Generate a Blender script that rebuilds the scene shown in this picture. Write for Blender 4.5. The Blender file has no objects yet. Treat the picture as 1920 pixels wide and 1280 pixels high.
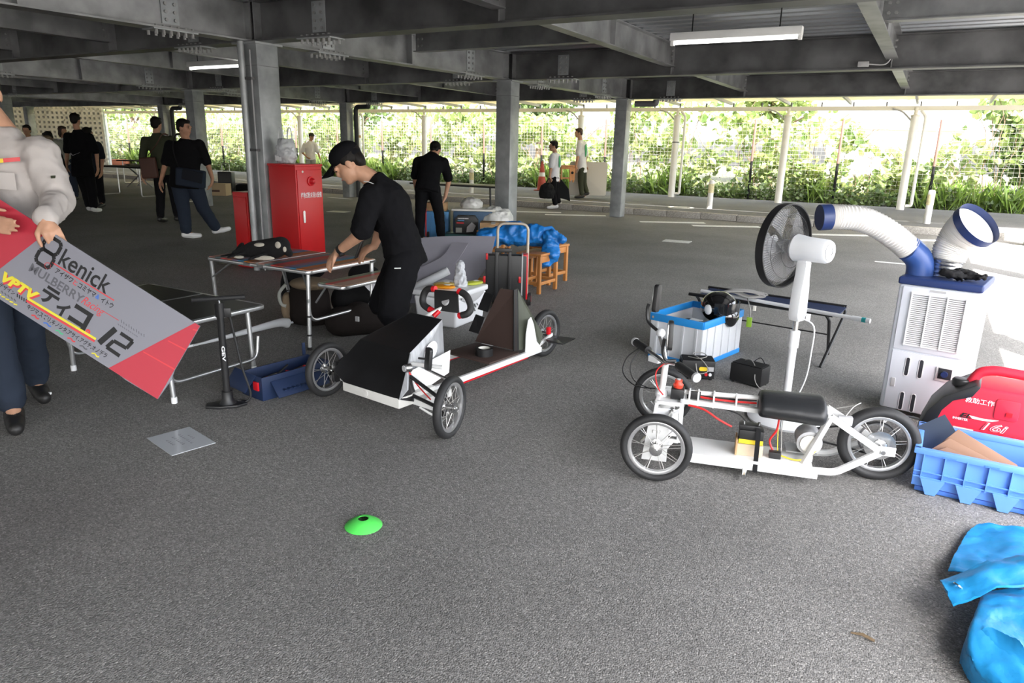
import bpy, bmesh, math, random
import numpy as np
from mathutils import Vector, Matrix, Euler, noise

# ---------------------------------------------------------------- camera, sky, sun, exposure
scene = bpy.context.scene
COL = scene.collection
random.seed(7)
RNG = np.random.default_rng(7)
PI = math.pi
YAW = math.radians(29.8)        # the camera looks 29.8 degrees to the left of the building's long axis (+y)

cam_data = bpy.data.cameras.new('camera')
cam_data.sensor_width = 36.0
cam_data.lens = 24.825
cam_data.clip_start = 0.05
cam_data.clip_end = 400
cam = bpy.data.objects.new('camera', cam_data)
COL.objects.link(cam)
_p, _r = math.radians(15.45), math.radians(1.316)
_F = Vector((-math.sin(YAW), math.cos(YAW), 0)); _R = Vector((math.cos(YAW), math.sin(YAW), 0)); _U = Vector((0, 0, 1))
_fw = _F * math.cos(_p) - _U * math.sin(_p)
_up0 = _F * math.sin(_p) + _U * math.cos(_p)
_ri = _R * math.cos(_r) + _up0 * math.sin(_r)
_up = _up0 * math.cos(_r) - _R * math.sin(_r)
cam.matrix_world = Matrix(((_ri.x, _up.x, -_fw.x, 0), (_ri.y, _up.y, -_fw.y, 0), (_ri.z, _up.z, -_fw.z, 1.40), (0, 0, 0, 1)))
scene.camera = cam

SUN_EL, SUN_H = math.radians(56), Vector((-0.66, 0.75, 0)).normalized()   # light travels towards -x, +y
world = bpy.data.worlds.new('sky'); scene.world = world
world.use_nodes = True
wn = world.node_tree.nodes; wl = world.node_tree.links
wn.clear()
wo = wn.new('ShaderNodeOutputWorld'); bg = wn.new('ShaderNodeBackground'); sky = wn.new('ShaderNodeTexSky')
sky.sky_type = 'NISHITA'; sky.sun_disc = False
sky.sun_elevation = SUN_EL; sky.sun_rotation = math.atan2(-SUN_H.x, -SUN_H.y)
sky.air_density = 1.0; sky.dust_density = 4.0; sky.ozone_density = 1.0
hs = wn.new('ShaderNodeHueSaturation'); hs.inputs['Saturation'].default_value = 0.30
wl.new(sky.outputs[0], hs.inputs['Color'])
wl.new(hs.outputs[0], bg.inputs[0]); bg.inputs[1].default_value = 0.42
wl.new(bg.outputs[0], wo.inputs[0])
sun_data = bpy.data.lights.new('sun', 'SUN'); sun_data.energy = 8.5; sun_data.angle = math.radians(0.6); sun_data.color = (1.0, 0.95, 0.86)
sun = bpy.data.objects.new('sun', sun_data); COL.objects.link(sun)
sun.rotation_euler = (SUN_H * math.cos(SUN_EL) - _U * math.sin(SUN_EL)).to_track_quat('-Z', 'Y').to_euler()
sun.location = (6, -8, 14)
vs = scene.view_settings
vs.view_transform = 'Standard'; vs.look = 'None'; vs.gamma = 1; vs.use_curve_mapping = False
vs.exposure = 1.92
scene.cycles.max_bounces = 8
scene.cycles.diffuse_bounces = 4
scene.cycles.transparent_max_bounces = 12

# ---------------------------------------------------------------- materials
MATS = {}
def mat(name, col, rough=0.5, metal=0.0, noise=0.0, nscale=8.0, bump=0.0, bscale=60.0, alpha=1.0, trans=0.0, emit=None, col2=None, spec=None, coat=0.0, transl=0.0, stretch=None):
    if name in MATS: return MATS[name]
    m = bpy.data.materials.new(name); m.use_nodes = True; MATS[name] = m
    nt = m.node_tree; N = nt.nodes; Lk = nt.links; N.clear()
    out = N.new('ShaderNodeOutputMaterial'); b = N.new('ShaderNodeBsdfPrincipled')
    c = tuple(col) + (1,)
    b.inputs['Base Color'].default_value = c; b.inputs['Roughness'].default_value = rough; b.inputs['Metallic'].default_value = metal
    if spec is not None: b.inputs['Specular IOR Level'].default_value = spec
    if coat: b.inputs['Coat Weight'].default_value = coat
    if alpha < 1: b.inputs['Alpha'].default_value = alpha
    if trans: b.inputs['Transmission Weight'].default_value = trans
    tc = N.new('ShaderNodeTexCoord'); vec = tc.outputs['Object']
    if stretch:
        mp = N.new('ShaderNodeMapping'); mp.inputs['Scale'].default_value = stretch; Lk.new(vec, mp.inputs[0]); vec = mp.outputs[0]
    if noise or col2:
        n = N.new('ShaderNodeTexNoise'); n.inputs['Scale'].default_value = nscale; n.inputs['Detail'].default_value = 5
        Lk.new(vec, n.inputs['Vector'])
        mx = N.new('ShaderNodeMix'); mx.data_type = 'RGBA'
        c2 = tuple(col2) + (1,) if col2 else tuple(max(0, min(1, x * (1 + noise))) for x in col) + (1,)
        c1 = c if col2 else tuple(x * (1 - noise) for x in col) + (1,)
        mx.inputs[6].default_value = c1; mx.inputs[7].default_value = c2
        mr = N.new('ShaderNodeMapRange'); mr.inputs[1].default_value = 0.35; mr.inputs[2].default_value = 0.65
        Lk.new(n.outputs[0], mr.inputs[0]); Lk.new(mr.outputs[0], mx.inputs[0]); Lk.new(mx.outputs[2], b.inputs['Base Color'])
    if bump:
        n2 = N.new('ShaderNodeTexNoise'); n2.inputs['Scale'].default_value = bscale; n2.inputs['Detail'].default_value = 4
        Lk.new(vec, n2.inputs['Vector'])
        bp = N.new('ShaderNodeBump'); bp.inputs['Strength'].default_value = bump; bp.inputs['Distance'].default_value = 0.01
        Lk.new(n2.outputs[0], bp.inputs['Height']); Lk.new(bp.outputs[0], b.inputs['Normal'])
    if emit:
        b.inputs['Emission Color'].default_value = tuple(emit[0]) + (1,); b.inputs['Emission Strength'].default_value = emit[1]
    surf = b.outputs[0]
    if transl:
        t = N.new('ShaderNodeBsdfTranslucent'); t.inputs[0].default_value = tuple(min(1, x * 1.5) for x in col) + (1,)
        if noise or col2: Lk.new(mx.outputs[2], t.inputs[0])
        ms = N.new('ShaderNodeMixShader'); ms.inputs[0].default_value = transl
        Lk.new(surf, ms.inputs[1]); Lk.new(t.outputs[0], ms.inputs[2]); surf = ms.outputs[0]
    Lk.new(surf, out.inputs[0])
    return m

def M(k):
    return MATS[k]

# ---------------------------------------------------------------- mesh helpers
def frame(d, upv=None):
    d = Vector(d).normalized()
    u = Vector(upv) if upv else (Vector((0, 0, 1)) if abs(d.z) < 0.95 else Vector((1, 0, 0)))
    x = u.cross(d).normalized(); y = d.cross(x)
    return x, y, d

class MB:
    def __init__(s): s.v = []; s.f = []
    def add(s, vs_, fs, T=None):
        o = len(s.v)
        s.v += [tuple(T @ Vector(p)) if T else tuple(p) for p in vs_]
        s.f += [tuple(i + o for i in q) for q in fs]
        return s
    def box(s, c, z, T=None):
        cx, cy, cz = c; a, b, d = z[0] / 2, z[1] / 2, z[2] / 2
        vv = [(cx + i * a, cy + j * b, cz + k * d) for k in (-1, 1) for j in (-1, 1) for i in (-1, 1)]
        return s.add(vv, [(0, 2, 3, 1), (4, 5, 7, 6), (0, 1, 5, 4), (2, 6, 7, 3), (0, 4, 6, 2), (1, 3, 7, 5)], T)
    def bar(s, p0, p1, w, h, upv=None):
        p0, p1 = Vector(p0), Vector(p1); x, y, d = frame(p1 - p0, upv)
        vv = []
        for p in (p0, p1):
            for i, j in ((-1, -1), (1, -1), (1, 1), (-1, 1)): vv.append(p + x * (i * w / 2) + y * (j * h / 2))
        return s.add(vv, [(3, 2, 1, 0), (4, 5, 6, 7), (0, 1, 5, 4), (1, 2, 6, 5), (2, 3, 7, 6), (3, 0, 4, 7)])
    def tube(s, pts, r, n=8, closed=False, caps=True, flat=1.0, upv=None):
        pts = [Vector(p) for p in pts]; m = len(pts); rs = r if isinstance(r, (list, tuple)) else [r] * m
        vv = []; px = None
        for i, p in enumerate(pts):
            a = pts[(i - 1) % m] if closed or i else pts[i]; b = pts[(i + 1) % m] if closed or i < m - 1 else pts[i]
            d = (b - a).normalized() if (b - a).length > 1e-9 else Vector((0, 0, 1))
            if px is None: x, y, _ = frame(d, upv)
            else:
                x = px - d * px.dot(d)
                x = x.normalized() if x.length > 1e-6 else frame(d)[0]
                y = d.cross(x)
            px = x
            for k in range(n):
                t = 2 * PI * k / n; vv.append(p + x * (rs[i] * math.cos(t)) + y * (rs[i] * flat * math.sin(t)))
        fs = []
        for i in range(m if closed else m - 1):
            j = (i + 1) % m
            for k in range(n):
                l = (k + 1) % n; fs.append((i * n + k, i * n + l, j * n + l, j * n + k))
        if caps and not closed:
            fs.append(tuple(range(n - 1, -1, -1))); fs.append(tuple(range((m - 1) * n, m * n)))
        return s.add(vv, fs)
    def cyl(s, p0, p1, r0, r1=None, n=16, caps=True):
        return s.tube([p0, p1], [r0, r0 if r1 is None else r1], n, caps=caps)
    def lathe(s, prof, n=24, T=None, closed=False):
        vv = []; fs = []; m = len(prof)
        for rr, z in prof:
            for k in range(n):
                t = 2 * PI * k / n; vv.append((rr * math.cos(t), rr * math.sin(t), z))
        for i in range(m if closed else m - 1):
            j = (i + 1) % m
            for k in range(n):
                l = (k + 1) % n; fs.append((i * n + k, i * n + l, j * n + l, j * n + k))
        if not closed:
            if prof[0][0] > 1e-6: fs.append(tuple(range(n - 1, -1, -1)))
            if prof[-1][0] > 1e-6: fs.append(tuple(range((m - 1) * n, m * n)))
        return s.add(vv, fs, T)
    def prism(s, poly, h, T=None):
        n = len(poly); vv = [(p[0], p[1], 0) for p in poly] + [(p[0], p[1], h) for p in poly]
        fs = [tuple(range(n - 1, -1, -1)), tuple(range(n, 2 * n))] + [(i, (i + 1) % n, n + (i + 1) % n, n + i) for i in range(n)]
        return s.add(vv, fs, T)
    def poly3(s, pts, th):
        """a flat polygon in space with thickness"""
        pts = [Vector(p) for p in pts]; nrm = Vector((0, 0, 0))
        for i in range(len(pts)): nrm += (pts[i] - pts[0]).cross(pts[(i + 1) % len(pts)] - pts[0])
        nrm.normalize(); n = len(pts)
        return s.add(pts + [p - nrm * th for p in pts], [tuple(range(n)), tuple(range(2 * n - 1, n - 1, -1))] + [(i, n + i, n + (i + 1) % n, (i + 1) % n) for i in range(n)])
    def ell(s, c, r, nu=16, nv=10, T=None):
        vv = []; fs = []
        for i in range(nv + 1):
            ph = PI * i / nv
            for k in range(nu):
                t = 2 * PI * k / nu
                vv.append((c[0] + r[0] * math.sin(ph) * math.cos(t), c[1] + r[1] * math.sin(ph) * math.sin(t), c[2] - r[2] * math.cos(ph)))
        for i in range(nv):
            for k in range(nu):
                l = (k + 1) % nu; fs.append((i * nu + k, i * nu + l, (i + 1) * nu + l, (i + 1) * nu + k))
        return s.add(vv, fs, T)
    def sheet(s, grid, th=0.0):
        """grid of points (rows of equal length); a skin with thickness th"""
        R_, C_ = len(grid), len(grid[0]); g = [[Vector(p) for p in row] for row in grid]
        vv = [p for row in g for p in row]; fs = [(i * C_ + j, i * C_ + j + 1, (i + 1) * C_ + j + 1, (i + 1) * C_ + j) for i in range(R_ - 1) for j in range(C_ - 1)]
        if th:
            nv = len(vv); low = []
            for i in range(R_):
                for j in range(C_):
                    du = g[i][min(j + 1, C_ - 1)] - g[i][max(j - 1, 0)]; dv = g[min(i + 1, R_ - 1)][j] - g[max(i - 1, 0)][j]
                    nn = du.cross(dv); nn = nn.normalized() if nn.length > 1e-9 else Vector((0, 0, 1))
                    low.append(g[i][j] - nn * th)
            vv = vv + low; fs = fs + [tuple(nv + q for q in reversed(f_)) for f_ in fs]
            rim = [j for j in range(C_)] + [i * C_ + C_ - 1 for i in range(1, R_)] + [(R_ - 1) * C_ + j for j in range(C_ - 2, -1, -1)] + [i * C_ for i in range(R_ - 2, 0, -1)]
            for a in range(len(rim)):
                p, q = rim[a], rim[(a + 1) % len(rim)]; fs.append((q, p, nv + p, nv + q))
        return s.add(vv, fs)
    def mesh(s, name, bevel=0.0, smooth=True, seg=2):
        me = bpy.data.meshes.new(name); me.from_pydata([tuple(p) for p in s.v], [], s.f); me.update()
        bm = bmesh.new(); bm.from_mesh(me)
        bmesh.ops.recalc_face_normals(bm, faces=bm.faces)
        if bevel:
            es = [e for e in bm.edges if len(e.link_faces) == 2 and e.calc_face_angle(0) > 0.6]
            bmesh.ops.bevel(bm, geom=es, offset=bevel, segments=seg, affect='EDGES', profile=0.6, clamp_overlap=True)
        bm.to_mesh(me); bm.free()
        if smooth:
            me.polygons.foreach_set('use_smooth', [True] * len(me.polygons)); me.set_sharp_from_angle(angle=math.radians(38))
        return me
    def build(s, name, m, parent=None, bevel=0.0, smooth=True, label=None, kind=None, seg=2):
        return obj(name, s.mesh(name, bevel, smooth, seg), m, parent, label, kind)

def obj(name, me, m, parent=None, label=None, kind=None):
    o = bpy.data.objects.new(name, me); COL.objects.link(o)
    if m and not me.materials: me.materials.append(M(m) if isinstance(m, str) else m)
    if parent: o.parent = parent
    if label: o['label'] = label
    if kind: o['kind'] = kind
    return o
def put(src, parent=None, T=None):
    """another object that shares src's mesh"""
    o = src.copy(); COL.objects.link(o); o.parent = parent if parent is not None else src.parent
    if T is not None: o.matrix_local = T
    return o
def tag(o, label, cat, group=None, kind=None):
    if label: o['label'] = label
    if cat: o['category'] = cat
    if group: o['group'] = group
    if kind: o['kind'] = kind
    return o
def thing(name, label, cat, loc=(0, 0, 0), rz=0.0, group=None, kind=None):
    o = bpy.data.objects.new(name, None); COL.objects.link(o)
    o.empty_display_size = 0.1
    o.location = loc if len(loc) == 3 else (loc[0], loc[1], 0); o.rotation_euler = (0, 0, rz)
    return tag(o, label, cat, group, kind)
def copy_tree(o, parent=None):
    c = o.copy(); COL.objects.link(c); c.parent = parent
    for ch in list(o.children): copy_tree(ch, c)
    return c
def T(loc=(0, 0, 0), rx=0, ry=0, rz=0, s=(1, 1, 1)):
    return Matrix.LocRotScale(Vector(loc), Euler((rx, ry, rz)), Vector(s))
def arc(c, r, a0, a1, n, ax='xz'):
    out = []
    for i in range(n + 1):
        a = a0 + (a1 - a0) * i / n; p = (r * math.cos(a), r * math.sin(a))
        out.append((c[0] + p[0], c[1], c[2] + p[1]) if ax == 'xz' else (c[0] + p[0], c[1] + p[1], c[2]) if ax == 'xy' else (c[0], c[1] + p[0], c[2] + p[1]))
    return out
def fillet(pts, r, n=5):
    """round the corners of a polyline"""
    pts = [Vector(p) for p in pts]; out = [pts[0]]
    for i in range(1, len(pts) - 1):
        a, b, c = pts[i - 1], pts[i], pts[i + 1]; d0 = (a - b); d1 = (c - b)
        q = min(r, d0.length * .45, d1.length * .45); p0 = b + d0.normalized() * q; p1 = b + d1.normalized() * q
        for k in range(n + 1):
            t = k / n; out.append(p0 * (1 - t) ** 2 + b * (2 * t * (1 - t)) + p1 * t * t)
    return out + [pts[-1]]
def rrect(w, h, r, n=4):
    out = []
    for cx, cy, a in ((w / 2 - r, h / 2 - r, 0), (-w / 2 + r, h / 2 - r, PI / 2), (-w / 2 + r, -h / 2 + r, PI), (w / 2 - r, -h / 2 + r, 3 * PI / 2)):
        for i in range(n + 1):
            t = a + PI / 2 * i / n; out.append((cx + r * math.cos(t), cy + r * math.sin(t)))
    return out
def rope(pts, n=40):
    """smooth curve through points"""
    P = [Vector(p) for p in pts]; out = []
    m = len(P) - 1; per = max(2, n // m)
    for i in range(m):
        p0 = P[max(i - 1, 0)]; p1 = P[i]; p2 = P[i + 1]; p3 = P[min(i + 2, m)]
        for k in range(per):
            t = k / per
            out.append(0.5 * ((2 * p1) + (p2 - p0) * t + (2 * p0 - 5 * p1 + 4 * p2 - p3) * t * t + (3 * p1 - p0 - 3 * p2 + p3) * t ** 3))
    return out + [P[-1]]

def lettering(body, m, parent, Tm, w=None, h=None, bold=0.0, shear=0.0, name='lettering'):
    """flat print: text turned into a thin mesh, its box scaled to w x h, centred on Tm"""
    cu = bpy.data.curves.new(name, 'FONT'); cu.body = body; cu.size = 1.0; cu.offset = bold; cu.shear = shear; cu.resolution_u = 3
    t = bpy.data.objects.new(name, cu); COL.objects.link(t)
    bpy.context.view_layer.update()
    me = bpy.data.meshes.new_from_object(t.evaluated_get(bpy.context.evaluated_depsgraph_get()))
    bpy.data.objects.remove(t); bpy.data.curves.remove(cu)
    if not len(me.vertices): return None
    xs = [v.co.x for v in me.vertices]; ys = [v.co.y for v in me.vertices]
    bw, bh = max(xs) - min(xs), max(ys) - min(ys); cx, cy = (max(xs) + min(xs)) / 2, (max(ys) + min(ys)) / 2
    sx = (w / bw) if w else (h / bh); sy = (h / bh) if h else sx
    me.materials.clear()
    for v in me.vertices: v.co = ((v.co.x - cx) * sx, (v.co.y - cy) * sy, 0)
    me.name = name
    o = obj(name, me, m, parent); o.matrix_local = Tm
    o['kind'] = 'stuff'
    return o

# ---------------------------------------------------------------- organic shapes: parts melted into one skin
def blob(name, prims, voxel, m, parent=None, smooth_it=4, kind=None, label=None, crumple=0.0, cscale=9.0):
    """prims: ('c', p0, r0, p1, r1[, flat, upv]) tapered limb; ('e', c, r, rot) ellipsoid; ('l', [(c, rx, ry)...], xdir) loft with horizontal-ish rings"""
    mb = MB()
    for q in prims:
        if q[0] == 'c':
            _, p0, r0, p1, r1 = q[:5]; p0, p1 = Vector(p0), Vector(p1); d = p1 - p0; L_ = max(d.length, 1e-6); d = d / L_
            flat = q[5] if len(q) > 5 else 1.0; upv = q[6] if len(q) > 6 else None
            pts, rs = [], []
            for k in (1.0, .87, .5): pts.append(p0 - d * r0 * k); rs.append(r0 * math.sqrt(max(0, 1 - k * k)) + 1e-4)
            pts.append(p0); rs.append(r0); pts.append(p1); rs.append(r1)
            for k in (.5, .87, 1.0): pts.append(p1 + d * r1 * k); rs.append(r1 * math.sqrt(max(0, 1 - k * k)) + 1e-4)
            mb.tube(pts, rs, 14, flat=flat, upv=upv)
        elif q[0] == 'e':
            mb.ell((0, 0, 0), q[2], 18, 12, T(q[1]) @ (q[3] if len(q) > 3 and q[3] else Matrix()))
        elif q[0] == 'l':
            rings = q[1]; xd = Vector(q[2]).normalized(); n = 20; vv = []; m_ = len(rings)
            for i, (c, rx, ry) in enumerate(rings):
                a = Vector(rings[max(i - 1, 0)][0]); b = Vector(rings[min(i + 1, m_ - 1)][0]); d = (b - a).normalized()
                x = (xd - d * xd.dot(d)).normalized(); y = d.cross(x)
                for k in range(n):
                    t = 2 * PI * k / n; vv.append(Vector(c) + x * (rx * math.cos(t)) + y * (ry * math.sin(t)))
            fs = [(i * n + k, i * n + (k + 1) % n, (i + 1) * n + (k + 1) % n, (i + 1) * n + k) for i in range(m_ - 1) for k in range(n)]
            fs += [tuple(range(n - 1, -1, -1)), tuple(range((m_ - 1) * n, m_ * n))]
            mb.add(vv, fs)
    me = mb.mesh(name, smooth=False)
    o = bpy.data.objects.new(name, me); COL.objects.link(o)
    md = o.modifiers.new('r', 'REMESH'); md.mode = 'VOXEL'; md.voxel_size = voxel
    if smooth_it:
        sm = o.modifiers.new('s', 'SMOOTH'); sm.factor = 0.5; sm.iterations = smooth_it
    bpy.context.view_layer.update()
    me2 = bpy.data.meshes.new_from_object(o.evaluated_get(bpy.context.evaluated_depsgraph_get()))
    bpy.data.objects.remove(o); bpy.data.meshes.remove(me)
    me2.name = name
    if crumple:
        nv = len(me2.vertices); co = np.empty(nv * 3, 'f'); nn = np.empty(nv * 3, 'f'); me2.vertices.foreach_get('co', co); me2.vertices.foreach_get('normal', nn)
        co = co.reshape(-1, 3); nn = nn.reshape(-1, 3)
        w = np.array([noise.ridged_multi_fractal(Vector(q), .8, 2.1, 3, 1.0, 2.0) for q in (co * cscale).tolist()]) - 1.0
        me2.vertices.foreach_set('co', (co + nn * (crumple * w)[:, None]).ravel().astype('f'))
        me2.update()
    me2.polygons.foreach_set('use_smooth', [True] * len(me2.polygons))
    me2.materials.clear()
    return obj(name, me2, m, parent, label, kind)

# ================================================================ materials used all over
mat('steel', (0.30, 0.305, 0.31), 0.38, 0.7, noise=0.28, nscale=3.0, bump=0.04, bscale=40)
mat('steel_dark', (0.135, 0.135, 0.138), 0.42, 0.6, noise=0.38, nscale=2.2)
mat('steel_col', (0.38, 0.40, 0.41), 0.42, 0.45, noise=0.18, nscale=5.0)
mat('bolt', (0.36, 0.36, 0.36), 0.4, 0.6)
mat('deck', (0.40, 0.42, 0.44), 0.30, 0.75, noise=0.12, nscale=1.0, stretch=(0.2, 6, 1))
mat('white_paint', (0.80, 0.80, 0.79), 0.45, noise=0.03)
mat('white_plastic', (0.80, 0.81, 0.83), 0.38)
mat('grey_plastic', (0.45, 0.45, 0.46), 0.45)
mat('black_plastic', (0.014, 0.014, 0.015), 0.42)
mat('black_matte', (0.010, 0.010, 0.011), 0.8, spec=0.2)
mat('black_rubber', (0.020, 0.020, 0.021), 0.62, bump=0.08, bscale=120)
mat('chrome', (0.72, 0.72, 0.72), 0.22, 1.0)
mat('alu', (0.66, 0.67, 0.68), 0.33, 0.9)
mat('navy', (0.016, 0.035, 0.13), 0.42)
mat('red', (0.62, 0.010, 0.018), 0.35)
mat('yellow', (0.85, 0.62, 0.03), 0.5)
mat('road_white', (0.70, 0.70, 0.68), 0.8, noise=0.12, nscale=30)
mat('cream', (0.78, 0.76, 0.70), 0.5)
mat('cardboard', (0.46, 0.29, 0.15), 0.85, noise=0.1)
mat('wood', (0.46, 0.19, 0.05), 0.5, noise=0.25, nscale=6, stretch=(1, 1, 0.15))
mat('tube_light', (1, 1, 1), 0.5, emit=((1, 0.99, 0.95), 2.2))
mat('skin', (0.50, 0.27, 0.17), 0.55, noise=0.08, nscale=20)
mat('hair', (0.010, 0.008, 0.007), 0.6, bump=0.3, bscale=90, stretch=(1, 1, 0.2), spec=0.2)
mat('hair_brown', (0.045, 0.022, 0.014), 0.5, bump=0.5, bscale=90)
mat('cloth_black', (0.007, 0.007, 0.0085), .9, bump=0.25, bscale=14, spec=0.12)
mat('cloth_dark', (0.018, 0.020, 0.026), .9, bump=0.25, bscale=14, spec=0.12)
mat('cloth_navy', (0.025, 0.033, 0.050), .9, bump=0.25, bscale=14, spec=0.12)
mat('cloth_white', (0.72, 0.72, 0.76), 0.85, bump=0.2, bscale=14)
mat('cloth_ivory', (0.50, 0.46, 0.44), 0.85, bump=0.25, bscale=12)
mat('cloth_olive', (0.05, 0.055, 0.035), .9, bump=0.2, bscale=14, spec=0.12)
mat('cloth_grey', (0.35, 0.36, 0.33), 0.9, bump=0.2, bscale=14)
mat('shoe_white', (0.75, 0.75, 0.75), 0.6)
mat('shoe_black', (0.015, 0.014, 0.014), 0.5)

def asphalt(name, c1, c2, c3, sc):
    m = bpy.data.materials.new(name); m.use_nodes = True; MATS[name] = m
    N = m.node_tree.nodes; Lk = m.node_tree.links; b = N['Principled BSDF']
    tc = N.new('ShaderNodeTexCoord')
    vo = N.new('ShaderNodeTexVoronoi'); vo.inputs['Scale'].default_value = sc; Lk.new(tc.outputs['Object'], vo.inputs['Vector'])
    sep = N.new('ShaderNodeSeparateColor'); Lk.new(vo.outputs['Color'], sep.inputs[0])
    cr = N.new('ShaderNodeValToRGB'); e = cr.color_ramp.elements
    e[0].position = 0.0; e[0].color = tuple(c1) + (1,); e[1].position = 1.0; e[1].color = tuple(c3) + (1,)
    k = e.new(0.55); k.color = tuple(c2) + (1,); k2 = e.new(0.90); k2.color = tuple(x * 1.25 for x in c2) + (1,)
    Lk.new(sep.outputs[0], cr.inputs[0])
    nz = N.new('ShaderNodeTexNoise'); nz.inputs['Scale'].default_value = 0.9; nz.inputs['Detail'].default_value = 6; Lk.new(tc.outputs['Object'], nz.inputs['Vector'])
    mr = N.new('ShaderNodeMapRange'); mr.inputs[1].default_value = 0.3; mr.inputs[2].default_value = 0.7; mr.inputs[3].default_value = 0.82; mr.inputs[4].default_value = 1.15
    Lk.new(nz.outputs[0], mr.inputs[0])
    mx = N.new('ShaderNodeVectorMath'); mx.operation = 'SCALE'; Lk.new(cr.outputs[0], mx.inputs[0]); Lk.new(mr.outputs[0], mx.inputs['Scale'])
    Lk.new(mx.outputs[0], b.inputs['Base Color']); b.inputs['Roughness'].default_value = 0.82
    bp = N.new('ShaderNodeBump'); bp.inputs['Strength'].default_value = 0.65; bp.inputs['Distance'].default_value = 0.004
    Lk.new(vo.outputs['Distance'], bp.inputs['Height']); bp.invert = True; Lk.new(bp.outputs[0], b.inputs['Normal'])
    return m
asphalt('asphalt', (0.112, 0.108, 0.103), (0.200, 0.193, 0.184), (0.36, 0.345, 0.325), 190)
asphalt('asphalt_fine', (0.075, 0.075, 0.08), (0.10, 0.10, 0.105), (0.16, 0.16, 0.16), 110)
asphalt('concrete', (0.28, 0.265, 0.24), (0.35, 0.33, 0.30), (0.42, 0.40, 0.37), 60)
asphalt('soil', (0.03, 0.035, 0.015), (0.06, 0.06, 0.03), (0.10, 0.09, 0.05), 30)

# ================================================================ ground
floor = MB().add([(-70, -25, 0), (40, -25, 0), (40, 70, 0), (-70, 70, 0)], [(0, 1, 2, 3)]).build('floor', 'asphalt', smooth=False)
tag(floor, 'dark grey asphalt ground under the parking deck', None, kind='structure')
# painted hatching by the kerb and short marks
for k in range(9):
    x0 = -7.02 + 1.07 * (k - 1)
    if k in (2, 5): continue
    MB().prism([(x0, 13.55), (x0 + 1.12, 14.23), (x0 + 1.02, 14.42), (x0 - .10, 13.74)], 0.004).build('paint_stripe', 'road_white', floor, smooth=False)
for (x0, y0, w, d) in ((-0.5, 10.74, 0.5, 0.08), (-12.2, 14.0, 0.9, .1), (-13.6, 13.9, .8, .1), (-16.0, 13.8, 1.4, .1)):
    MB().box((x0 + w / 2, y0, 0.002), (w, d, 0.004)).build('paint_stripe', 'road_white', floor, smooth=False)
# sidewalk and kerb
side = thing('trim_1', 'grey sidewalk slab behind the kerb along the fence', None, kind='structure')
MB().box((-20, 17.95, 0.06), (80, 5.35, 0.12)).build('sidewalk_slab', 'asphalt_fine', side, smooth=False)
kerb = thing('trim_2', 'row of pale concrete kerb stones along the sidewalk', None, kind='structure')
ks = MB().box((0, 0, 0.065), (0.74, 0.16, 0.13)).build('kerb_stone', 'concrete', kerb, bevel=0.012)
ks.location = (3.0, 15.19, 0)
for i in range(1, 62):
    put(ks, kerb, T((3.0 - 0.75 * i, 15.19 + random.uniform(-.004, .004), random.uniform(-.004, .003))))
# manhole-like worn mark painted on the sidewalk
MB().lathe([(0.22, 0), (0.30, 0), (0.30, .004), (0.22, .004)], 28, T((-4.92, 16.3, .12)), closed=True).build('painted_ring', 'road_white', side)
MB().box((0, 0, 0), (0.02, 0.02, 0.003), T((-4.92, 16.3, .123), s=(14, 5, 1))).build('painted_mark', 'road_white', side)
bank = MB().sheet([[(x, y, z + 0.1 * math.sin(x * 1.3)) for x in np.linspace(-70, 40, 60)] for (y, z) in ((20.62, 0.02), (21.2, 0.16), (24, 0.5), (30, 0.6), (45, .3), (68, .1))]).build('floor_bank', 'soil')
tag(bank, 'dark soil bank behind the fence under the plants', None, kind='structure')

# ================================================================ steel deck: ceiling with girders
ceiling = thing('ceiling', 'corrugated steel parking deck on galvanised girders', None, kind='structure')
SOF, TOP = 2.38, 2.77
prof = []
y = -22.0
while y < 14.9:
    prof += [(y, TOP + 0.075), (y + .09, TOP + .075), (y + .115, TOP), (y + .205, TOP), (y + .23, TOP + .075)]
    y += 0.24
mbd = MB()
g = [[(x, p[0], p[1]) for p in prof] for x in (1.72, -72)]
mbd.sheet(g, 0.0)
mbd.build('deck_sheet', 'deck', ceiling, smooth=False)
MB().box((-35.05, -3.55, TOP + .16), (73.5, 36.9, .14)).build('deck_slab', 'concrete', ceiling, smooth=False)

def ibeam(p0, p1, z0, z1, fw, name, m='steel', tf=.016, tw=.012):
    p0 = Vector((p0[0], p0[1], 0)); p1 = Vector((p1[0], p1[1], 0)); d = (p1 - p0).normalized(); s_ = Vector((-d.y, d.x, 0))
    pr = [(-fw / 2, z0), (fw / 2, z0), (fw / 2, z0 + tf), (tw / 2, z0 + tf), (tw / 2, z1 - tf), (fw / 2, z1 - tf), (fw / 2, z1), (-fw / 2, z1), (-fw / 2, z1 - tf), (-tw / 2, z1 - tf), (-tw / 2, z0 + tf), (-fw / 2, z0 + tf)]
    vv = [p + s_ * a + Vector((0, 0, b)) for p in (p0, p1) for a, b in pr]; n = 12
    fs = [tuple(range(n - 1, -1, -1)), tuple(range(n, 2 * n))] + [(i, (i + 1) % n, n + (i + 1) % n, n + i) for i in range(n)]
    o = MB().add(vv, fs).build(name, m, ceiling, smooth=False)
    return o, d, s_
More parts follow.
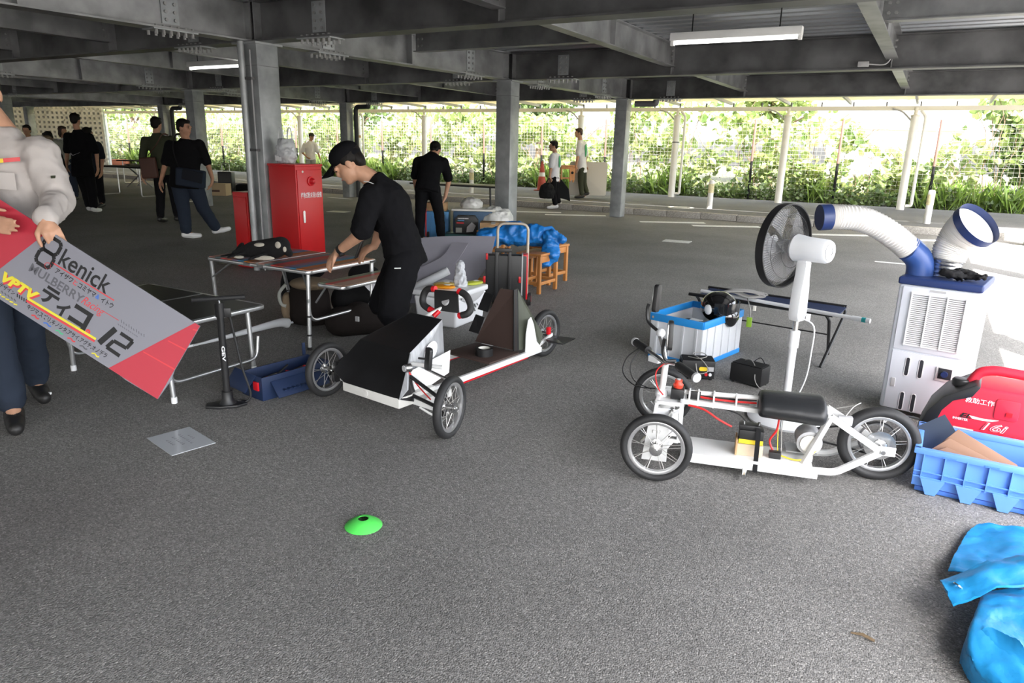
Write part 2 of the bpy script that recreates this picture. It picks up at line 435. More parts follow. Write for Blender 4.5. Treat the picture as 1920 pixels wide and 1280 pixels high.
def splice(beam, c, d, s_, z0, z1, fw):
    """bolted joint: web plates, flange plate and the bolts"""
    c = Vector((c[0], c[1], 0)); h = z1 - z0
    R = Matrix(((d.x, s_.x, 0), (d.y, s_.y, 0), (0, 0, 1))).to_4x4(); R.translation = c
    for sg in (1, -1):
        MB().box((0, sg * .013, z0 + h * .5), (.17, .012, h * .72), R).build('splice_plate', 'steel_col', beam, smooth=False)
    MB().box((0, 0, z0 - .007), (.44, fw, .012), R).build('splice_plate', 'steel_col', beam, smooth=False)
    mb = MB()
    for sg in (1, -1):
        for i in (-.045, .045):
            for k in range(4):
                zz = z0 + h * (.23 + .18 * k)
                mb.cyl(R @ Vector((i, sg * .018, zz)), R @ Vector((i, sg * .036, zz)), .016, n=6)
    for i in range(6):
        for sg in (1, -1):
            xx = -.18 + .072 * i
            mb.cyl(R @ Vector((xx, sg * fw * .33, z0 - .013)), R @ Vector((xx, sg * fw * .33, z0 - .052)), .014, n=6)
            mb.cyl(R @ Vector((xx, sg * fw * .33, z0 + .016)), R @ Vector((xx, sg * fw * .33, z0 + .032)), .014, n=6)
    mb.build('bolts', 'bolt', beam, smooth=False, kind='stuff')
def stiff(beam, c, d, s_, z0, z1, fw):
    c = Vector((c[0], c[1], 0)); R = Matrix(((d.x, s_.x, 0), (d.y, s_.y, 0), (0, 0, 1))).to_4x4(); R.translation = c
    MB().box((0, 0, (z0 + z1) / 2), (.012, fw * .96, z1 - z0 - .034), R).build('stiffener', 'steel', beam, smooth=False)

C1, C2, C3 = (-6.36, 5.56), (-5.93, 10.05), (-5.70, 14.33)
C4, C5, C6, C7, C8 = (-13.35, 14.42), (-13.62, 10.15), (-21.4, 10.2), (-20.75, 14.35), (-28.2, 14.2)
SEC = (-0.62, -3.3, -8.75, -10.95, -16.0, -18.5, -24, -27)
# girders across (along x)
for yb in (1.05, 5.52, 10.05, 14.42):
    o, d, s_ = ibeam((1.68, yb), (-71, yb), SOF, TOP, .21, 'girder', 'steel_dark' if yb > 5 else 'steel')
    colx = {1.05: (-6.7, -13.8), 5.52: (-6.36, -13.8, -21.6), 10.05: (-5.93, -13.62, -21.4), 14.42: (-5.7, -13.35, -20.75)}[yb]
    for cx in colx:
        for off in (-.95, .95): splice(o, (cx + off, yb), d, s_, SOF, TOP, .21)
        for off in (-.13, .13): stiff(o, (cx + off, yb), d, s_, SOF, TOP, .21)
    for sx in SEC[:6]: stiff(o, (sx, yb), d, s_, SOF, TOP, .21)
# girders lengthwise
for nodes in (((-6.9, -22), (-6.75, 1.05), C1, C2, C3), ((-13.9, -13), (-13.85, 5.6), C5, C4), ((-21.9, -13), (-21.6, 5.6), C6, C7), ((1.60, -22), (1.60, 14.4))):
    for a, b in zip(nodes[:-1], nodes[1:]):
        o, d, s_ = ibeam(a, b, SOF, TOP, .21, 'girder', 'steel')
        L_ = math.dist(a, b)
        if L_ > 3 and a[0] > -20:
            for t in (.95, L_ - .95): splice(o, (a[0] + d.x * t, a[1] + d.y * t), d, s_, SOF, TOP, .21)
            for t in (.13, L_ * .5, L_ - .13): stiff(o, (a[0] + d.x * t, a[1] + d.y * t), d, s_, SOF, TOP, .21)
# secondary joists lengthwise and the short joist at the right
for sx in SEC:
    for y0, y1 in ((-22, .95), (1.15, 5.42), (5.62, 9.95), (10.15, 14.32)):
        o, d, s_ = ibeam((sx, y0), (sx, y1), 2.485, TOP, .13, 'joist', 'steel', .011, .008)
        if sx > -12:
            mb = MB()
            for k in range(3): mb.cyl((sx + .01, y1 - .05, 2.55 + .07 * k), (sx + .035, y1 - .05, 2.55 + .07 * k), .014, n=6)
            mb.build('bolts', 'bolt', o, smooth=False, kind='stuff')
            for t in (.5,): stiff(o, (sx, y0 + (y1 - y0) * t), d, s_, 2.485, TOP, .13)
for (x0, x1, yy) in ((-.6, 1.55, 7.5), (-3.28, -.64, 3.3), (-5.95, -3.32, 7.75)):
    o, d, s_ = ibeam((x0, yy), (x1, yy), 2.53, TOP, .12, 'joist', 'steel', .01, .008)
    mb = MB()
    for k in range(4): mb.cyl((x0 + .05 + .06 * (k % 2), yy - .012, 2.60 + .08 * (k // 2)), (x0 + .05 + .06 * (k % 2), yy - .032, 2.60 + .08 * (k // 2)), .015, n=6)
    mb.build('bolts', 'bolt', o, smooth=False, kind='stuff')
# small junction box and conduit on the girder
jb = MB().box((-.92, 9.93, 2.44), (.12, .05, .06)).build('junction_box', 'grey_plastic', ceiling, bevel=.006)
MB().tube(rope([(-.86, 9.93, 2.44), (-.7, 9.94, 2.43), (-.64, 9.92, 2.48), (-.62, 9.9, 2.56)], 12), .008, 6).build('conduit', 'grey_plastic', jb)

# columns
def column(c, label, w=.27):
    t = thing('steel_column', label, 'column', (c[0], c[1], 0), group='galvanised steel columns of the parking deck')
    MB().box((0, 0, SOF / 2), (w, w, SOF)).build('shaft', 'steel_col', t, bevel=.018)
    MB().box((0, 0, SOF - .012), (w + .07, w + .07, .02)).build('cap_plate', 'steel_col', t, smooth=False)
    MB().box((0, 0, SOF - .23), (w + .004, w + .004, .008)).build('weld_seam', 'steel', t, smooth=False)
    return t
c1 = column(C1, 'thick galvanised steel column beside the red fire cabinet', .29)
column(C2, 'galvanised steel column rising behind the blue tarp bundle')
column(C3, 'galvanised steel column near the kerb with grey drain elbow', .25)
column(C4, 'slim far steel column with black downpipe behind the man in a cap', .25)
column(C5, 'steel column behind the man with the shoulder bag', .27)
column(C6, 'steel column at the left edge of the picture', .27)
column(C7, 'far steel column seen between the two walking men', .25)
column(C8, 'farthest slim steel column behind the man in the black tee', .25)
column((1.62, 1.05), 'steel column at the right edge of the deck, row beside the camera')
column((1.62, 5.52), 'steel column at the right edge of the deck, nearest row')
column((1.62, 10.05), 'steel column at the right edge of the deck, middle row')
column((1.62, 14.42), 'steel column at the right edge of the deck, kerb row')
# downpipe and cable on the thick column
MB().tube([(-.02, -.20, 0), (-.02, -.20, SOF)], .035, 10).build('downpipe', 'steel_col', c1)
MB().tube([(.07, -.165, .0), (.07, -.165, 2.3)], .008, 6).build('cable', 'grey_plastic', c1)
for zz in (2.02, 1.3): MB().box((.03, -.18, zz), (.16, .05, .025)).build('pipe_clamp', 'steel_dark', c1)
# drain elbows at the far columns
mat('drain_black', (0.03, 0.032, 0.035), 0.5)
mat('drain_grey', (0.13, 0.13, 0.14), 0.5)
for nm, c, mm, lab in (('drain_pipe', C3, 'drain_grey', 'grey drain pipe elbow on the column near the kerb'), ('drain_pipe', C4, 'drain_black', 'black drain pipe beside the slim far column'), ('drain_pipe', C7, 'drain_black', 'black drain pipe between the two walking men')):
    t = thing(nm, lab, 'pipe', (c[0], c[1], 0), group='drain pipes at the deck columns')
    pts = fillet([(.65, .12, SOF - .012), (.65, .12, SOF - .09), (.21, .12, SOF - .09)] + ([(.21, .12, 0.0)] if mm == 'drain_black' else []), .12)
    MB().tube(pts, .06, 10).build('pipe', mm, t)

# ceiling lamps
def lamp(c, label, L_=1.26):
    t = thing('ceiling_lamp', label, 'lamp', c, group='fluorescent lamps under the deck')
    MB().box((0, 0, .060), (L_, .10, .075)).build('housing', 'white_paint', t, bevel=.008)
    MB().cyl((-L_ / 2 + .035, 0, .004), (L_ / 2 - .035, 0, .004), .015, n=12).build('tube', 'tube_light', t)
    for s_ in (-1, 1):
        MB().box((s_ * (L_ / 2 - .018), 0, .010), (.036, .05, .06)).build('end_cap', 'white_paint', t, bevel=.004)
        MB().cyl((s_ * .42, 0, .07), (s_ * .42, 0, .32), .006, n=6).build('hanger', 'black_matte', t)
    return t
lamp((-1.88, 7.50, 2.44), 'lit fluorescent lamp hanging above the standing fan')
lamp((-9.55, 7.55, 2.44), 'lit fluorescent lamp behind the thick column')
lamp((-17.3, 7.6, 2.44), 'lit fluorescent lamp at the left picture edge')

# ================================================================ canopy over the sidewalk
mat('canopy', (0.70, 0.63, 0.48), 0.5, transl=0.18)
can = thing('walkway_canopy', 'translucent yellowish canopy roof on a pale beam over the sidewalk', 'canopy', (0, 0, 0))
MB().sheet([[(x, 15.05, 2.80 + .014 * (i % 2)) for i, x in enumerate(np.arange(5, -46, -.12))], [(x, 19.95, 2.66 + .014 * (i % 2)) for i, x in enumerate(np.arange(5, -46, -.12))]], .004).build('roof_sheet', 'canopy', can, smooth=False)
MB().box((-20.5, 19.85, 2.47), (51, .09, .10)).build('beam', 'cream', can, smooth=False)
MB().box((-20.5, 16.9, 2.68), (51, .06, .08)).build('beam', 'grey_plastic', can, smooth=False)
cl = MB().box((0, 0, 0), (.05, 3.9, .07)).build('rafter', 'grey_plastic', can, smooth=False); cl.matrix_local = T((2.31, 18, 2.66), rx=-.03)
for k in range(1, 36): put(cl, can, T((2.31 - 1.435 * k, 18, 2.66), rx=-.03))
cg = MB().box((0, 0, 0), (.03, .05, .10)).build('bracket', 'steel_dark', can, smooth=False); cg.matrix_local = T((2.4, 19.85, 2.57))
for k in range(1, 70): put(cg, can, T((2.4 - .72 * k, 19.85, 2.57)))
POLES = (-.56, -3.40, -6.28, -9.17, -14.9, -17.8, -20.65, -26.4, -29.3, -33)
PL = ('white canopy pole behind the ribbed exhaust duct', 'white canopy pole above the standing fan', 'white canopy pole with a strap right of the kerb column', 'white canopy pole behind the man carrying the stool', 'white canopy pole behind the bending man', 'white canopy pole with a small sign left of the bending man', 'white canopy pole above the man in the olive cap', 'white canopy pole right of the walking pair', 'white canopy pole left of the walking pair', 'white canopy pole at the far left by the planter')
for i, (px, lab) in enumerate(zip(POLES, PL)):
    t = thing('canopy_pole', lab, 'pole', (px, 19.8, .12), group='white poles of the sidewalk canopy')
    MB().cyl((0, 0, 0), (0, 0, 2.16), .09, n=18).build('shaft', 'white_paint', t)
    MB().lathe([(.0, 2.16), (.105, 2.16), (.105, 2.19), (.04, 2.21), (.04, 2.36), (0, 2.36)], 16).build('head', 'cream', t)
    MB().tube(fillet([(.0, -.02, 2.0), (-.28, -.02, 2.28), (-.5, -.02, 2.34)], .1), .02, 8).build('brace', 'grey_plastic', t)
    if i in (0, 2, 5): MB().tube(fillet([(.1, 0, 2.3), (.22, 0, 2.16), (.22, 0, .1), (.10, 0, .1)], .08), .035, 8).build('downpipe', 'white_paint', t)
    if i == 5: MB().lathe([(.092, 1.45), (.096, 1.45), (.096, 1.53), (.092, 1.53)], 16, closed=True).build('small_sign', 'cardboard', t)
    if i == 2: MB().lathe([(.091, 1.47), (.095, 1.47), (.095, 1.50), (.091, 1.50)], 16, closed=True).build('strap', 'steel_dark', t)
BOL = ((-4.30, 16.45), (0.04, 16.1), (-11.0, 16.75), (-9.55, 16.6), (-33, 17))
BL = ('white bollard with yellow band left of the fan head', 'white bollard with yellow band behind the spot cooler ducts', 'white bollard behind the bending man', 'white bollard half hidden behind the black bag', 'white bollard far left near the planter')
mat('bollard_band', (0.75, 0.68, 0.42), 0.6, noise=0.2, nscale=20)
for (bx, by), lab in zip(BOL, BL):
    t = thing('bollard', lab, 'bollard', (bx, by, .12), group='white sidewalk bollards')
    MB().lathe([(0, 0), (.062, 0), (.062, .60), (.05, .64), (0, .65)], 18).build('post', 'white_paint', t)
    MB().lathe([(.063, .36), (.065, .36), (.065, .56), (.063, .56)], 18, closed=True).build('band', 'bollard_band', t)

# ================================================================ fence, plants, far buildings
mat('post_brown', (0.16, 0.09, 0.075), 0.6)
mat('wire', (0.35, 0.34, 0.32), 0.5, 0.3)
fence = thing('mesh_fence', 'wire mesh fence with dark posts in front of the plants', 'fence', (0, 20.85, .05))
for k in range(19):
    px = 0.0 - 2.2 * k
    p_ = MB().cyl((px, 0, 0), (px, 0, 1.1), .035, n=8).build('post', 'black_matte', fence)
    MB().cyl((px, 0, 1.1), (px, 0, 2.2), .034, n=8).build('post_top', 'post_brown', p_)
mb = MB()
for x in np.arange(2.2, -40, -.11): mb.cyl((x, 0, .1), (x, 0, 2.1), .0028, n=3, caps=False)
for z in np.arange(.1, 2.11, .1): mb.cyl((2.2, 0, z), (-40, 0, z), .0028, n=3, caps=False)
mb.build('wire_mesh', 'wire', fence, smooth=False, kind='stuff')

def leaf_mat(name, c1, c2, tr):
    m = bpy.data.materials.new(name); m.use_nodes = True; MATS[name] = m
    N = m.node_tree.nodes; Lk = m.node_tree.links; b = N['Principled BSDF']; out = N['Material Output']
    ge = N.new('ShaderNodeNewGeometry'); mx = N.new('ShaderNodeMix'); mx.data_type = 'RGBA'
    mx.inputs[6].default_value = tuple(c1) + (1,); mx.inputs[7].default_value = tuple(c2) + (1,)
    Lk.new(ge.outputs['Random Per Island'], mx.inputs[0]); Lk.new(mx.outputs[2], b.inputs['Base Color']); b.inputs['Roughness'].default_value = .45
    t = N.new('ShaderNodeBsdfTranslucent'); hs_ = N.new('ShaderNodeHueSaturation'); hs_.inputs['Value'].default_value = 1.7; hs_.inputs['Hue'].default_value = .485
    Lk.new(mx.outputs[2], hs_.inputs['Color']); Lk.new(hs_.outputs[0], t.inputs[0])
    ms = N.new('ShaderNodeMixShader'); ms.inputs[0].default_value = tr; Lk.new(b.outputs[0], ms.inputs[1]); Lk.new(t.outputs[0], ms.inputs[2]); Lk.new(ms.outputs[0], out.inputs[0])
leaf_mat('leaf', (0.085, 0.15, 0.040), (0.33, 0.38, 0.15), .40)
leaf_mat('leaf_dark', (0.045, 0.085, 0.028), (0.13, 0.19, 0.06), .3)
leaf_mat('grass', (0.09, 0.17, 0.025), (0.22, 0.32, 0.07), .35)
mat('vine', (0.16, 0.11, 0.07), 0.8)

def leaves(name, pos, size, m, parent=None, kind='stuff'):
    """heart-shaped leaves, each folded along its midrib, as one mesh"""
    n = len(pos)
    base = np.array([(0, 0, 0), (-.42, .18, .06), (-.5, .5, .10), (0, 1.0, -.05), (.5, .5, .10), (.42, .18, .06)]) - (0, .45, 0)
    fc = np.array([(0, 3, 2, 1), (0, 5, 4, 3)])
    a = RNG.uniform(0, 2 * PI, n); tilt = RNG.normal(0.9, .55, n); rl = RNG.normal(0, .5, n)
    ca, sa = np.cos(a), np.sin(a); ct, st = np.cos(tilt), np.sin(tilt); cr, sr = np.cos(rl), np.sin(rl)
    B = base[None] * (np.asarray(size).reshape(-1, 1, 1))
    x = B[..., 0] * cr[:, None] + B[..., 2] * sr[:, None]; z = -B[..., 0] * sr[:, None] + B[..., 2] * cr[:, None]; y = B[..., 1]
    y2 = y * ct[:, None] - z * st[:, None]; z2 = y * st[:, None] + z * ct[:, None]
    X = x * ca[:, None] - y2 * sa[:, None] + pos[:, 0:1]; Y = x * sa[:, None] + y2 * ca[:, None] + pos[:, 1:2]; Z = z2 + pos[:, 2:3]
    V = np.stack([X, Y, Z], -1).reshape(-1, 3); Fq = (fc[None] + (np.arange(n) * 6)[:, None, None]).reshape(-1, 4)
    me = bpy.data.meshes.new(name); me.from_pydata(V.tolist(), [], Fq.tolist()); me.update()
    return obj(name, me, m, parent, None, kind)
def hfun(x):
    """how high the thicket stands along the fence"""
    h = 2.55 + .55 * np.sin(x * .83 + 1) + .4 * np.sin(x * 2.1) + .25 * np.sin(x * 4.7 + 2)
    gap = np.exp(-((x + .55) / 1.25) ** 4)
    return h * (1 - gap) + gap * (1.25 + .2 * np.sin(x * 5))
n = 40000
x = RNG.uniform(-44, 3.5, n); t_ = RNG.random(n) ** .8; h = hfun(x); yy = 21.0 + np.abs(RNG.normal(0, 1.0, n)) * (.4 + .6 * t_)
den = (np.sin(x * 1.9 + 2 * t_ * h) + np.sin(x * 3.7 - 3.1 * t_ * h + 1) + np.sin(5.3 * t_ * h + x * .7)) * .33
keep = RNG.random(n) < (1.0 - .45 * t_) * (0.55 + .75 * den)
pos = np.stack([x, yy, .1 + t_ * h], -1)[keep]
th = leaves('vine_thicket', pos, RNG.uniform(.08, .28, len(pos)), 'leaf')
tag(th, 'sunlit climbing vines and leaves filling the fence line', 'plants')
# a second, darker layer low at the foot of the fence
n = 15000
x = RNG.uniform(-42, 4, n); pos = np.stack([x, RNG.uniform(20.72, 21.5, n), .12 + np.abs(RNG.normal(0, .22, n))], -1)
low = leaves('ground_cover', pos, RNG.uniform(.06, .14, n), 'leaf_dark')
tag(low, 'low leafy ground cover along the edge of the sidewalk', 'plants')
# grass blades
n = 6000; bx = RNG.uniform(-34, 2, n); msk = (np.sin(bx * 1.7) + np.sin(bx * .6 + 1)) > .35; bx = bx[msk]; n = len(bx); by = RNG.uniform(20.7, 21.3, n); hh = RNG.uniform(.25, .85, n); an = RNG.uniform(0, 2 * PI, n); ln = RNG.normal(0, .22, n)
Vg = np.stack([np.stack([bx - .008 * np.cos(an), by - .008 * np.sin(an), np.full(n, .1)], -1), np.stack([bx + .008 * np.cos(an), by + .008 * np.sin(an), np.full(n, .1)], -1), np.stack([bx + ln * .4, by + .05, .1 + hh * .6], -1), np.stack([bx + ln, by + .1 * np.sin(an), .1 + hh], -1)], 1).reshape(-1, 3)
Fg = np.array([(0, 1, 2), (1, 3, 2)])[None] + (np.arange(n) * 4)[:, None, None]
me = bpy.data.meshes.new('tall_grass'); me.from_pydata(Vg.tolist(), [], Fg.reshape(-1, 3).tolist()); me.update()
tag(obj('tall_grass', me, 'grass'), 'tall green grass standing at the foot of the fence', 'grass', kind='stuff')
# vines and twigs
mb = MB()
for k in range(150):
    x0 = random.uniform(-36, 2.5); hmax = float(hfun(np.array([x0]))[0])
    mb.tube(rope([(x0, 21.1, .1), (x0 + random.uniform(-.3, .3), 21.15, hmax * .35), (x0 + random.uniform(-.5, .5), 21.2, hmax * .7), (x0 + random.uniform(-.7, .7), 21.1, hmax)], 9), .008, 4)
tag(mb.build('vine_stems', 'vine', kind='stuff'), 'thin brown vine stems climbing through the fence', 'plants')

def tree(loc, h, rx, rz, n, m, label, sz=(.1, .22)):
    t = thing('tree', label, 'tree', loc, group='trees and bushes beyond the fence')
    mb = MB().tube(rope([(0, 0, 0), (.1, 0, h * .3), (-.05, .1, h * .55), (0, 0, h * .8)], 10), [.14 - .1 * i / 10 for i in range(10)], 8)
    for k in range(7):
        a = 2 * PI * k / 7; mb.tube([(0, 0, h * (.3 + .05 * k)), (rx * .4 * math.cos(a), rx * .4 * math.sin(a), h * (.45 + .06 * k)), (rx * .75 * math.cos(a), rx * .75 * math.sin(a), h * (.52 + .06 * k))], [.05, .035, .012], 6)
    mb.build('trunk', 'vine', t)
    u = RNG.normal(0, 1, (n, 3)); u /= np.linalg.norm(u, axis=1)[:, None]; r = RNG.random(n) ** .45
    lump = 1 + .25 * np.sin(u[:, 0] * 5 + 1) * np.sin(u[:, 1] * 6) + .2 * np.sin(u[:, 2] * 7)
    p = u * r[:, None] * lump[:, None] * (rx, rx, rz) + (0, 0, h - rz * .9)
    leaves('crown', p[p[:, 2] > .1], RNG.uniform(*sz, int((p[:, 2] > .1).sum())), m, t)
tree((2.45, 22.6, .2), 3.4, 1.35, 1.6, 4200, 'leaf_dark', 'dark leafy bush at the right edge behind the fence')
tree((-4.6, 24.2, .4), 4.2, 1.5, 1.6, 2600, 'leaf', 'bright tree behind the fence above the standing fan')
tree((-13.2, 24.6, .4), 4.3, 1.7, 1.7, 2600, 'leaf_dark', 'dark green tree behind the fence left of the middle column')
tree((-22.5, 24.8, .4), 4.4, 1.7, 1.7, 2200, 'leaf_dark', 'tree behind the fence right of the thick column')
tree((-36, 23.0, .3), 4.6, 1.5, 1.3, 2200, 'leaf_dark', 'tree over the perforated wall at the far left')

mat('far_white', (0.80, 0.80, 0.80), 0.7)
mat('far_pink', (0.62, 0.42, 0.36), 0.7)
hb = thing('far_house', 'pale house with a pinkish eave beyond the fence', 'building', (-2.2, 46, 0), rz=YAW)
MB().box((0, 0, 1.35), (6, 3, 2.7)).build('wall', 'far_white', hb, smooth=False)
MB().box((0, -.1, 2.80), (6.6, 3.6, .22)).build('roof', 'far_pink', hb, smooth=False)
for dx in (-1.8, 0, 1.8):
    w_ = MB().box((dx, -1.52, 1.7), (.9, .06, 1.0)).build('window', 'far_pink', hb, smooth=False)
    MB().box((dx, -1.56, 1.7), (.78, .03, .88)).build('pane', 'grey_plastic', w_, smooth=False)
# perforated screen wall at the far left
mat('screen_dark', (0.30, 0.34, 0.42), 0.7)
sw = thing('screen_wall', 'white perforated screen wall at the far left', 'wall', (-33.4, 17.7, 0), rz=YAW)
sw.scale = (1.0, 1, 1)
MB().box((0, .15, 1.3), (4.4, .1, 2.55)).build('backing', 'screen_dark', sw, smooth=False)
mb = MB()
for i in range(23): mb.box((-2.2 + .2 * i, 0, 1.3), (.10, .12, 2.6))
for i in range(14): mb.box((0, 0, .06 + .2 * i), (4.5, .12, .10))
mb.build('lattice', 'far_white', sw, smooth=False, kind='stuff')
pl = thing('planter_box', 'long terracotta planter box on the sidewalk at the far left', 'planter', (-33.5, 20.3, .12), rz=YAW)
mat('terracotta', (0.42, 0.15, 0.09), 0.8)
MB().prism([(-.65, -.14), (.65, -.14), (.7, .14), (-.7, .14)], .26).build('box', 'terracotta', pl, bevel=.015)
MB().box((0, 0, .25), (1.34, .3, .04)).build('rim', 'terracotta', pl, bevel=.01)

# ================================================================ wheels shared by the two karts
mat('rim', (0.62, 0.62, 0.63), 0.3, 0.85)
mat('spoke', (0.75, 0.74, 0.72), 0.3, 0.9)
def ring_prof(R, a, b, n=10, ph=0):
    return [(R + a * math.cos(2 * PI * k / n + ph), b * math.sin(2 * PI * k / n + ph)) for k in range(n)]
AXY = Matrix(((1, 0, 0, 0), (0, 0, 1, 0), (0, -1, 0, 0), (0, 0, 0, 1)))      # lathe axis z -> y
WHEEL = {}
def wheel(parent, c, R=.155, rz=0.0, lean=0.0, rear=False, n=18, fat=.027):
    key = (R, fat)
    w = MB().lathe([(R - fat * 1.2, -.013), (R - fat * 1.2 - .004, -.014), (R - fat * 1.2 - .014, -.011), (R - fat * 1.2 - .017, 0), (R - fat * 1.2 - .014, .011), (R - fat * 1.2 - .004, .014), (R - fat * 1.2, .013), (R - fat * 1.2 - .003, 0)], 40, AXY, closed=True).mesh('wheel') if key not in WHEEL else WHEEL[key][0]
    ti = MB().lathe(ring_prof(R - fat * .66, fat * .66, fat * .82, 14), 48, AXY, closed=True).mesh('tire') if key not in WHEEL else WHEEL[key][1]
    hb = MB().lathe([(0, -.045), (.008, -.045), (.008, -.034), (.028, -.030), (.028, -.026), (.013, -.022), (.013, .022), (.028, .026), (.028, .030), (.008, .034), (.008, .045), (0, .045)], 16, AXY).mesh('hub') if key not in WHEEL else WHEEL[key][2]
    sp = MB().cyl((.026, 0, 0), (R - .044, 0, 0), .0016, n=5).mesh('spoke') if key not in WHEEL else WHEEL[key][3]
    WHEEL[key] = (w, ti, hb, sp)
    o = obj('wheel', w, 'rim', parent); o.matrix_local = T(c, rx=lean, rz=rz)
    obj('tire', ti, 'black_rubber', o); obj('hub', hb, 'chrome', o)
    for k in range(n):
        s_ = obj('spoke', sp, 'spoke', o); a = 2 * PI * k / n + (.12 if k % 2 else -.12)
        s_.matrix_local = Matrix.Rotation(a, 4, 'Y') @ T((0, .022 if k % 2 else -.022, 0), rz=(-.2 if k % 2 else .2))
    return o

# ================================================================ white bare-frame kart on the right
mat('red_cable', (0.65, 0.02, 0.02), 0.4)
mat('seat_vinyl', (0.016, 0.017, 0.019), 0.42, bump=0.15, bscale=25)
mat('plywood', (0.60, 0.48, 0.34), 0.7, noise=0.1)
mat('red_btn', (0.75, 0.06, 0.03), 0.4)
k2 = thing('electric_kart', 'white bare-frame three-wheeled kart with black seat and handlebar', 'kart', (-.955, 3.105, 0), math.radians(14))
wheel(k2, (.015, -.345, .155), .155, rz=.03)
wheel(k2, (-.01, .345, .155), .155)
wr = wheel(k2, (.955, -.01, .170), .170, fat=.034)
def wp(pts, w, h, nm='frame_tube', m='white_paint', up=None):
    mb = MB()
    for a, b in zip(pts[:-1], pts[1:]): mb.bar(a, b, w, h, up)
    return mb.build(nm, m, k2, bevel=.002)
# floor plank
pk = MB().box((.40, -.075, .0675), (.56, .20, .019)).build('floor_plank', 'white_paint', k2, bevel=.002)
wp([(.12, -.165, .048), (.70, -.165, .048)], .022, .03); wp([(.12, .015, .048), (.70, .015, .048)], .022, .03)
MB().cyl((.40, -.17, .035), (.395, -.235, .025), .011, n=12).build('foot_peg', 'chrome', k2)
# rear fork: two sides
for sy in (-.12, .09):
    MB().tube(fillet([(.68, sy, .048), (.775, sy, .052), (.955, sy * .75, .165)], .03), .016, 6).build('rear_stay', 'white_paint', k2)
    MB().bar((.64, sy, .065), (.735, sy * .6, .285), .022, .022).build('rear_stay', 'white_paint', k2, bevel=.002)
    MB().bar((.735, sy * .6, .29), (.93, sy * .75, .175), .020, .026).build('rear_stay', 'white_paint', k2, bevel=.002)
    MB().box((.965, sy * .75, .168), (.085, .008, .04)).build('dropout', 'white_paint', k2, bevel=.002)
    MB().cyl((.955, sy * .68, .168), (.955, sy * .95, .168), .010, n=10).build('axle_nut', 'chrome', k2)
MB().bar((.735, -.08, .285), (.735, .06, .285), .024, .024).build('cross_tube', 'white_paint', k2, bevel=.002)
# top tubes from the head to the seat
MB().cyl((.10, .02, .300), (.50, .0, .318), .011, n=10).build('top_tube', 'white_paint', k2)
MB().bar((.10, -.02, .268), (.50, -.02, .262), .026, .022).build('top_tube', 'white_paint', k2, bevel=.002)
for xx in (.13, .17, .24, .34): MB().box((xx, .0, .285), (.008, .055, .07)).build('clamp', 'white_paint', k2, bevel=.002)
MB().box((.155, -.012, .300), (.05, .02, .035)).build('display', 'black_plastic', k2, bevel=.003)
# seat
seat = blob('seat', [('l', [((.435, -.02, .30), .045, .085), ((.445, -.02, .30), .056, .105), ((.57, -.02, .30), .060, .115), ((.70, -.02, .298), .064, .12), ((.715, -.02, .298), .05, .105)], (0, 0, 1))], .008, 'seat_vinyl', k2, 6)
# front sub-frame
F0 = [(-.03, -.11, .10), (.10, -.11, .10), (.10, -.11, .28), (-.01, -.11, .28)]
for sy in (-.11, .09):
    pts = [(x, sy, z) for x, _, z in F0]
    mb = MB()
    for a, b in zip(pts, pts[1:] + pts[:1]): mb.bar(a, b, .016, .016)
    mb.bar((-.03, sy, .17), (.10, sy, .26), .014, .014)
    mb.build('front_frame', 'white_paint', k2, bevel=.0015)
for (x, z) in ((-.03, .10), (.10, .10), (.10, .28), (-.01, .28)): MB().bar((x, -.11, z), (x, .09, z), .016, .016).build('cross_tube', 'white_paint', k2, bevel=.0015)
MB().box((.045, -.01, .275), (.11, .20, .006)).build('front_plate', 'white_paint', k2)
MB().box((.04, -.115, .19), (.10, .004, .13)).build('side_plate', 'white_plastic', k2)
# suspension arms and stub axles
for sy in (-1, 1):
    MB().poly3([(-.05, sy * .27, .06), (.06, sy * .27, .06), (.06, sy * .27, .235), (-.03, sy * .27, .235)], .006).build('knuckle_plate', 'white_paint', k2)
    for zz in (.09, .20): MB().bar((.07, sy * .10, zz), (.02, sy * .28, zz), .016, .014).build('wishbone', 'white_paint', k2, bevel=.0015)
    for zz in (.09, .20): MB().bar((-.03, sy * .10, zz), (.0, sy * .28, zz), .016, .014).build('wishbone', 'white_paint', k2, bevel=.0015)
    MB().cyl((.0, sy * .10, .16), (-.06, sy * .28, .14), .006, n=8).build('tie_rod', 'chrome', k2)
    MB().cyl((.01, sy * .27, .155), (.01, sy * .33, .155), .011, n=10).build('stub_axle', 'chrome', k2)
    MB().tube(rope([(.06, sy * .1, .25), (.05, sy * .2, .21), (.03, sy * .26, .18)], 8), .012, 8).build('damper', 'chrome', k2)
# steering column, bars, grips, mirrors
MB().cyl((.0, .0, .27), (.008, .0, .43), .015, n=14).build('steering_column', 'white_paint', k2)
MB().lathe([(0, .275), (.03, .275), (.03, .295), (.02, .31), (0, .31)], 16, T((0, 0, 0))).build('collar', 'white_plastic', k2)
MB().tube(rope([(.145, -.205, .455), (.075, -.10, .462), (.03, -.03, .45), (.008, 0, .435), (-.03, .03, .45), (-.09, .11, .462), (-.15, .19, .468)], 24), .0105, 10).build('handlebar', 'chrome', k2)
for e0, e1 in (((.07, -.10, .462), (.15, -.215, .452)), ((-.085, .105, .462), (-.155, .20, .470))):
    gp = MB().cyl(e0, e1, .019, n=14).build('grip', 'black_rubber', k2)
    d = (Vector(e1) - Vector(e0)).normalized(); MB().cyl(Vector(e1), Vector(e1) + d * .014, .021, n=14).build('grip_end', 'grey_plastic', gp)
MB().tube(rope([(.008, 0, .44), (-.01, .03, .50), (-.03, .06, .545), (-.03, .07, .56)], 12), .010, 8).build('mirror_stem', 'chrome', k2)
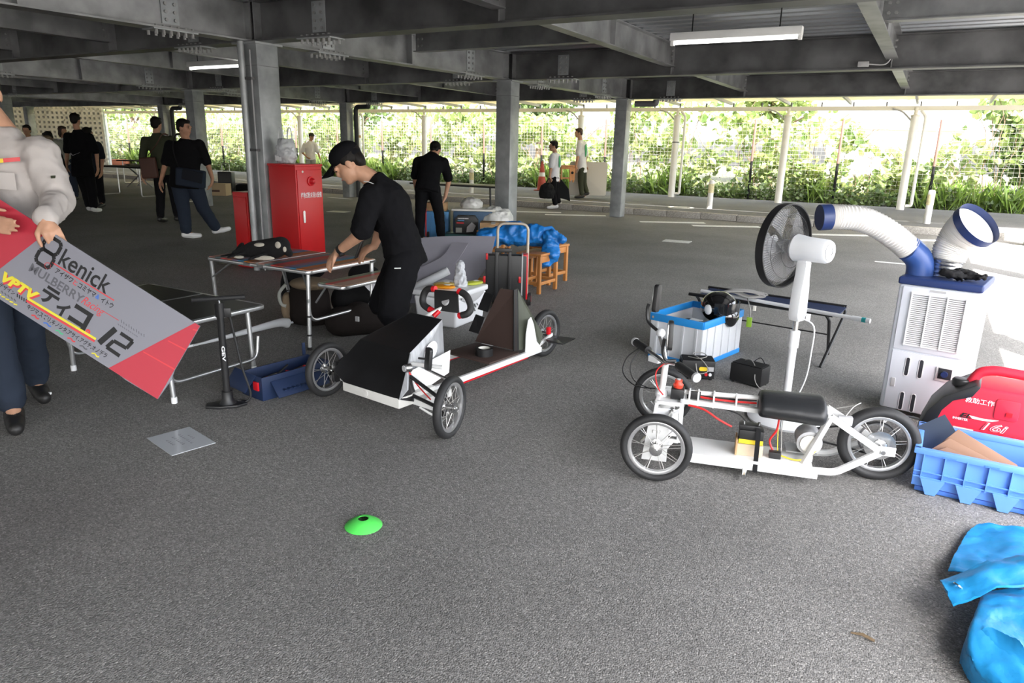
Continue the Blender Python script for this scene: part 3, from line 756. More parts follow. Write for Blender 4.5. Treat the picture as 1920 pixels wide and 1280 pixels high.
MB().ell((-.03, .07, .562), (.022, .022, .022), 12, 8).build('ball_clamp', 'white_plastic', k2)
for arm, mc, rz_, sc in ((rope([(-.03, .07, .562), (-.075, .10, .585), (-.10, .12, .61), (-.105, .125, .66), (-.10, .13, .685)], 14), (-.075, .135, .715), .25, 1.0), (rope([(.02, -.02, .45), (.05, -.05, .468), (.012, -.08, .475), (-.005, -.08, .52), (-.002, -.085, .575)], 16), (.012, -.09, .595), .7, 1.0)):
    MB().tube(arm, .008, 8).build('mirror_arm', 'black_plastic', k2)
    mm = MB().prism(rrect(.055, .135, .018), .022, T((0, 0, 0), rx=PI / 2)).build('mirror', 'black_plastic', k2, bevel=.005); mm.matrix_local = T(mc, rz=rz_ + 1.0, ry=.12)
    g_ = MB().prism(rrect(.045, .122, .014), .002, T((0, .002, 0), rx=PI / 2)).build('mirror_glass', 'chrome', mm)
MB().box((-.07, .03, .435), (.06, .05, .03), T(rz=-.6)).build('switch_box', 'white_plastic', k2, bevel=.004)
MB().tube(rope([(-.13, .17, .455), (-.19, .15, .40), (-.20, .12, .33), (-.13, .06, .29), (-.03, .02, .30)], 20), .003, 6).build('brake_cable', 'black_plastic', k2)
MB().tube(rope([(-.12, .16, .455), (-.165, .12, .38), (-.14, .08, .31), (-.05, .02, .295)], 20), .0025, 6).build('brake_cable', 'black_plastic', k2)
MB().tube(rope([(.02, .0, .45), (-.03, -.02, .40), (-.02, -.03, .33), (.01, -.03, .29)], 14), .003, 6).build('wire', 'red_cable', k2)
# stop switch
sb = MB().box((.075, -.015, .305), (.06, .07, .05)).build('switch_base', 'black_plastic', k2, bevel=.006)
MB().lathe([(0, .33), (.021, .33), (.024, .345), (.017, .355), (.017, .368), (0, .368)], 16, T((.075, -.015, 0))).build('stop_button', 'red_btn', sb)
MB().lathe([(0, .368), (.010, .368), (.010, .372), (0, .372)], 12, T((.075, -.015, 0))).build('button_top', 'grey_plastic', sb)
# red cables
MB().tube(rope([(.13, -.035, .255), (.20, -.055, .25), (.27, -.07, .215), (.33, -.075, .19)], 16), .005, 6).build('red_cable', 'red_cable', k2)
MB().tube(rope([(.17, .0, .29), (.25, -.005, .288), (.33, .0, .286), (.43, .0, .29)], 12), .005, 6).build('red_cable', 'red_cable', k2)
MB().tube(rope([(.16, .01, .292), (.28, .008, .290), (.43, .01, .30)], 12), .004, 6).build('wire', 'black_plastic', k2)
MB().tube(rope([(.30, -.02, .25), (.36, -.03, .235), (.40, -.05, .20), (.415, -.06, .17)], 14), .003, 6).build('wire', 'black_plastic', k2)
MB().tube(rope([(.53, -.04, .24), (.525, -.05, .19), (.50, -.06, .14), (.52, -.075, .095)], 14), .005, 6).build('red_cable', 'red_cable', k2)
for dx, mm in ((.012, 'yellow'), (.02, 'black_plastic'), (.028, 'wire')): MB().tube(rope([(.52 + dx, -.03, .24), (.52 + dx, -.04, .18), (.525 + dx, -.07, .10)], 10), .0022, 5).build('wire', mm, k2)
# battery on its plywood cradle
MB().box((.415, -.085, .105), (.11, .08, .055)).build('battery_cradle', 'plywood', k2, bevel=.002)
MB().box((.356, -.085, .115), (.008, .09, .075)).build('cradle_side', 'cardboard', k2, bevel=.001)
bt = MB().box((.415, -.085, .160), (.105, .07, .075)).build('battery', 'black_plastic', k2, bevel=.004)
MB().box((.415, -.1215, .145), (.104, .002, .02)).build('battery_label', 'yellow', bt)
MB().box((.405, -.085, .207), (.09, .05, .02)).build('battery_cap', 'black_plastic', bt, bevel=.003)
for dx in (-.035, .03): MB().cyl((.415 + dx, -.075, .197), (.415 + dx, -.075, .225), .006, n=8).build('terminal', 'chrome', bt)
MB().poly3([(.432, -.128, .215), (.452, -.128, .215), (.452, -.182, .03), (.432, -.182, .03)], .003).build('strap', 'black_matte', k2)
# controller and motor
MB().box((.525, -.10, .092), (.05, .035, .03)).build('controller', 'black_plastic', k2, bevel=.003)
MB().tube(rope([(.55, -.10, .09), (.61, -.115, .085), (.66, -.10, .095), (.70, -.07, .13)], 14), .0035, 6).build('wire', 'yellow', k2)
mo = MB().cyl((.665, -.075, .155), (.665, .035, .155), .055, n=24).build('motor', 'grey_plastic', k2, bevel=.006)
MB().cyl((.665, -.078, .155), (.665, -.084, .155), .040, n=24).build('motor_cap', 'cream', mo)
MB().box((.64, .0, .095), (.13, .10, .006)).build('motor_mount', 'steel', k2)
MB().lathe([(.070, -.004), (.078, -.004), (.078, .004), (.070, .004)], 32, T((.955, .035, .170)) @ AXY, closed=True).build('sprocket', 'steel_dark', k2)
MB().tube([(.665, .05, .175)] + arc((.955, .045, .17), .08, 2.0, -2.0, 14) + [(.665, .05, .135)], .005, 6, closed=True).build('chain', 'black_plastic', k2)
MB().lathe([(.03, -.002), (.065, -.002), (.065, .002), (.03, .002)], 28, T((.955, -.035, .170)) @ AXY, closed=True).build('brake_disc', 'chrome', k2)
MB().box((.80, -.04, .27), (.06, .03, .04)).build('brake_calliper', 'grey_plastic', k2, bevel=.005)
MB().tube(rope([(.80, -.04, .29), (.83, -.02, .33), (.86, .0, .345), (.84, .03, .32), (.77, .02, .30)], 16), .003, 6).build('brake_cable', 'wire', k2)

# ================================================================ tall white fan
fan = thing('standing_fan', 'white standing fan with a dark wire guard between kart and cooler', 'fan', (-.50, 3.86, 0))
MB().lathe([(0, 0), (.185, 0), (.190, .012), (.17, .028), (.05, .042), (.03, .06), (0, .06)], 40, T(s=(1, 1, 1))).build('base', 'white_plastic', fan)
MB().cyl((0, 0, .05), (0, 0, .44), .021, n=16).build('lower_pole', 'white_plastic', fan)
MB().cyl((0, 0, .41), (0, 0, .50), .027, n=16).build('height_collar', 'white_plastic', fan)
MB().cyl((0, 0, .48), (0, 0, .60), .014, n=14).build('upper_pole', 'chrome', fan)
fa = math.radians(29.8) + math.radians(127)          # the way the fan blows
fd = Vector((math.cos(fa), math.sin(fa), 0)); fs_ = Vector((-fd.y, fd.x, 0))
def FM(loc): return Matrix(((fs_.x, 0, fd.x, loc[0]), (fs_.y, 0, fd.y, loc[1]), (0, 1, 0, loc[2]), (0, 0, 0, 1)))
body = MB().prism([(-.028, .555), (.028, .555), (.042, .59), (.036, .72), (.024, .80), (.024, .865), (-.024, .865), (-.024, .80), (-.036, .72), (-.042, .59)], .058, Matrix(((fs_.x, 0, fd.x, -fd.x * .029), (fs_.y, 0, fd.y, -fd.y * .029), (0, 1, 0, 0), (0, 0, 0, 1))))
body.build('control_body', 'white_plastic', fan, bevel=.008)
hz = .93; fc = Vector((0, 0, hz))
mt = FM(fc - fd * .01)
MB().lathe([(0, -.12), (.052, -.12), (.060, -.105), (.062, 0.0), (.070, .06), (.060, .075), (0, .075)], 28, mt).build('motor_housing', 'white_plastic', fan)
MB().lathe([(.02, -.1215), (.046, -.1215), (.046, -.1235), (.02, -.1235)], 24, mt, closed=True).build('motor_vent', 'grey_plastic', fan)
MB().box((0, 0, .885), (.05, .05, .06), T(rz=fa)).build('neck', 'white_plastic', fan, bevel=.008)
mat('guard_wire', (0.03, 0.03, 0.032), 0.4)
RG = .215
def guard(z0, sgn, depth, nm):
    mb = MB(); n = 90
    for k in range(n):
        a = 2 * PI * k / n; pts = []
        for t in (0.25, .5, .75, .93, 1.0):
            rr = RG * t; zz = depth * (1 - t ** 3.5) * sgn
            a2 = a + .18 * (1 - t); pts.append(mt @ Vector((rr * math.cos(a2), rr * math.sin(a2), z0 + zz)))
        mb.tube(pts, .001, 3, caps=False)
    for t in (.25, .5, .78, 1.0):
        pts = [mt @ Vector((RG * t * math.cos(2 * PI * i / 48), RG * t * math.sin(2 * PI * i / 48), z0 + depth * (1 - t ** 3.5) * sgn)) for i in range(48)]
        mb.tube(pts, .0013, 4, closed=True)
    return mb.build(nm, 'guard_wire', fan, smooth=False, kind='stuff')
guard(.135, -1, .06, 'rear_guard'); guard(.145, 1, .055, 'front_guard')
MB().lathe([(RG - .002, .112), (RG + .004, .112), (RG + .004, .156), (RG - .002, .156)], 64, mt, closed=True).build('guard_ring', 'black_plastic', fan)
cp = MB().lathe([(0, .195), (.045, .195), (.05, .20), (.045, .206), (0, .206)], 24, mt).build('guard_badge', 'white_plastic', fan)
mat('blade', (0.32, 0.32, 0.33), 0.25, alpha=0.4)
for k in range(5):
    a0 = 2 * PI * k / 5; grid = []
    for i in range(7):
        t = i / 6; rr = .035 + .155 * t; row = []
        for j in range(6):
            u = (j / 5 - .5) * (.55 + .25 * t) * 1.5
            row.append(mt @ Vector((rr * math.cos(a0 + u), rr * math.sin(a0 + u), .14 + .035 * u * (1 - .3 * t))))
        grid.append(row)
    MB().sheet(grid, .002).build('blade', 'blade', fan)
MB().lathe([(0, .115), (.036, .115), (.036, .16), (.02, .172), (0, .172)], 20, mt).build('blade_hub', 'grey_plastic', fan)
MB().tube(rope([(.02, -.02, .575), (.09, -.02, .54), (.095, -.02, .40), (.085, -.02, .25), (.04, -.03, .12), (-.03, -.05, .07)], 26), .004, 6).build('power_cord', 'white_plastic', fan)
MB().box((.055, 0, .58), (.02, .02, .035)).build('cord_hook', 'white_plastic', fan, bevel=.003)

# ================================================================ spot cooler with two ducts
mat('cooler_body', (0.70, 0.73, 0.80), 0.42)
mat('cooler_dark', (0.03, 0.032, 0.04), 0.5)
mat('duct_white', (0.78, 0.76, 0.73), 0.5)
mat('foil', (0.72, 0.72, 0.72), 0.28, 1.0, bump=0.9, bscale=25)
mat('blue_elbow', (0.035, 0.085, 0.28), 0.35)
sc_ = thing('spot_cooler', 'white and navy portable spot cooler with two ribbed ducts', 'air cooler', (-.067, 4.304, 0), math.radians(-10))
W_, Dp, Hc = .38, .40, .735
sc_body = MB().box((W_ / 2, Dp / 2, (Hc + .03) / 2), (W_, Dp, Hc - .03)).build('body', 'cooler_body', sc_, bevel=.022, seg=3)
MB().box((W_ / 2, Dp / 2, Hc + .018), (W_ + .012, Dp + .012, .04)).build('top_cover', 'navy', sc_, bevel=.012, seg=3)
MB().box((W_ / 2, -.004, .205), (W_ - .05, .012, .33)).build('lower_panel', 'cooler_body', sc_, bevel=.004)
up_ = MB().box((W_ / 2, -.004, .553), (W_ - .05, .012, .345)).build('upper_panel', 'cooler_body', sc_, bevel=.004)
MB().box((W_ / 2 + .01, -.0105, .555), (.255, .003, .28)).build('grille_back', 'cooler_dark', up_)
sl = MB().box((0, 0, 0), (.25, .007, .0052), T(rx=.4)).mesh('louvre', smooth=False)
for k in range(26):
    o = obj('louvre', sl, 'white_plastic', up_); o.location = (W_ / 2 + .01, -.014, .423 + .0107 * k)
for dx in (-.125, -.042, .042, .125): MB().box((W_ / 2 + .01 + dx, -.016, .555), (.006, .012, .285)).build('mullion', 'white_plastic', up_)
for dz in (-.142, .142): MB().box((W_ / 2 + .01, -.014, .555 + dz), (.262, .010, .008)).build('grille_rim', 'white_plastic', up_)
MB().box((W_ / 2, -.010, .715), (.075, .006, .012)).build('pull_tab', 'grey_plastic', up_)
for (sx, sz) in ((.109, .29), (.175, .29), (.110, .092), (.166, .092)):
    MB().prism(rrect(.017, .10, .008), .004, T((sx, -.009, sz), rx=PI / 2)).build('slot', 'cooler_dark', sc_)
    MB().tube([(p[0] + sx, -.0115, p[1] + sz) for p in rrect(.021, .104, .0104)], .002, 5, closed=True).build('slot_rim', 'white_plastic', sc_)
kn = MB().box((.290, -.012, .285), (.085, .008, .078)).build('knob_plate', 'white_plastic', sc_, bevel=.003)
MB().box((.290, -.017, .288), (.062, .004, .058)).build('dial_panel', 'cooler_dark', kn, bevel=.001)
MB().cyl((.290, -.018, .288), (.290, -.034, .288), .016, n=20).build('dial', 'navy', kn)
MB().box((.054, -.012, .19), (.022, .006, .05)).build('latch', 'grey_plastic', sc_, bevel=.002)
for wx in (.04, .34):
    for wy in (.05, .35): MB().cyl((wx - .012, wy, .022), (wx + .012, wy, .022), .022, n=14).build('castor', 'black_rubber', sc_)
def ducted(path, rs, ribs, nm, parent, m):
    """ribbed flexible duct: radius wobbles along the path"""
    P_ = rope(path, ribs * 2); n_ = len(P_)
    rr = [rs[0] + (rs[1] - rs[0]) * i / (n_ - 1) + (.0035 if i % 2 else -.0035) for i in range(n_)]
    return MB().tube(P_, rr, 28).build(nm, m, parent)
el = MB().tube(rope([(.06, .15, .75), (.06, .15, .81), (.045, .14, .86), (.005, .115, .905), (-.01, .10, .915)], 16), .068, 26).build('duct_elbow', 'blue_elbow', sc_)
MB().lathe([(.069, .745), (.085, .745), (.085, .757), (.069, .757)], 28, T((.06, .15, 0)), closed=True).build('elbow_flange', 'blue_elbow', el)
ducted([(.0, .105, .91), (-.06, .06, .965), (-.15, -.01, 1.03), (-.235, -.085, 1.068), (-.32, -.15, 1.072), (-.355, -.18, 1.070)], (.064, .064), 34, 'air_duct', sc_, 'duct_white')
MB().tube([(-.35, -.176, 1.070), (-.395, -.212, 1.066)], .069, 28).build('duct_ring', 'navy', sc_)
ducted([(.175, .20, .77), (.175, .20, .83), (.178, .203, .87)], (.066, .072), 6, 'foil_wrap', sc_, 'foil')
ducted([(.176, .202, .86), (.182, .208, .91), (.205, .212, .965), (.235, .202, 1.012), (.268, .185, 1.048)], (.080, .118), 22, 'exhaust_duct', sc_, 'duct_white')
MB().tube([(.262, .188, 1.042), (.290, .173, 1.070)], .124, 32, caps=False).build('exhaust_ring', 'navy', sc_)
MB().lathe([(.068, .745), (.085, .745), (.085, .762), (.068, .762)], 28, T((.175, .20, 0)), closed=True).build('elbow_flange', 'navy', sc_)
# pair of black gloves on the cooler
gl = thing('work_gloves', 'crumpled black work gloves lying on top of the spot cooler', 'gloves', (.195, 4.335, .775))
for i, (dx, dy, a) in enumerate(((0, 0, .4), (.06, .02, -.5))):
    pr_ = [('c', (dx, dy, .026), .034, (dx - .06 * math.cos(a), dy - .06 * math.sin(a), .036), .032, .7)]
    for k in range(4):
        aa = a - .5 + .33 * k; pr_.append(('c', (dx + .02 * math.cos(aa), dy + .02 * math.sin(aa), .028), .010, (dx + .062 * math.cos(aa), dy + .062 * math.sin(aa), .022 + .012 * (k % 2)), .008))
    pr_.append(('c', (dx, dy - .01, .02), .010, (dx + .02, dy - .045, .012), .008))
    blob('glove', pr_, .005, 'black_matte', gl, 3, crumple=.008, cscale=20)

# ================================================================ red generator
mat('gen_red', (0.66, 0.025, 0.055), 0.38)
gen = thing('generator', 'red and black portable inverter generator beside the cooler', 'generator', (.125, 3.70, 0), math.radians(-4))
gen.scale = (1.06, 1.0, 1.10)
prof_ = [(.05, .02), (.50, .02), (.52, .06), (.52, .30), (.49, .36), (.17, .36), (.14, .325), (.085, .285), (.04, .21), (.02, .13), (.03, .05)]
MB().prism(prof_, .27, Matrix(((1, 0, 0, 0), (0, 0, 1, 0), (0, 1, 0, 0), (0, 0, 0, 1)))).build('body', 'gen_red', gen, bevel=.015, seg=3)
MB().prism([(.0, .03), (.03, .03), (.05, .14), (.075, .235), (.11, .285), (.175, .315), (.20, .362), (.18, .368), (.13, .335), (.07, .295), (.02, .22), (-.008, .13)], .285, Matrix(((1, 0, 0, 0), (0, 0, 1, -.008), (0, 1, 0, 0), (0, 0, 0, 1)))).build('end_panel', 'black_plastic', gen, bevel=.006)
MB().tube(fillet([(.16, .12, .345), (.185, .12, .40), (.24, .12, .415), (.44, .12, .41), (.49, .12, .395), (.50, .12, .35)], .04), .021, 12).build('carry_handle', 'gen_red', gen)
fcap = MB().lathe([(0, 0), (.03, 0), (.036, .008), (.036, .03), (.03, .036), (0, .036)], 12, T((.125, .12, .322))).build('fuel_cap', 'black_plastic', gen, bevel=.003)
MB().box((.10, -.012, .035), (.05, .04, .02)).build('foot', 'black_rubber', gen); MB().box((.45, -.005, .012), (.05, .04, .024)).build('foot', 'black_rubber', gen)
MB().box((.28, .13, .012), (.4, .2, .022)).build('foot_rail', 'black_rubber', gen)
FRT = Matrix(((1, 0, 0, 0), (0, 0, -1, -.0035), (0, 1, 0, 0), (0, 0, 0, 1)))
hatch = MB().prism(rrect(.085, .085, .012), .005, T((.305, -.001, .285), rx=PI / 2)).build('hatch', 'gen_red', gen, bevel=.002)
MB().box((.315, -.008, .268), (.022, .006, .016)).build('hatch_latch', 'red', hatch)
MB().cyl((.172, -.001, .33), (.172, -.004, .33), .008, n=14).build('screw_hole', 'black_plastic', gen)
MB().box((.30, -.002, .175), (.46, .006, .006)).build('crease', 'gen_red', gen)
lettering('救助工作', 'white_plastic', gen, FRT @ T((.205, .302, .001)), w=.105, h=.024, bold=.01)
lettering('EL', 'black_plastic', gen, FRT @ T((.165, .232, .002)), w=.042, h=.020, bold=.03, shear=.3)
lettering('INVERTER', 'white_plastic', gen, FRT @ T((.148, .214, .002)), w=.056, h=.010, bold=.02)
MB().prism([(.177, .236), (.225, .232), (.285, .236), (.262, .226), (.225, .223), (.19, .224)], .001, FRT).build('swoosh', 'white_plastic', gen)
lettering('16i', 'white_plastic', gen, FRT @ T((.275, .203, .002)), w=.095, h=.036, bold=.03, shear=.3)
lettering('16i', 'gen_red', gen, FRT @ T((.275, .203, .003)), w=.092, h=.033, bold=-.012, shear=.3)
MB().box((.165, -.0045, .155), (.075, .002, .044)).build('sticker', 'cream', gen)
mat('dot_pink', (.7, .3, .45)); mat('dot_teal', (.05, .4, .35)); mat('dot_blue', (.08, .2, .55)); mat('dot_gold', (.6, .5, .15))
for k in range(16):
    MB().cyl((.213 + .021 * (k % 11) + (.0 if k < 11 else -.01), -.002, .147 if k < 11 else .128), (.213 + .021 * (k % 11) + (.0 if k < 11 else -.01), -.0050, .147 if k < 11 else .128), .0088, n=14).build('round_sticker', ('dot_pink', 'dot_gold', 'dot_teal', 'dot_blue')[(k * 7 + k // 3) % 4], gen)
MB().box((.425, -.002, .302), (.09, .004, .008), T(ry=.12)).build('side_stripe', 'white_plastic', gen)
MB().tube(rope([(.02, .20, .11), (-.05, .16, .13), (-.13, .10, .12), (-.17, .06, .03), (-.19, .10, .01)], 20), .005, 6).build('outlet_cable', 'white_plastic', gen)

# ================================================================ blue folding crate with boards in it
mat('crate_blue', (0.13, 0.31, 0.78), 0.42)
mat('crate_blue_dark', (0.075, 0.21, 0.66), 0.45)
cr_ = thing('folding_crate', 'bright blue plastic folding crate in front of the generator', 'crate', (.122, 3.292, 0), math.radians(-1.5))
CW, CD, CH = .53, .355, .20
MB().box((CW / 2, CD / 2, .012), (CW - .03, CD - .02, .02)).build('bottom', 'crate_blue_dark', cr_, bevel=.004)
for nm, c, s_ in (('front_wall', (CW / 2, .012, CH / 2 + .012), (CW, .012, CH - .03)), ('back_wall', (CW / 2, CD - .012, CH / 2 + .012), (CW, .012, CH - .03)), ('side_wall', (.008, CD / 2, CH / 2 + .012), (.012, CD - .02, CH - .03)), ('side_wall', (CW - .008, CD / 2, CH / 2 + .012), (.012, CD - .02, CH - .03))):
    MB().box(c, s_).build(nm, 'crate_blue', cr_, bevel=.002)
for nm, c, s_ in (('rim', (CW / 2, .006, CH - .012), (CW + .02, .03, .024)), ('rim', (CW / 2, CD - .006, CH - .012), (CW + .02, .03, .024)), ('rim', (.004, CD / 2, CH - .012), (.026, CD, .024)), ('rim', (CW - .004, CD / 2, CH - .012), (.026, CD, .024))):
    MB().box(c, s_).build(nm, 'crate_blue', cr_, bevel=.004)
for k in range(7): MB().box((.03 + .078 * k, -.001, .125), (.004, .018, .115)).build('rib', 'crate_blue', cr_)
for zz in (.10, .075): MB().box((CW / 2, -.001, zz), (CW, .014, .004)).build('rib', 'crate_blue', cr_)
for k in range(4):
    x0 = .075 + .13 * k; MB().poly3([(x0 - .045, -.006, .072), (x0 + .045, -.006, .072), (x0 + .018, -.006, .004), (x0 - .018, -.006, .004)], .012).build('stacking_foot', 'crate_blue', cr_)
for k in range(3): MB().box((.12 + .15 * k, -.010, .182), (.05, .004, .006)).build('hinge', 'crate_blue_dark', cr_)
mat('board_brown', (0.30, 0.17, 0.11), 0.75); mat('board_navy', (0.03, 0.045, 0.075), 0.6)
nb = MB().poly3([(.00, 0, 0), (.16, 0, .0), (.16, .0, .13), (.0, .0, .13)], .004).build('navy_board', 'board_navy'); nb.matrix_world = T((.165, 3.50, .09), rx=-.35, ry=-.65, rz=.15)
tag(nb, 'dark navy board with two holes leaning in the blue crate', 'board')
for i, (dz, dx) in enumerate(((0, 0), (-.02, -.025), (-.035, -.03))):
    o = MB().poly3([(0, 0, 0), (.05, .012, .085 - .02 * i), (.29, .02, .0), (.29, .0, -.045), (.0, -.01, -.03)], .006).build('brown_board', 'board_brown', bevel=.001); o.matrix_world = T((.205 + dx, 3.43 - .022 * i, .185 + dz), rz=-.05, ry=.10)
    tag(o, ('tallest brown fibre board in the blue crate', 'middle brown fibre board in the blue crate', 'lowest brown fibre board against the blue crate rim')[i], 'board', 'brown boards in the blue crate')

# things behind the generator
hoop = thing('black_hoop', 'black hoop and clear plastic bag behind the generator', 'hoop', (.62, 4.55, 0), .2)
MB().tube(arc((0, 0, .02), .20, 0, 2 * PI, 36, 'xy')[:-1], .015, 8, closed=True).build('ring', 'black_rubber', hoop)
mat('clear_bag', (0.85, 0.87, 0.88), 0.15, alpha=0.35)
blob('clear_bag', [('e', (-.06, -.05, .07), (.14, .12, .06))], .015, 'clear_bag', hoop, 2)
cbx = MB().box((0, 0, .0), (.34, .26, .012)).build('cardboard_sheet', 'cardboard', bevel=.001); cbx.matrix_world = T((.66, 4.22, .19), rx=.25, ry=-.25, rz=.3)
tag(cbx, 'tan cardboard sheet leaning behind the red generator', 'cardboard')
cbl = MB().box((0, 0, .09), (.30, .22, .18)).build('cardboard_box', 'cardboard', bevel=.003); cbl.matrix_world = T((.68, 4.22, 0), rz=.3)
tag(cbl, 'low cardboard box under the leaning sheet behind the generator', 'box')

# ================================================================ blue tarp in the foreground
mat('tarp_blue', (0.012, 0.21, 0.47), 0.40, noise=0.12, nscale=6, bump=0.5, bscale=22)
tp = thing('blue_tarp', 'folded bright blue tarpaulin in the lower right corner', 'tarp', (.2, 2.2, 0))
def cloth(rows, th, nm, fy=.002, sub=12):
    R_ = len(rows); grid = []
    for i in range(R_):
        P_ = rope(rows[i], sub * (len(rows[i]) - 1)); grid.append(P_)
    cols = list(zip(*grid)); cols = [rope(list(c), sub * (R_ - 1)) for c in cols]
    g_ = [[c[i] + Vector((random.uniform(-.5, .5), random.uniform(-.5, .5), random.uniform(0, 1))) * fy for c in cols] for i in range(len(cols[0]))]
    g_ = [[q + Vector((0, 0, 1)) * (.022 * (noise.ridged_multi_fractal(q * 5, .8, 2.1, 3, 1.0, 2.0) - 1)) for q in row] for row in g_]
    return MB().sheet(g_, th).build(nm, 'tarp_blue', tp)
# upper spread layer
cloth([[(.165, .86, .012), (.34, .90, .03), (.60, .94, .035), (.95, 1.0, .02)], [(.12, .74, .025), (.28, .76, .045), (.55, .80, .05), (.95, .86, .05)], [(.075, .52, .035), (.22, .55, .060), (.5, .62, .07), (.95, .70, .06)], [(.05, .36, .040), (.20, .36, .07), (.5, .44, .08), (.95, .5, .06)]], .004, 'tarp_layer')
# folded band with the eyelet
band = cloth([[(.02, .20, .085), (.16, .33, .135), (.40, .49, .15), (.80, .66, .12)], [(.03, .155, .085), (.17, .27, .15), (.40, .41, .165), (.80, .56, .13)], [(.055, .095, .07), (.19, .20, .13), (.40, .32, .145), (.80, .45, .11)]], .008, 'tarp_band', .001)
MB().lathe([(.006, 0), (.014, 0), (.014, .004), (.006, .004)], 18, T((.062, .168, .112), rx=-.5, ry=.5), closed=True).build('eyelet', 'chrome', band)
# lower rolled bulk
cloth([[(.14, .24, .005), (.145, .245, .06), (.17, .25, .085), (.40, .34, .09), (.85, .46, .09)], [(.115, .10, .005), (.12, .10, .07), (.145, .105, .10), (.36, .16, .11), (.85, .24, .105)], [(.085, -.06, .005), (.09, -.06, .065), (.115, -.06, .09), (.32, -.04, .105), (.85, .02, .10)], [(.10, -.13, .005), (.105, -.135, .05), (.14, -.15, .065), (.34, -.18, .085), (.85, -.12, .08)], [(.16, -.20, .003), (.17, -.21, .02), (.22, -.24, .03), (.42, -.30, .04), (.85, -.3, .04)]], .006, 'tarp_bulk', .002)
cloth([[(.10, -.05, .075), (.14, -.02, .115), (.20, -.06, .135)], [(.12, -.12, .05), (.17, -.10, .085), (.26, -.14, .10)], [(.17, -.19, .02), (.24, -.20, .045), (.34, -.24, .06)]], .005, 'tarp_fold', .001)

# ================================================================ translucent crate, helmet, boxes, cot
mat('crate_clear', (0.78, 0.80, 0.83), 0.35, alpha=0.66)
mat('crate_rim', (0.015, 0.26, 0.68), 0.4)
tcr = thing('storage_crate', 'translucent folding crate with blue rims behind the kart handlebar', 'crate', (-1.15, 4.53, 0), math.radians(-12.5))
W2, L2, H2 = .39, .575, .315
def wall4(z0, z1, th, m, nm, out=0.0):
    zc, hz_ = (z0 + z1) / 2, z1 - z0
    for c, s_ in (((-W2 / 2, -out, zc), (W2 + 2 * out, th, hz_)), ((-W2 / 2, L2 + out, zc), (W2 + 2 * out, th, hz_)), ((out, L2 / 2, zc), (th, L2 + 2 * out, hz_)), ((-W2 - out, L2 / 2, zc), (th, L2 + 2 * out, hz_))):
        MB().box(c, s_).build(nm, m, tcr, bevel=.001)
wall4(.03, H2 - .045, .006, 'crate_clear', 'side_panel')
wall4(H2 - .05, H2, .014, 'crate_rim', 'top_rim', .004)
wall4(.0, .032, .012, 'crate_rim', 'bottom_rim', .002)
MB().box((-W2 / 2, L2 / 2, .008), (W2, L2, .012)).build('bottom', 'crate_clear', tcr)
for k in range(4): MB().box((-.04 - .10 * k, -.007, .15), (.012, .008, .23)).build('rib', 'crate_clear', tcr)
for k in range(5): MB().box((.007, .06 + .11 * k, .15), (.008, .012, .23)).build('rib', 'crate_clear', tcr)
MB().cyl((-W2 + .02, -.012, H2 - .025), (-W2 + .02, -.018, H2 - .025), .010, n=14).build('rivet', 'chrome', tcr)
bag2 = blob('stored_cloth', [('e', (-1.33, 4.85, .14), (.13, .17, .11)), ('e', (-1.26, 4.68, .15), (.10, .07, .10))], .02, 'black_matte')
tag(bag2, 'dark bundle lying inside the translucent crate', 'bundle')
pap = MB().sheet([[(-1.32, 4.72, .262), (-1.24, 4.70, .275)], [(-1.30, 4.80, .272), (-1.22, 4.78, .27)]], .002).build('paper', 'white_plastic'); tag(pap, 'white paper on the dark bundle in the translucent crate', 'paper')
mat('helmet_black', (0.006, 0.006, 0.007), 0.07, coat=1.0)
hm = thing('helmet', 'glossy black full-face helmet sitting in the translucent crate', 'helmet', (-1.155, 4.925, .34), math.radians(-25))
blob('shell', [('e', (0, 0, .005), (.135, .118, .112)), ('e', (.05, 0, -.04), (.11, .10, .075)), ('c', (.08, 0, -.06), .055, (.10, 0, -.07), .05)], .008, 'helmet_black', hm, 5)
MB().ell((0, -.112, .0), (.032, .012, .036), 18, 8).build('white_patch', 'white_plastic', hm)
mat('visor', (0.01, 0.012, 0.014), 0.04, coat=1.0)
MB().sheet([[(.02 + .13 * math.cos(a) * .96, .128 * math.sin(a), z) for a in np.linspace(-1.25, 1.25, 16)] for z in (-.025, .02, .055)], .003).build('visor', 'visor', hm)
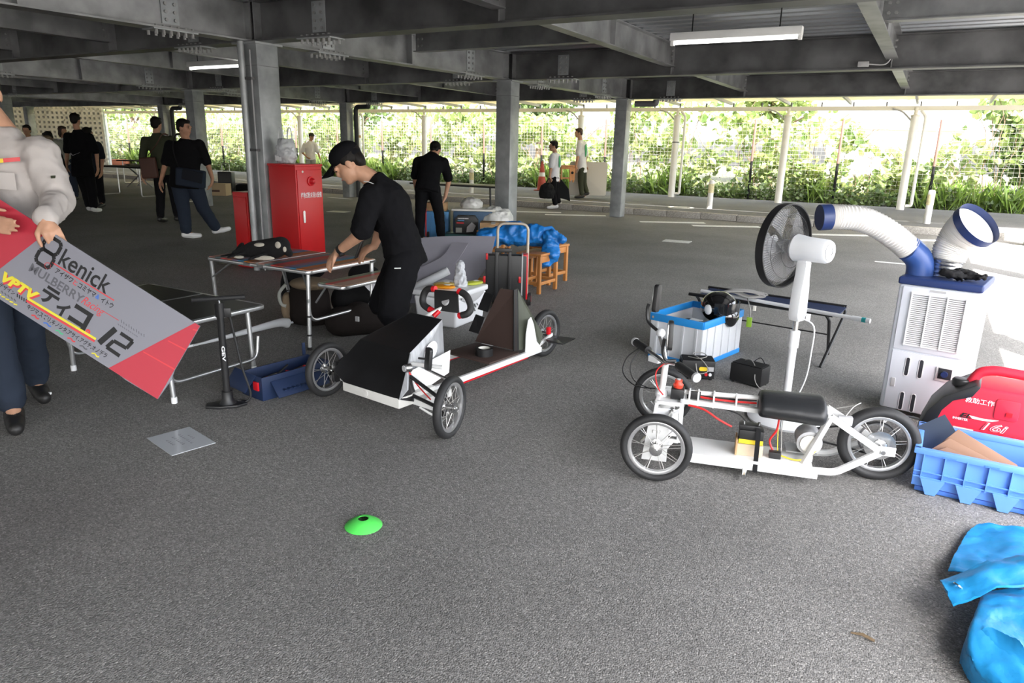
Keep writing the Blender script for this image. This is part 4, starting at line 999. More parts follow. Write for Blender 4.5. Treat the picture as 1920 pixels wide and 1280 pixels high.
for (loc, rz_, lab, fr) in (((-1.115, 4.33), math.radians(24), 'black charger box with coiled cables beside the translucent crate', 1), ((-.80, 4.40), math.radians(-14), 'black power supply box behind the kart tubes', 0)):
    pb = thing('power_box', lab, 'power supply', (loc[0], loc[1], 0), rz_, group='black power boxes on the ground')
    MB().box((0, 0, .068), (.205, .12, .115)).build('case', 'black_plastic', pb, bevel=.004)
    MB().box((0, 0, .128), (.19, .11, .006)).build('lid', 'black_matte', pb)
    for fx in (-.085, .085):
        for fy in (-.045, .045): MB().cyl((fx, fy, 0), (fx, fy, .011), .009, n=8).build('foot', 'black_rubber', pb)
    for k in range(6): MB().box((-.1045, -.045 + .018 * k, .07), (.003, .006, .07)).build('vent', 'black_matte', pb)
    if fr:
        MB().prism(rrect(.05, .026, .011), .003, T((.03, -.061, .075), rx=PI / 2)).build('label_plate', 'yellow', pb)
        MB().box((.075, -.0615, .075), (.04, .002, .028)).build('label_plate', 'grey_plastic', pb)
        for dx, mm in ((.05, 'red'), (.075, 'white_plastic')): MB().cyl((dx, -.06, .04), (dx, -.068, .04), .010, n=14).build('knob', mm, pb)
        MB().tube(rope([(-.06, .0, .135), (.0, -.05, .14), (.05, -.03, .15), (.03, .03, .155), (-.03, .02, .15), (.02, -.06, .13), (.06, -.075, .07), (.0, -.08, .05), (-.02, -.07, .11)], 60), .003, 5).build('cable', 'wire', pb)
    else:
        MB().tube(rope([(-.05, .02, .135), (.0, .0, .15), (.05, -.04, .12), (.07, -.07, .05), (.12, -.07, .005), (.22, -.04, .004)], 40), .0028, 5).build('cable', 'wire', pb)
        MB().tube(rope([(.0, .03, .132), (.04, .04, .165), (.08, .02, .14)], 20), .003, 5).build('handle_cord', 'black_plastic', pb)
# folding cot / bench
cot = thing('camp_bench', 'low navy fabric folding bench behind the fan', 'bench', (-.90, 5.27, 0), math.radians(-8))
mat('navy_fabric', (0.014, 0.026, 0.075), 0.8, bump=0.2, bscale=80)
MB().sheet([[(-.50 + .1 * i, -.17 + .085 * j, .365 - .018 * math.sin(PI * j / 4)) for i in range(11)] for j in range(5)], .006).build('seat_fabric', 'navy_fabric', cot)
for sy in (-.18, .18): MB().tube([(-.52, sy, .365), (.50, sy, .365)], .013, 8).build('side_rail', 'black_plastic', cot)
for sx in (-.47, .45):
    MB().tube(fillet([(sx, -.17, .365), (sx + .03, -.17, .33), (sx - .03, .19, .0)], .04), .011, 8).build('leg', 'black_plastic', cot)
    MB().tube(fillet([(sx + .03, .17, .365), (sx + .05, .17, .33), (sx + .02, -.19, .0)], .04), .011, 8).build('leg', 'black_plastic', cot)
MB().tube([(-.45, .0, .19), (.46, .0, .19)], .005, 6).build('brace', 'black_plastic', cot)
stk = thing('white_pole', 'long white pole lying on the navy bench', 'pole', (0, 0, 0))
a_, b_ = Vector((-1.36, 5.20, .392)), Vector((-.20, 4.90, .385))
MB().cyl(a_, b_, .0125, n=14).build('shaft', 'white_plastic', stk)
d_ = (b_ - a_).normalized(); MB().cyl(b_ - d_ * .11, b_, .0155, n=14).build('end_sleeve', 'white_plastic', stk)
mat('teal', (0.02, 0.36, 0.38), 0.4); MB().cyl(b_ - d_ * .05, b_ - d_ * .025, .0165, n=14).build('teal_band', 'teal', stk)
mat('cord_grey', (.42, .41, .40), .5)
cc = thing('coiled_cord', 'bundle of grey extension cord hanging on the white pole', 'cord', (-1.06, 5.10, .40))
mb = MB()
for k in range(12):
    y0 = random.uniform(-.05, .05); mb.tube(rope([(-.12 + random.uniform(-.03, .03), y0, .01), (-.05, y0 + .02, .03), (.06, y0 - .01, .012), (.17 + random.uniform(-.03, .02), y0, .03), (.06, y0 + .02, .045), (-.05, y0, .04), (-.12, y0 - .02, .02)], 30), .0055, 6)
mb.build('coil', 'cord_grey', cc, kind='stuff')
MB().tube(rope([(.06, -.02, .0), (.09, -.10, -.02), (.11, -.12, -.06), (.11, -.12, -.11)], 14), .004, 6).build('plug_lead', 'wire', cc)
mat('lime', (0.25, 0.45, 0.03), 0.45)
MB().box((.11, -.12, -.145), (.035, .022, .07)).build('green_plug', 'lime', cc, bevel=.005)
MB().box((.13, -.09, -.05), (.02, .018, .035)).build('plug', 'cream', cc, bevel=.003)

# ================================================================ black and white orca kart on the left
mat('hood_black', (0.010, 0.010, 0.011), 0.42, noise=0.3, nscale=5, bump=0.05, bscale=20)
mat('foam', (0.72, 0.71, 0.68), 0.8, bump=0.2, bscale=150)
mat('silver_panel', (0.42, 0.43, 0.45), 0.35, 0.35, noise=0.2, nscale=5, stretch=(6, 1, 1))
mat('brown_board', (0.055, 0.032, 0.026), 0.7)
mat('tail_green', (0.075, 0.082, 0.062), 0.4, noise=0.25, nscale=6)
mat('tape_grey', (0.40, 0.41, 0.44), 0.4, 0.3)
k1 = thing('orca_kart', 'black and white orca-shaped three-wheeled kart with boxy hood', 'kart', (-2.335, 2.73, 0), math.radians(82.5))
wheel(k1, (.01, -.46, .157), .157, rz=.28); wheel(k1, (.0, .47, .157), .157, rz=.10); wheel(k1, (1.478, .0, .165), .165, fat=.030)
def plate(nm, pts, th, m, parent=k1, bevel=0.0): return MB().poly3(pts, th).build(nm, m, parent, bevel=bevel, smooth=False)
A0, B0, Cc = (-.075, -.19, .155), (-.080, .234, .155), (-.050, .358, .190)
RL, RR = (.09, .285, .352), (.09, -.105, .347)
TL, TR = (.385, .185, .468), (.385, -.06, .468)
plate('hood_panel', [A0, RR, RL, Cc, B0], .008, 'hood_black', bevel=.002)
plate('hood_panel', [RR, TR, TL, RL], .008, 'hood_black', bevel=.002)
sp_ = plate('side_panel', [RR, (.02, -.135, .24), (.10, -.125, .245), (.395, -.065, .235), TR], .006, 'silver_panel')
MB().ell((0, 0, 0), (.068, .004, .050), 24, 8).build('white_patch', 'white_paint', sp_).matrix_local = T((.255, -.098, .320), rz=.2, ry=-.35)
plate('side_panel', [RL, TL, (.395, .19, .235), (.10, .28, .24)], .006, 'hood_black')
plate('rear_panel', [TR, (.40, -.062, .24), (.40, .19, .24), TL], .006, 'hood_black')
plate('nose_flap', [A0, (-.03, -.205, .20), (.015, -.16, .30), RR], .006, 'silver_panel')
plate('nose_flap', [A0, (.02, -.20, .12), (.06, -.17, .16), (.015, -.16, .28)], .005, 'hood_black')
MB().box((.06, .03, .13), (.27, .435, .055)).build('foam_base', 'foam', k1, bevel=.004)
MB().box((.16, -.215, .115), (.20, .06, .04)).build('foam_step', 'foam', k1, bevel=.003)
MB().cyl((-.072, .06, .13), (-.080, .06, .13), .017, n=20).build('foam_dimple', 'foam', k1)
plate('fin_panel', [(.055, -.14, .265), (.40, -.10, .295), (.335, -.15, .19), (.075, -.15, .125)], .006, 'white_paint')
# chassis
for sy in (-.10, .27):
    rl = MB().bar((.10, sy, .095), (1.30, sy * .9, .105), .022, .034).build('frame_rail', 'white_paint', k1, bevel=.002)
    MB().bar((.45, sy - .002, .073), (1.15, sy * .92 - .002, .083), .012, .008).build('red_tape', 'red', rl)
MB().bar((.04, -.38, .115), (.04, .40, .115), .026, .030).build('axle_beam', 'white_paint', k1, bevel=.002)
MB().tube(fillet([(.02, -.24, .10), (.06, -.30, .055), (.09, -.36, .06), (.06, -.40, .10)], .03), .006, 6).build('frame_hoop', 'white_paint', k1)
for sy in (-1, 1):
    for (z0, z1) in ((.25, .165), (.15, .12)): MB().cyl((.03, sy * .16, z0), (.03, sy * .405, z1), .010, n=10).build('wishbone', 'black_plastic', k1)
    MB().box((.02, sy * .408, .155), (.03, .022, .12)).build('upright', 'black_plastic', k1, bevel=.003)
    MB().cyl((.10, sy * .08, .30), (.10, sy * .37, .255), .008, n=10).build('tie_rod', 'chrome', k1)
    MB().ell((.10, sy * .385, .25), (.016, .016, .014), 10, 8).build('ball_joint', 'chrome', k1)
    MB().cyl((.02, sy * .42, .157), (.012, sy * .50, .157), .009, n=10).build('stub_axle', 'chrome', k1)
    MB().cyl((.10, sy * .385, .25), (.02, sy * .41, .20), .009, n=8).build('steering_arm', 'black_plastic', k1)
MB().cyl((.08, -.12, .295), (.13, -.30, .30), .011, n=10).build('lamp_bar', 'white_paint', k1)
hl = MB().cyl((-.01, -.17, .30), (.02, -.18, .30), .022, n=18).build('headlamp', 'chrome', k1)
MB().cyl((-.013, -.169, .30), (-.018, -.168, .30), .016, n=18).build('lamp_lens', 'grey_plastic', hl)
mr_ = MB().prism(rrect(.055, .115, .016), .02, T(rx=PI / 2)).build('mirror', 'black_plastic', k1, bevel=.004); mr_.matrix_local = T((.03, -.285, .365), rz=1.2, rx=.1)
MB().cyl((.06, -.20, .345), (.035, -.27, .36), .006, n=8).build('mirror_arm', 'black_plastic', k1)
MB().tube(rope([(.02, -.16, .28), (.05, -.20, .20), (.04, -.30, .15)], 12), .004, 6).build('brake_cable', 'red_cable', k1)
# steering
MB().tube(rope([(.36, .15, .40), (.42, .10, .45), (.49, .03, .505), (.51, .02, .525)], 12), .013, 10).build('steering_column', 'white_paint', k1)
MB().tube([(.44, .06, .455), (.47, .045, .485)], .0145, 10).build('red_tape', 'red', k1)
stw = MB().poly3([(.50, .105, .595), (.535, -.045, .60), (.50, -.085, .485), (.47, .075, .485)], .010).build('steering_plate', 'black_plastic', k1, bevel=.002)
for pts in (rope([(.50, .10, .60), (.495, .16, .59), (.485, .185, .545), (.475, .17, .50), (.475, .10, .475)], 20), rope([(.53, -.05, .605), (.53, -.11, .585), (.52, -.15, .53), (.50, -.145, .495), (.49, -.09, .475)], 20)):
    MB().tube(pts[2:-2], .020, 12).build('handle_grip', 'black_rubber', k1)
    for q in (pts[:3], pts[-3:]): MB().tube(q, .0185, 10).build('handle_cap', 'red', k1)
MB().cyl((.505, .015, .53), (.49, .015, .545), .024, n=16).build('steering_hub', 'grey_plastic', k1)
# floor, seat back, tail
MB().box((.915, .09, .128), (.30, .36, .012)).build('floor_board', 'brown_board', k1, bevel=.002)
plate('seat_back', [(1.06, .275, .14), (1.068, -.06, .14), (1.105, -.02, .52), (1.085, .09, .52)], .012, 'brown_board')
plate('seat_trim', [(1.05, -.058, .14), (1.10, -.062, .135), (1.125, -.02, .53), (1.09, -.018, .525)], .006, 'hood_black')
for (y0, z0) in ((.24, .20), (.165, .36)): plate('side_flap', [(1.05, y0, z0), (1.05, y0 - .05, z0 + .12), (1.045, y0 + .02, z0 + .13), (1.04, y0 + .075, z0 + .01)], .006, 'hood_black')
plate('tail_panel', [(1.10, -.062, .135), (1.30, -.085, .135), (1.34, -.08, .20), (1.24, -.075, .32), (1.125, -.022, .53)], .006, 'tail_green')
plate('tail_panel', [(1.10, .275, .135), (1.30, .20, .135), (1.34, .12, .20), (1.24, .10, .32), (1.11, .09, .52)], .006, 'tail_green')
plate('tail_patch', [(1.13, -.092, .105), (1.31, -.098, .11), (1.25, -.094, .17), (1.215, -.092, .29), (1.185, -.09, .345), (1.155, -.09, .33), (1.135, -.09, .24)], .005, 'white_paint', bevel=.001)
plate('tail_fluke', [(1.36, -.09, .155), (1.54, -.02, .135), (1.60, -.17, .13), (1.42, -.19, .13), (1.34, -.13, .145)], .006, 'hood_black')
plate('tail_fluke', [(1.36, .09, .155), (1.54, .02, .135), (1.60, .17, .13), (1.42, .19, .13)], .006, 'hood_black')
for sy in (-.05, .05): MB().bar((1.25, sy * 1.6, .12), (1.49, sy, .165), .014, .022).build('rear_stay', 'white_paint', k1, bevel=.002)
MB().box((1.44, -.055, .20), (.03, .02, .05)).build('brake_calliper', 'red', k1, bevel=.003)
dt = thing('duct_tape_roll', 'roll of black tape lying on the kart floor board', 'tape', (-2.26, 3.60, .134))
MB().lathe([(.038, 0), (.055, 0), (.055, .048), (.038, .048)], 30, closed=True).build('tape', 'black_plastic', dt)
MB().lathe([(.0355, .001), (.038, .001), (.038, .047), (.0355, .047)], 30, closed=True).build('core', 'cream', dt)

# ================================================================ folding tables
def stripes(name, cols):
    m = bpy.data.materials.new(name); m.use_nodes = True; MATS[name] = m
    N = m.node_tree.nodes; Lk = m.node_tree.links; b = N['Principled BSDF']; tc = N.new('ShaderNodeTexCoord'); sx = N.new('ShaderNodeSeparateXYZ')
    Lk.new(tc.outputs['Generated'], sx.inputs[0]); cr = N.new('ShaderNodeValToRGB'); cr.color_ramp.interpolation = 'CONSTANT'; e = cr.color_ramp.elements
    e[0].color = cols[0] + (1,); e[1].position = 1 / len(cols); e[1].color = cols[1] + (1,)
    for i in range(2, len(cols)): q = e.new(i / len(cols)); q.color = cols[i] + (1,)
    nz = N.new('ShaderNodeTexNoise'); nz.inputs['Scale'].default_value = 12; mp = N.new('ShaderNodeMapping'); mp.inputs['Scale'].default_value = (8, 1, 1); Lk.new(tc.outputs['Object'], mp.inputs[0]); Lk.new(mp.outputs[0], nz.inputs['Vector'])
    mx = N.new('ShaderNodeMix'); mx.data_type = 'RGBA'; mx.blend_type = 'MULTIPLY'; mx.inputs[0].default_value = .25
    Lk.new(sx.outputs[0], cr.inputs[0]); Lk.new(cr.outputs[0], mx.inputs[6]); Lk.new(nz.outputs[0], mx.inputs[7]); Lk.new(mx.outputs[2], b.inputs['Base Color']); b.inputs['Roughness'].default_value = .45
stripes('plank_print', [(.50, .22, .18), (.12, .20, .22), (.62, .05, .05), (.52, .12, .07), (.25, .18, .30), (.06, .28, .50), (.62, .20, .03), (.48, .24, .16)])
stripes('plank_print_b', [(.22, .26, .18), (.58, .05, .04), (.48, .27, .18), (.48, .27, .18)])
tb = thing('folding_table', 'aluminium folding table with a colourful plank-print top', 'table', (-4.08, 3.76, 0))
ZT = .555
MB().prism(rrect(1.06, .72, .05, 5), .022, T((0, 0, ZT - .026))).build('top_frame', 'alu', tb, bevel=.004)
for sx in (-.265, .265): MB().box((sx, 0, ZT - .002), (.505, .66, .006)).build('table_top', 'plank_print', tb)
MB().box((0, 0, ZT + .0015), (.012, .68, .003)).build('fold_seam', 'alu', tb)
for sx, sy, ex, ey in ((.50, -.33, .51, -.36), (.49, .33, .50, .30), (-.50, -.33, -.51, -.30), (-.48, .30, -.12, .12)):
    lg = MB().cyl((sx, sy, ZT - .03), (ex, ey, .0), .0145, n=12).build('leg', 'alu', tb)
    for t in (.55, .8): 
        p = Vector((sx, sy, ZT - .03)).lerp(Vector((ex, ey, 0)), t); MB().cyl(p - Vector((0, 0, .006)), p + Vector((0, 0, .006)), .0165, n=12).build('leg_band', 'black_plastic', lg)
    MB().cyl((ex, ey, 0), (ex, ey, .02), .0165, n=12).build('leg_foot', 'black_plastic', lg)
MB().tube(fillet([(.505, -.345, .36), (.505, -.335, .20), (.505, .30, .20), (.50, .31, .38)], .07, 6), .012, 10).build('leg_brace', 'alu', tb)
MB().cyl((.50, -.33, .40), (.30, -.20, ZT - .03), .007, n=8).build('strut', 'steel', tb)
MB().cyl((-.50, -.33, .40), (-.30, -.31, ZT - .03), .007, n=8).build('strut', 'steel', tb)
for sx in (-.09, .05): MB().box((sx + .02, -.362, ZT - .014), (.07, .006, .018)).build('latch', 'steel', tb)
# side shelf hooked to the right end
sh = MB().prism(rrect(.26, .68, .05, 5), .02, T((.655, .04, .443))).build('side_shelf', 'alu', tb, bevel=.004)
MB().box((.655, .04, .464), (.22, .62, .005)).build('shelf_top', 'plank_print_b', sh)
for sy in (-.27, .33): MB().cyl((.50, sy, .32), (.60, sy, .44), .007, n=8).build('shelf_strut', 'steel', sh)
MB().box((.532, .30, ZT - .015), (.004, .07, .014)).build('maker_label', 'black_plastic', tb)

bt_ = thing('black_folding_table', 'low aluminium folding table with a dark top behind the signboard', 'table', (-3.97, 2.56, 0))
MB().prism(rrect(1.16, .70, .06, 5), .022, T((0, 0, .412))).build('top_frame', 'alu', bt_, bevel=.004)
mat('dark_top', (0.016, 0.017, 0.016), 0.35)
for sx in (-.285, .285): MB().box((sx, 0, .434), (.54, .64, .005)).build('table_top', 'dark_top', bt_)
for sx, sy in ((.56, -.32), (.47, .30), (-.45, -.30), (-.50, .30)):
    lg = MB().cyl((sx * .95, sy, .415), (sx, sy, 0), .0145, n=12).build('leg', 'alu', bt_); MB().cyl((sx, sy, 0), (sx, sy, .035), .0165, n=12).build('leg_foot', 'white_plastic', lg)
for sx in (-.44, .53): MB().tube(fillet([(sx, -.32, .22), (sx, -.30, .10), (sx, .28, .10), (sx, .30, .24)], .06), .010, 10).build('leg_brace', 'alu', bt_)
MB().box((.42, .352, .42), (.05, .008, .03)).build('latch', 'steel', bt_)
MB().box((.30, -.354, .42), (.06, .008, .016)).build('latch', 'steel', bt_)

# orca plush on the table
pl_ = thing('orca_plush', 'black and white orca plush toy lying on the colourful table', 'plush toy', (-4.18, 3.55, .56), math.radians(25))
mat('plush_black', (0.008, 0.008, 0.009), 0.95, bump=0.4, bscale=120); mat('plush_white', (0.62, 0.58, 0.50), 0.95, bump=0.4, bscale=120); mat('cloth_blue', (0.03, 0.13, 0.42), 0.8)
blob('body', [('c', (.12, 0, .085), .078, (-.05, 0, .07), .06), ('c', (-.05, 0, .07), .06, (-.20, .01, .03), .025), ('e', (.16, 0, .10), (.07, .07, .07)), ('c', (.21, 0, .06), .03, (.225, -.01, .05), .028)], .009, 'plush_black', pl_, 4)
blob('flipper', [('c', (.06, -.06, .05), .03, (-.02, -.13, .02), .016, .5)], .008, 'plush_black', pl_, 3)
blob('flipper', [('c', (-.10, -.04, .05), .03, (-.20, -.09, .02), .014, .5)], .008, 'plush_black', pl_, 3)
blob('tail_fluke', [('c', (-.19, .01, .03), .022, (-.27, -.05, .02), .014, .5), ('c', (-.19, .01, .04), .022, (-.17, .07, .09), .022, .6)], .008, 'plush_black', pl_, 3)
MB().ell((.165, -.062, .115), (.022, .012, .026), 14, 8).build('eye_patch', 'plush_white', pl_)
MB().ell((.205, -.04, .085), (.012, .02, .022), 14, 8).build('cheek_patch', 'plush_white', pl_)
MB().ell((.06, -.085, .022), (.085, .02, .018), 14, 8).build('belly_patch', 'plush_white', pl_)
MB().ell((.03, -.05, .11), (.05, .02, .016), 14, 8).build('saddle_patch', 'plush_white', pl_)
MB().ell((-.13, -.07, .02), (.04, .02, .012), 14, 8).build('belly_patch', 'plush_white', pl_)
bc = blob('blue_cloth', [('e', (-4.22, 3.70, .60), (.10, .05, .045)), ('e', (-4.15, 3.72, .62), (.05, .04, .05))], .012, 'cloth_blue', None, 3); tag(bc, 'blue cloth lump behind the orca plush on the table', 'cloth')

# floor pump
pm = thing('bicycle_pump', 'black floor pump with T-handle standing before the dark table', 'pump', (-3.137, 2.373, 0), math.radians(48))
MB().prism([(-.11, -.03), (-.04, -.055), (.05, -.055), (.10, -.02), (.10, .03), (.04, .05), (-.05, .05), (-.11, .025)], .016).build('base', 'black_plastic', pm, bevel=.005)
MB().lathe([(0, .014), (.045, .014), (.03, .04), (.028, .085), (0, .085)], 20).build('barrel_foot', 'black_plastic', pm)
MB().cyl((0, 0, .06), (0, 0, .53), .0185, n=18).build('barrel', 'black_plastic', pm)
MB().cyl((0, 0, .50), (0, 0, .575), .024, n=18).build('barrel_cap', 'black_plastic', pm)
MB().cyl((-.13, 0, .595), (.13, 0, .600), .0125, n=12).build('handle', 'black_rubber', pm)
MB().cyl((0, 0, .57), (0, 0, .595), .008, n=8).build('rod', 'chrome', pm)
MB().box((.03, -.0, .52), (.05, .02, .05)).build('hose_clip', 'black_plastic', pm, bevel=.004)
MB().tube(rope([(.045, 0, .51), (.06, .0, .40), (.085, .0, .22), (.12, .0, .06), (.09, .0, .012), (.05, .02, .02)], 26), .006, 8).build('hose', 'black_rubber', pm)
TX = Matrix(((0, .0, 1, 0), (0, 1, 0, 0), (-1, 0, 0, 0), (0, 0, 0, 1)))
lettering('GEV', 'white_plastic', pm, Matrix.Translation((.002, -.0192, .30)) @ Matrix(((0, 1, 0, 0), (0, 0, -1, 0), (-1, 0, 0, 0), (0, 0, 0, 1))), w=.085, h=.017, bold=.03)

# blue open tool box
tx = thing('tool_box', 'open navy blue plastic tool box beside the left kart wheel', 'tool box', (-3.03, 2.52, 0), math.radians(83))
mat('tool_blue', (0.010, 0.024, 0.072), 0.5)
TL_, TW_, TH_ = .46, .20, .135
for nm, c, s_ in (('bottom', (TL_ / 2, TW_ / 2, .006), (TL_, TW_, .012)), ('side_wall', (TL_ / 2, .004, TH_ / 2), (TL_, .010, TH_)), ('side_wall', (TL_ / 2, TW_ - .004, TH_ / 2), (TL_, .010, TH_)), ('end_wall', (.004, TW_ / 2, TH_ / 2), (.010, TW_, TH_)), ('end_wall', (TL_ - .004, TW_ / 2, TH_ / 2), (.010, TW_, TH_))):
    MB().box(c, s_).build(nm, 'tool_blue', tx, bevel=.002)
MB().poly3([(-.004, .05, .14), (-.004, TW_ + .05, .15), (-.05, TW_ + .09, .05), (-.05, .10, .04)], .008).build('flap', 'tool_blue', tx, bevel=.002)
MB().box((-.005, .05, .08), (.012, .045, .05)).build('latch', 'red', tx, bevel=.003)
MB().poly3([(.05, -.004, .10), (.40, -.004, .10), (.40, -.075, .02), (.05, -.075, .02)], .008).build('front_flap', 'tool_blue', tx, bevel=.002)
for k in range(7): MB().box((.10 + .03 * k, -.05, .058), (.014, .05, .006), T(rx=0)).build('flap_rib', 'tool_blue', tx)
MB().box((.44, TW_ + .01, .17), (.02, .01, .08)).build('handle_post', 'tool_blue', tx, bevel=.002)
TOOLLAB = ['steel tool at the %s of the navy tool box' % w for w in ('latch end',)] + ['black tool next to the latch end in the navy tool box', 'red tool near the latch end of the navy tool box', 'steel tool left of the middle of the navy tool box', 'black tool in the middle of the navy tool box', 'red tool in the middle of the navy tool box', 'steel tool right of the middle of the navy tool box', 'black tool near the wheel end of the navy tool box', 'red tool at the wheel end of the navy tool box']
for k in range(9):
    x0 = .05 + .045 * k; y0 = .05 + .10 * ((k * 37) % 10) / 10
    tl = MB().cyl((x0 - .05, y0, .06 + .02 * (k % 3)), (x0 + .06, y0 + .04 * (-1) ** k, .07 + .02 * ((k + 1) % 3)), .006 + .003 * (k % 2), n=8).build('tool', ('chrome', 'black_plastic', 'red')[k % 3])
    tl.matrix_world = tx.matrix_basis @ Matrix(); tag(tl, TOOLLAB[k], 'tool', 'tools in the navy tool box')

# clear plastic sleeve with a stick under the table
um = thing('wrapped_umbrella', 'clear plastic wrapped umbrella lying under the tables', 'umbrella', (0, 0, 0))
mat('poly_clear', (0.72, 0.74, 0.76), 0.2, alpha=0.7)
MB().tube(rope([(-4.25, 2.98, .02), (-4.22, 3.2, .03), (-4.19, 3.45, .045), (-4.18, 3.68, .05), (-4.18, 3.76, .03)], 16), [.006 + .0022 * i for i in range(40)][:len(rope([(-4.25, 2.98, .02), (-4.22, 3.2, .03), (-4.19, 3.45, .045), (-4.18, 3.68, .05), (-4.18, 3.76, .03)], 16))], 10).build('sleeve', 'poly_clear', um)
MB().cyl((-4.27, 2.95, .016), (-4.16, 3.95, .03), .009, n=10).build('stick', 'white_plastic', um)

# bags under the table
mat('bag_tan', (0.19, 0.14, 0.09), 0.9, bump=0.2); mat('bag_dark', (0.014, 0.011, 0.010), 0.9, bump=0.25, bscale=20, spec=0.15)
b1_ = thing('backpack', 'black and tan backpack standing under the colourful table', 'bag', (-4.10, 3.93, 0), .4)
blob('body', [('l', [((0, 0, .01), .15, .11), ((0, 0, .08), .17, .13), ((0, 0, .25), .16, .12), ((0, 0, .36), .12, .09)], (1, 0, 0))], .014, 'bag_dark', b1_, 3)
blob('flap', [('e', (.03, -.03, .335), (.17, .13, .05))], .012, 'bag_tan', b1_, 2)
blob('side_pocket', [('e', (-.17, -.03, .14), (.045, .08, .12))], .012, 'bag_tan', b1_, 2)
MB().tube(rope([(-.15, -.08, .33), (-.20, -.10, .26), (-.19, -.10, .18), (-.15, -.10, .16)], 14), .013, 8).build('strap', 'cloth_grey', b1_)
b2_ = blob('duffel_bag', [('c', (-3.66, 3.80, .11), .115, (-3.48, 4.05, .11), .115), ('e', (-3.58, 3.92, .18), (.10, .10, .07))], .014, 'bag_dark', None, 3); tag(b2_, 'dark brown duffel bag on the ground under the table shelf', 'bag')
b3_ = blob('black_bag', [('c', (-3.98, 4.25, .16), .15, (-3.70, 4.35, .18), .16), ('e', (-3.85, 4.30, .36), (.16, .10, .10))], .016, 'black_matte', None, 3); tag(b3_, 'heap of black bags behind the colourful table', 'bag')
b4_ = blob('jacket_heap', [('e', (-4.42, 4.12, .22), (.15, .14, .22)), ('e', (-4.34, 4.22, .40), (.12, .10, .10))], .016, 'black_matte', None, 3); tag(b4_, 'black jacket heap behind the left half of the colourful table', 'clothing')
bu = MB().box((-3.47, 3.78, .16), (.03, .012, .035)).build('buckle', 'grey_plastic', b2_)
pp = MB().poly3([(-3.36, 4.04, .52), (-3.24, 4.10, .56), (-3.24, 4.12, .44), (-3.32, 4.06, .37)], .003).build('paper_sheet', 'white_plastic'); tag(pp, 'white paper sheet sticking out beside the table shelf', 'paper')
pp2 = MB().poly3([(-3.70, 4.02, .42), (-3.50, 4.10, .44), (-3.48, 4.10, .26), (-3.52, 4.08, .24)], .003).build('paper_bag', 'cloth_white'); tag(pp2, 'white paper bag crumpled under the table shelf', 'paper bag')

# ================================================================ cool box with snacks
cb = thing('cool_box', 'white hard cool box with grey lid handle', 'cool box', (-3.05, 4.45, 0), math.radians(4))
def trapez(w0, d0, w1, d1, h, off=(0, 0)):
    mb = MB(); vv = []
    for (w, d, z) in ((w0, d0, 0), (w1, d1, h)): vv += [(-.2 - w / 2, .24 - d / 2, z), (-.2 + w / 2, .24 - d / 2, z), (-.2 + w / 2, .24 + d / 2, z), (-.2 - w / 2, .24 + d / 2, z)]
    return mb.add(vv, [(3, 2, 1, 0), (4, 5, 6, 7), (0, 1, 5, 4), (1, 2, 6, 5), (2, 3, 7, 6), (3, 0, 4, 7)])
trapez(.36, .46, .40, .50, .235).build('box', 'white_plastic', cb, bevel=.025, seg=4)
MB().box((-.2, .24, .262), (.42, .52, .045)).build('lid', 'white_plastic', cb, bevel=.014, seg=3)
MB().sheet([[(.006, .06 + .36 * t, .245), (.012, .06 + .36 * t, .235 - .030 * math.sin(PI * t)), (.010, .06 + .36 * t, .225 - .045 * math.sin(PI * t))] for t in np.linspace(0, 1, 14)], .004).build('side_handle', 'grey_plastic', cb)
RF = Matrix(((0, 0, 1, .0), (1, 0, 0, 0), (0, 1, 0, 0), (0, 0, 0, 1)))
mat('logo_grey', (0.13, 0.13, 0.14), 0.5)
for pl2 in ([(0, .05), (.06, .05), (.05, .035), (-.005, .035)], [(.02, .03), (.036, .03), (.026, 0), (.012, 0)], [(.06, .055), (.075, .055), (.10, .02), (.085, .02)], [(.045, .025), (.062, .025), (.088, -.01), (.07, -.01)], [(.10, .055), (.112, .055), (.132, .03), (.12, .03)]):
    MB().prism(pl2, .002, Matrix.Translation((-.004, .22, .10)) @ RF).build('logo_mark', 'logo_grey', cb)
for i, (loc, c, nm, lab) in enumerate((((-3.26, 4.58, .287), 'snack_orange', 'snack_bag', 'orange snack bag on the cool box'), ((-3.32, 4.66, .289), 'snack_yellow', 'snack_bag', 'yellow-brown snack bag behind the orange one'), ((-3.16, 4.86, .287), 'snack_lime', 'snack_bag', 'lime green snack bag on the far end of the cool box'))):
    mat(c, ((.80, .30, .01), (.55, .40, .12), (.50, .55, .06))[i], 0.35, bump=.6, bscale=25)
    sn = thing(nm, lab, 'snack bag', loc, .5 * i + .3, group='snack bags on the cool box')
    blob('pouch', [('e', (0, 0, .012), (.095, .055, .018))], .008, c, sn, 2)
    MB().ell((.02, 0, .028), (.03, .022, .006), 12, 6).build('print', ('snack_yellow2', 'snack_blue', 'snack_blue')[i] if False else 'cream', sn)
pb_ = blob('plastic_bag', [('l', [((-3.215, 4.74, .285), .06, .05), ((-3.215, 4.74, .33), .055, .045), ((-3.22, 4.745, .40), .04, .035), ((-3.22, 4.75, .46), .035, .03), ((-3.215, 4.75, .49), .012, .012)], (1, .3, 0))], .007, mat('poly_white', (0.66, 0.68, 0.72), 0.25, alpha=.85, bump=.9, bscale=35), None, 1, crumple=.012, cscale=25)
tag(pb_, 'crumpled clear plastic bag standing on the cool box', 'plastic bag')

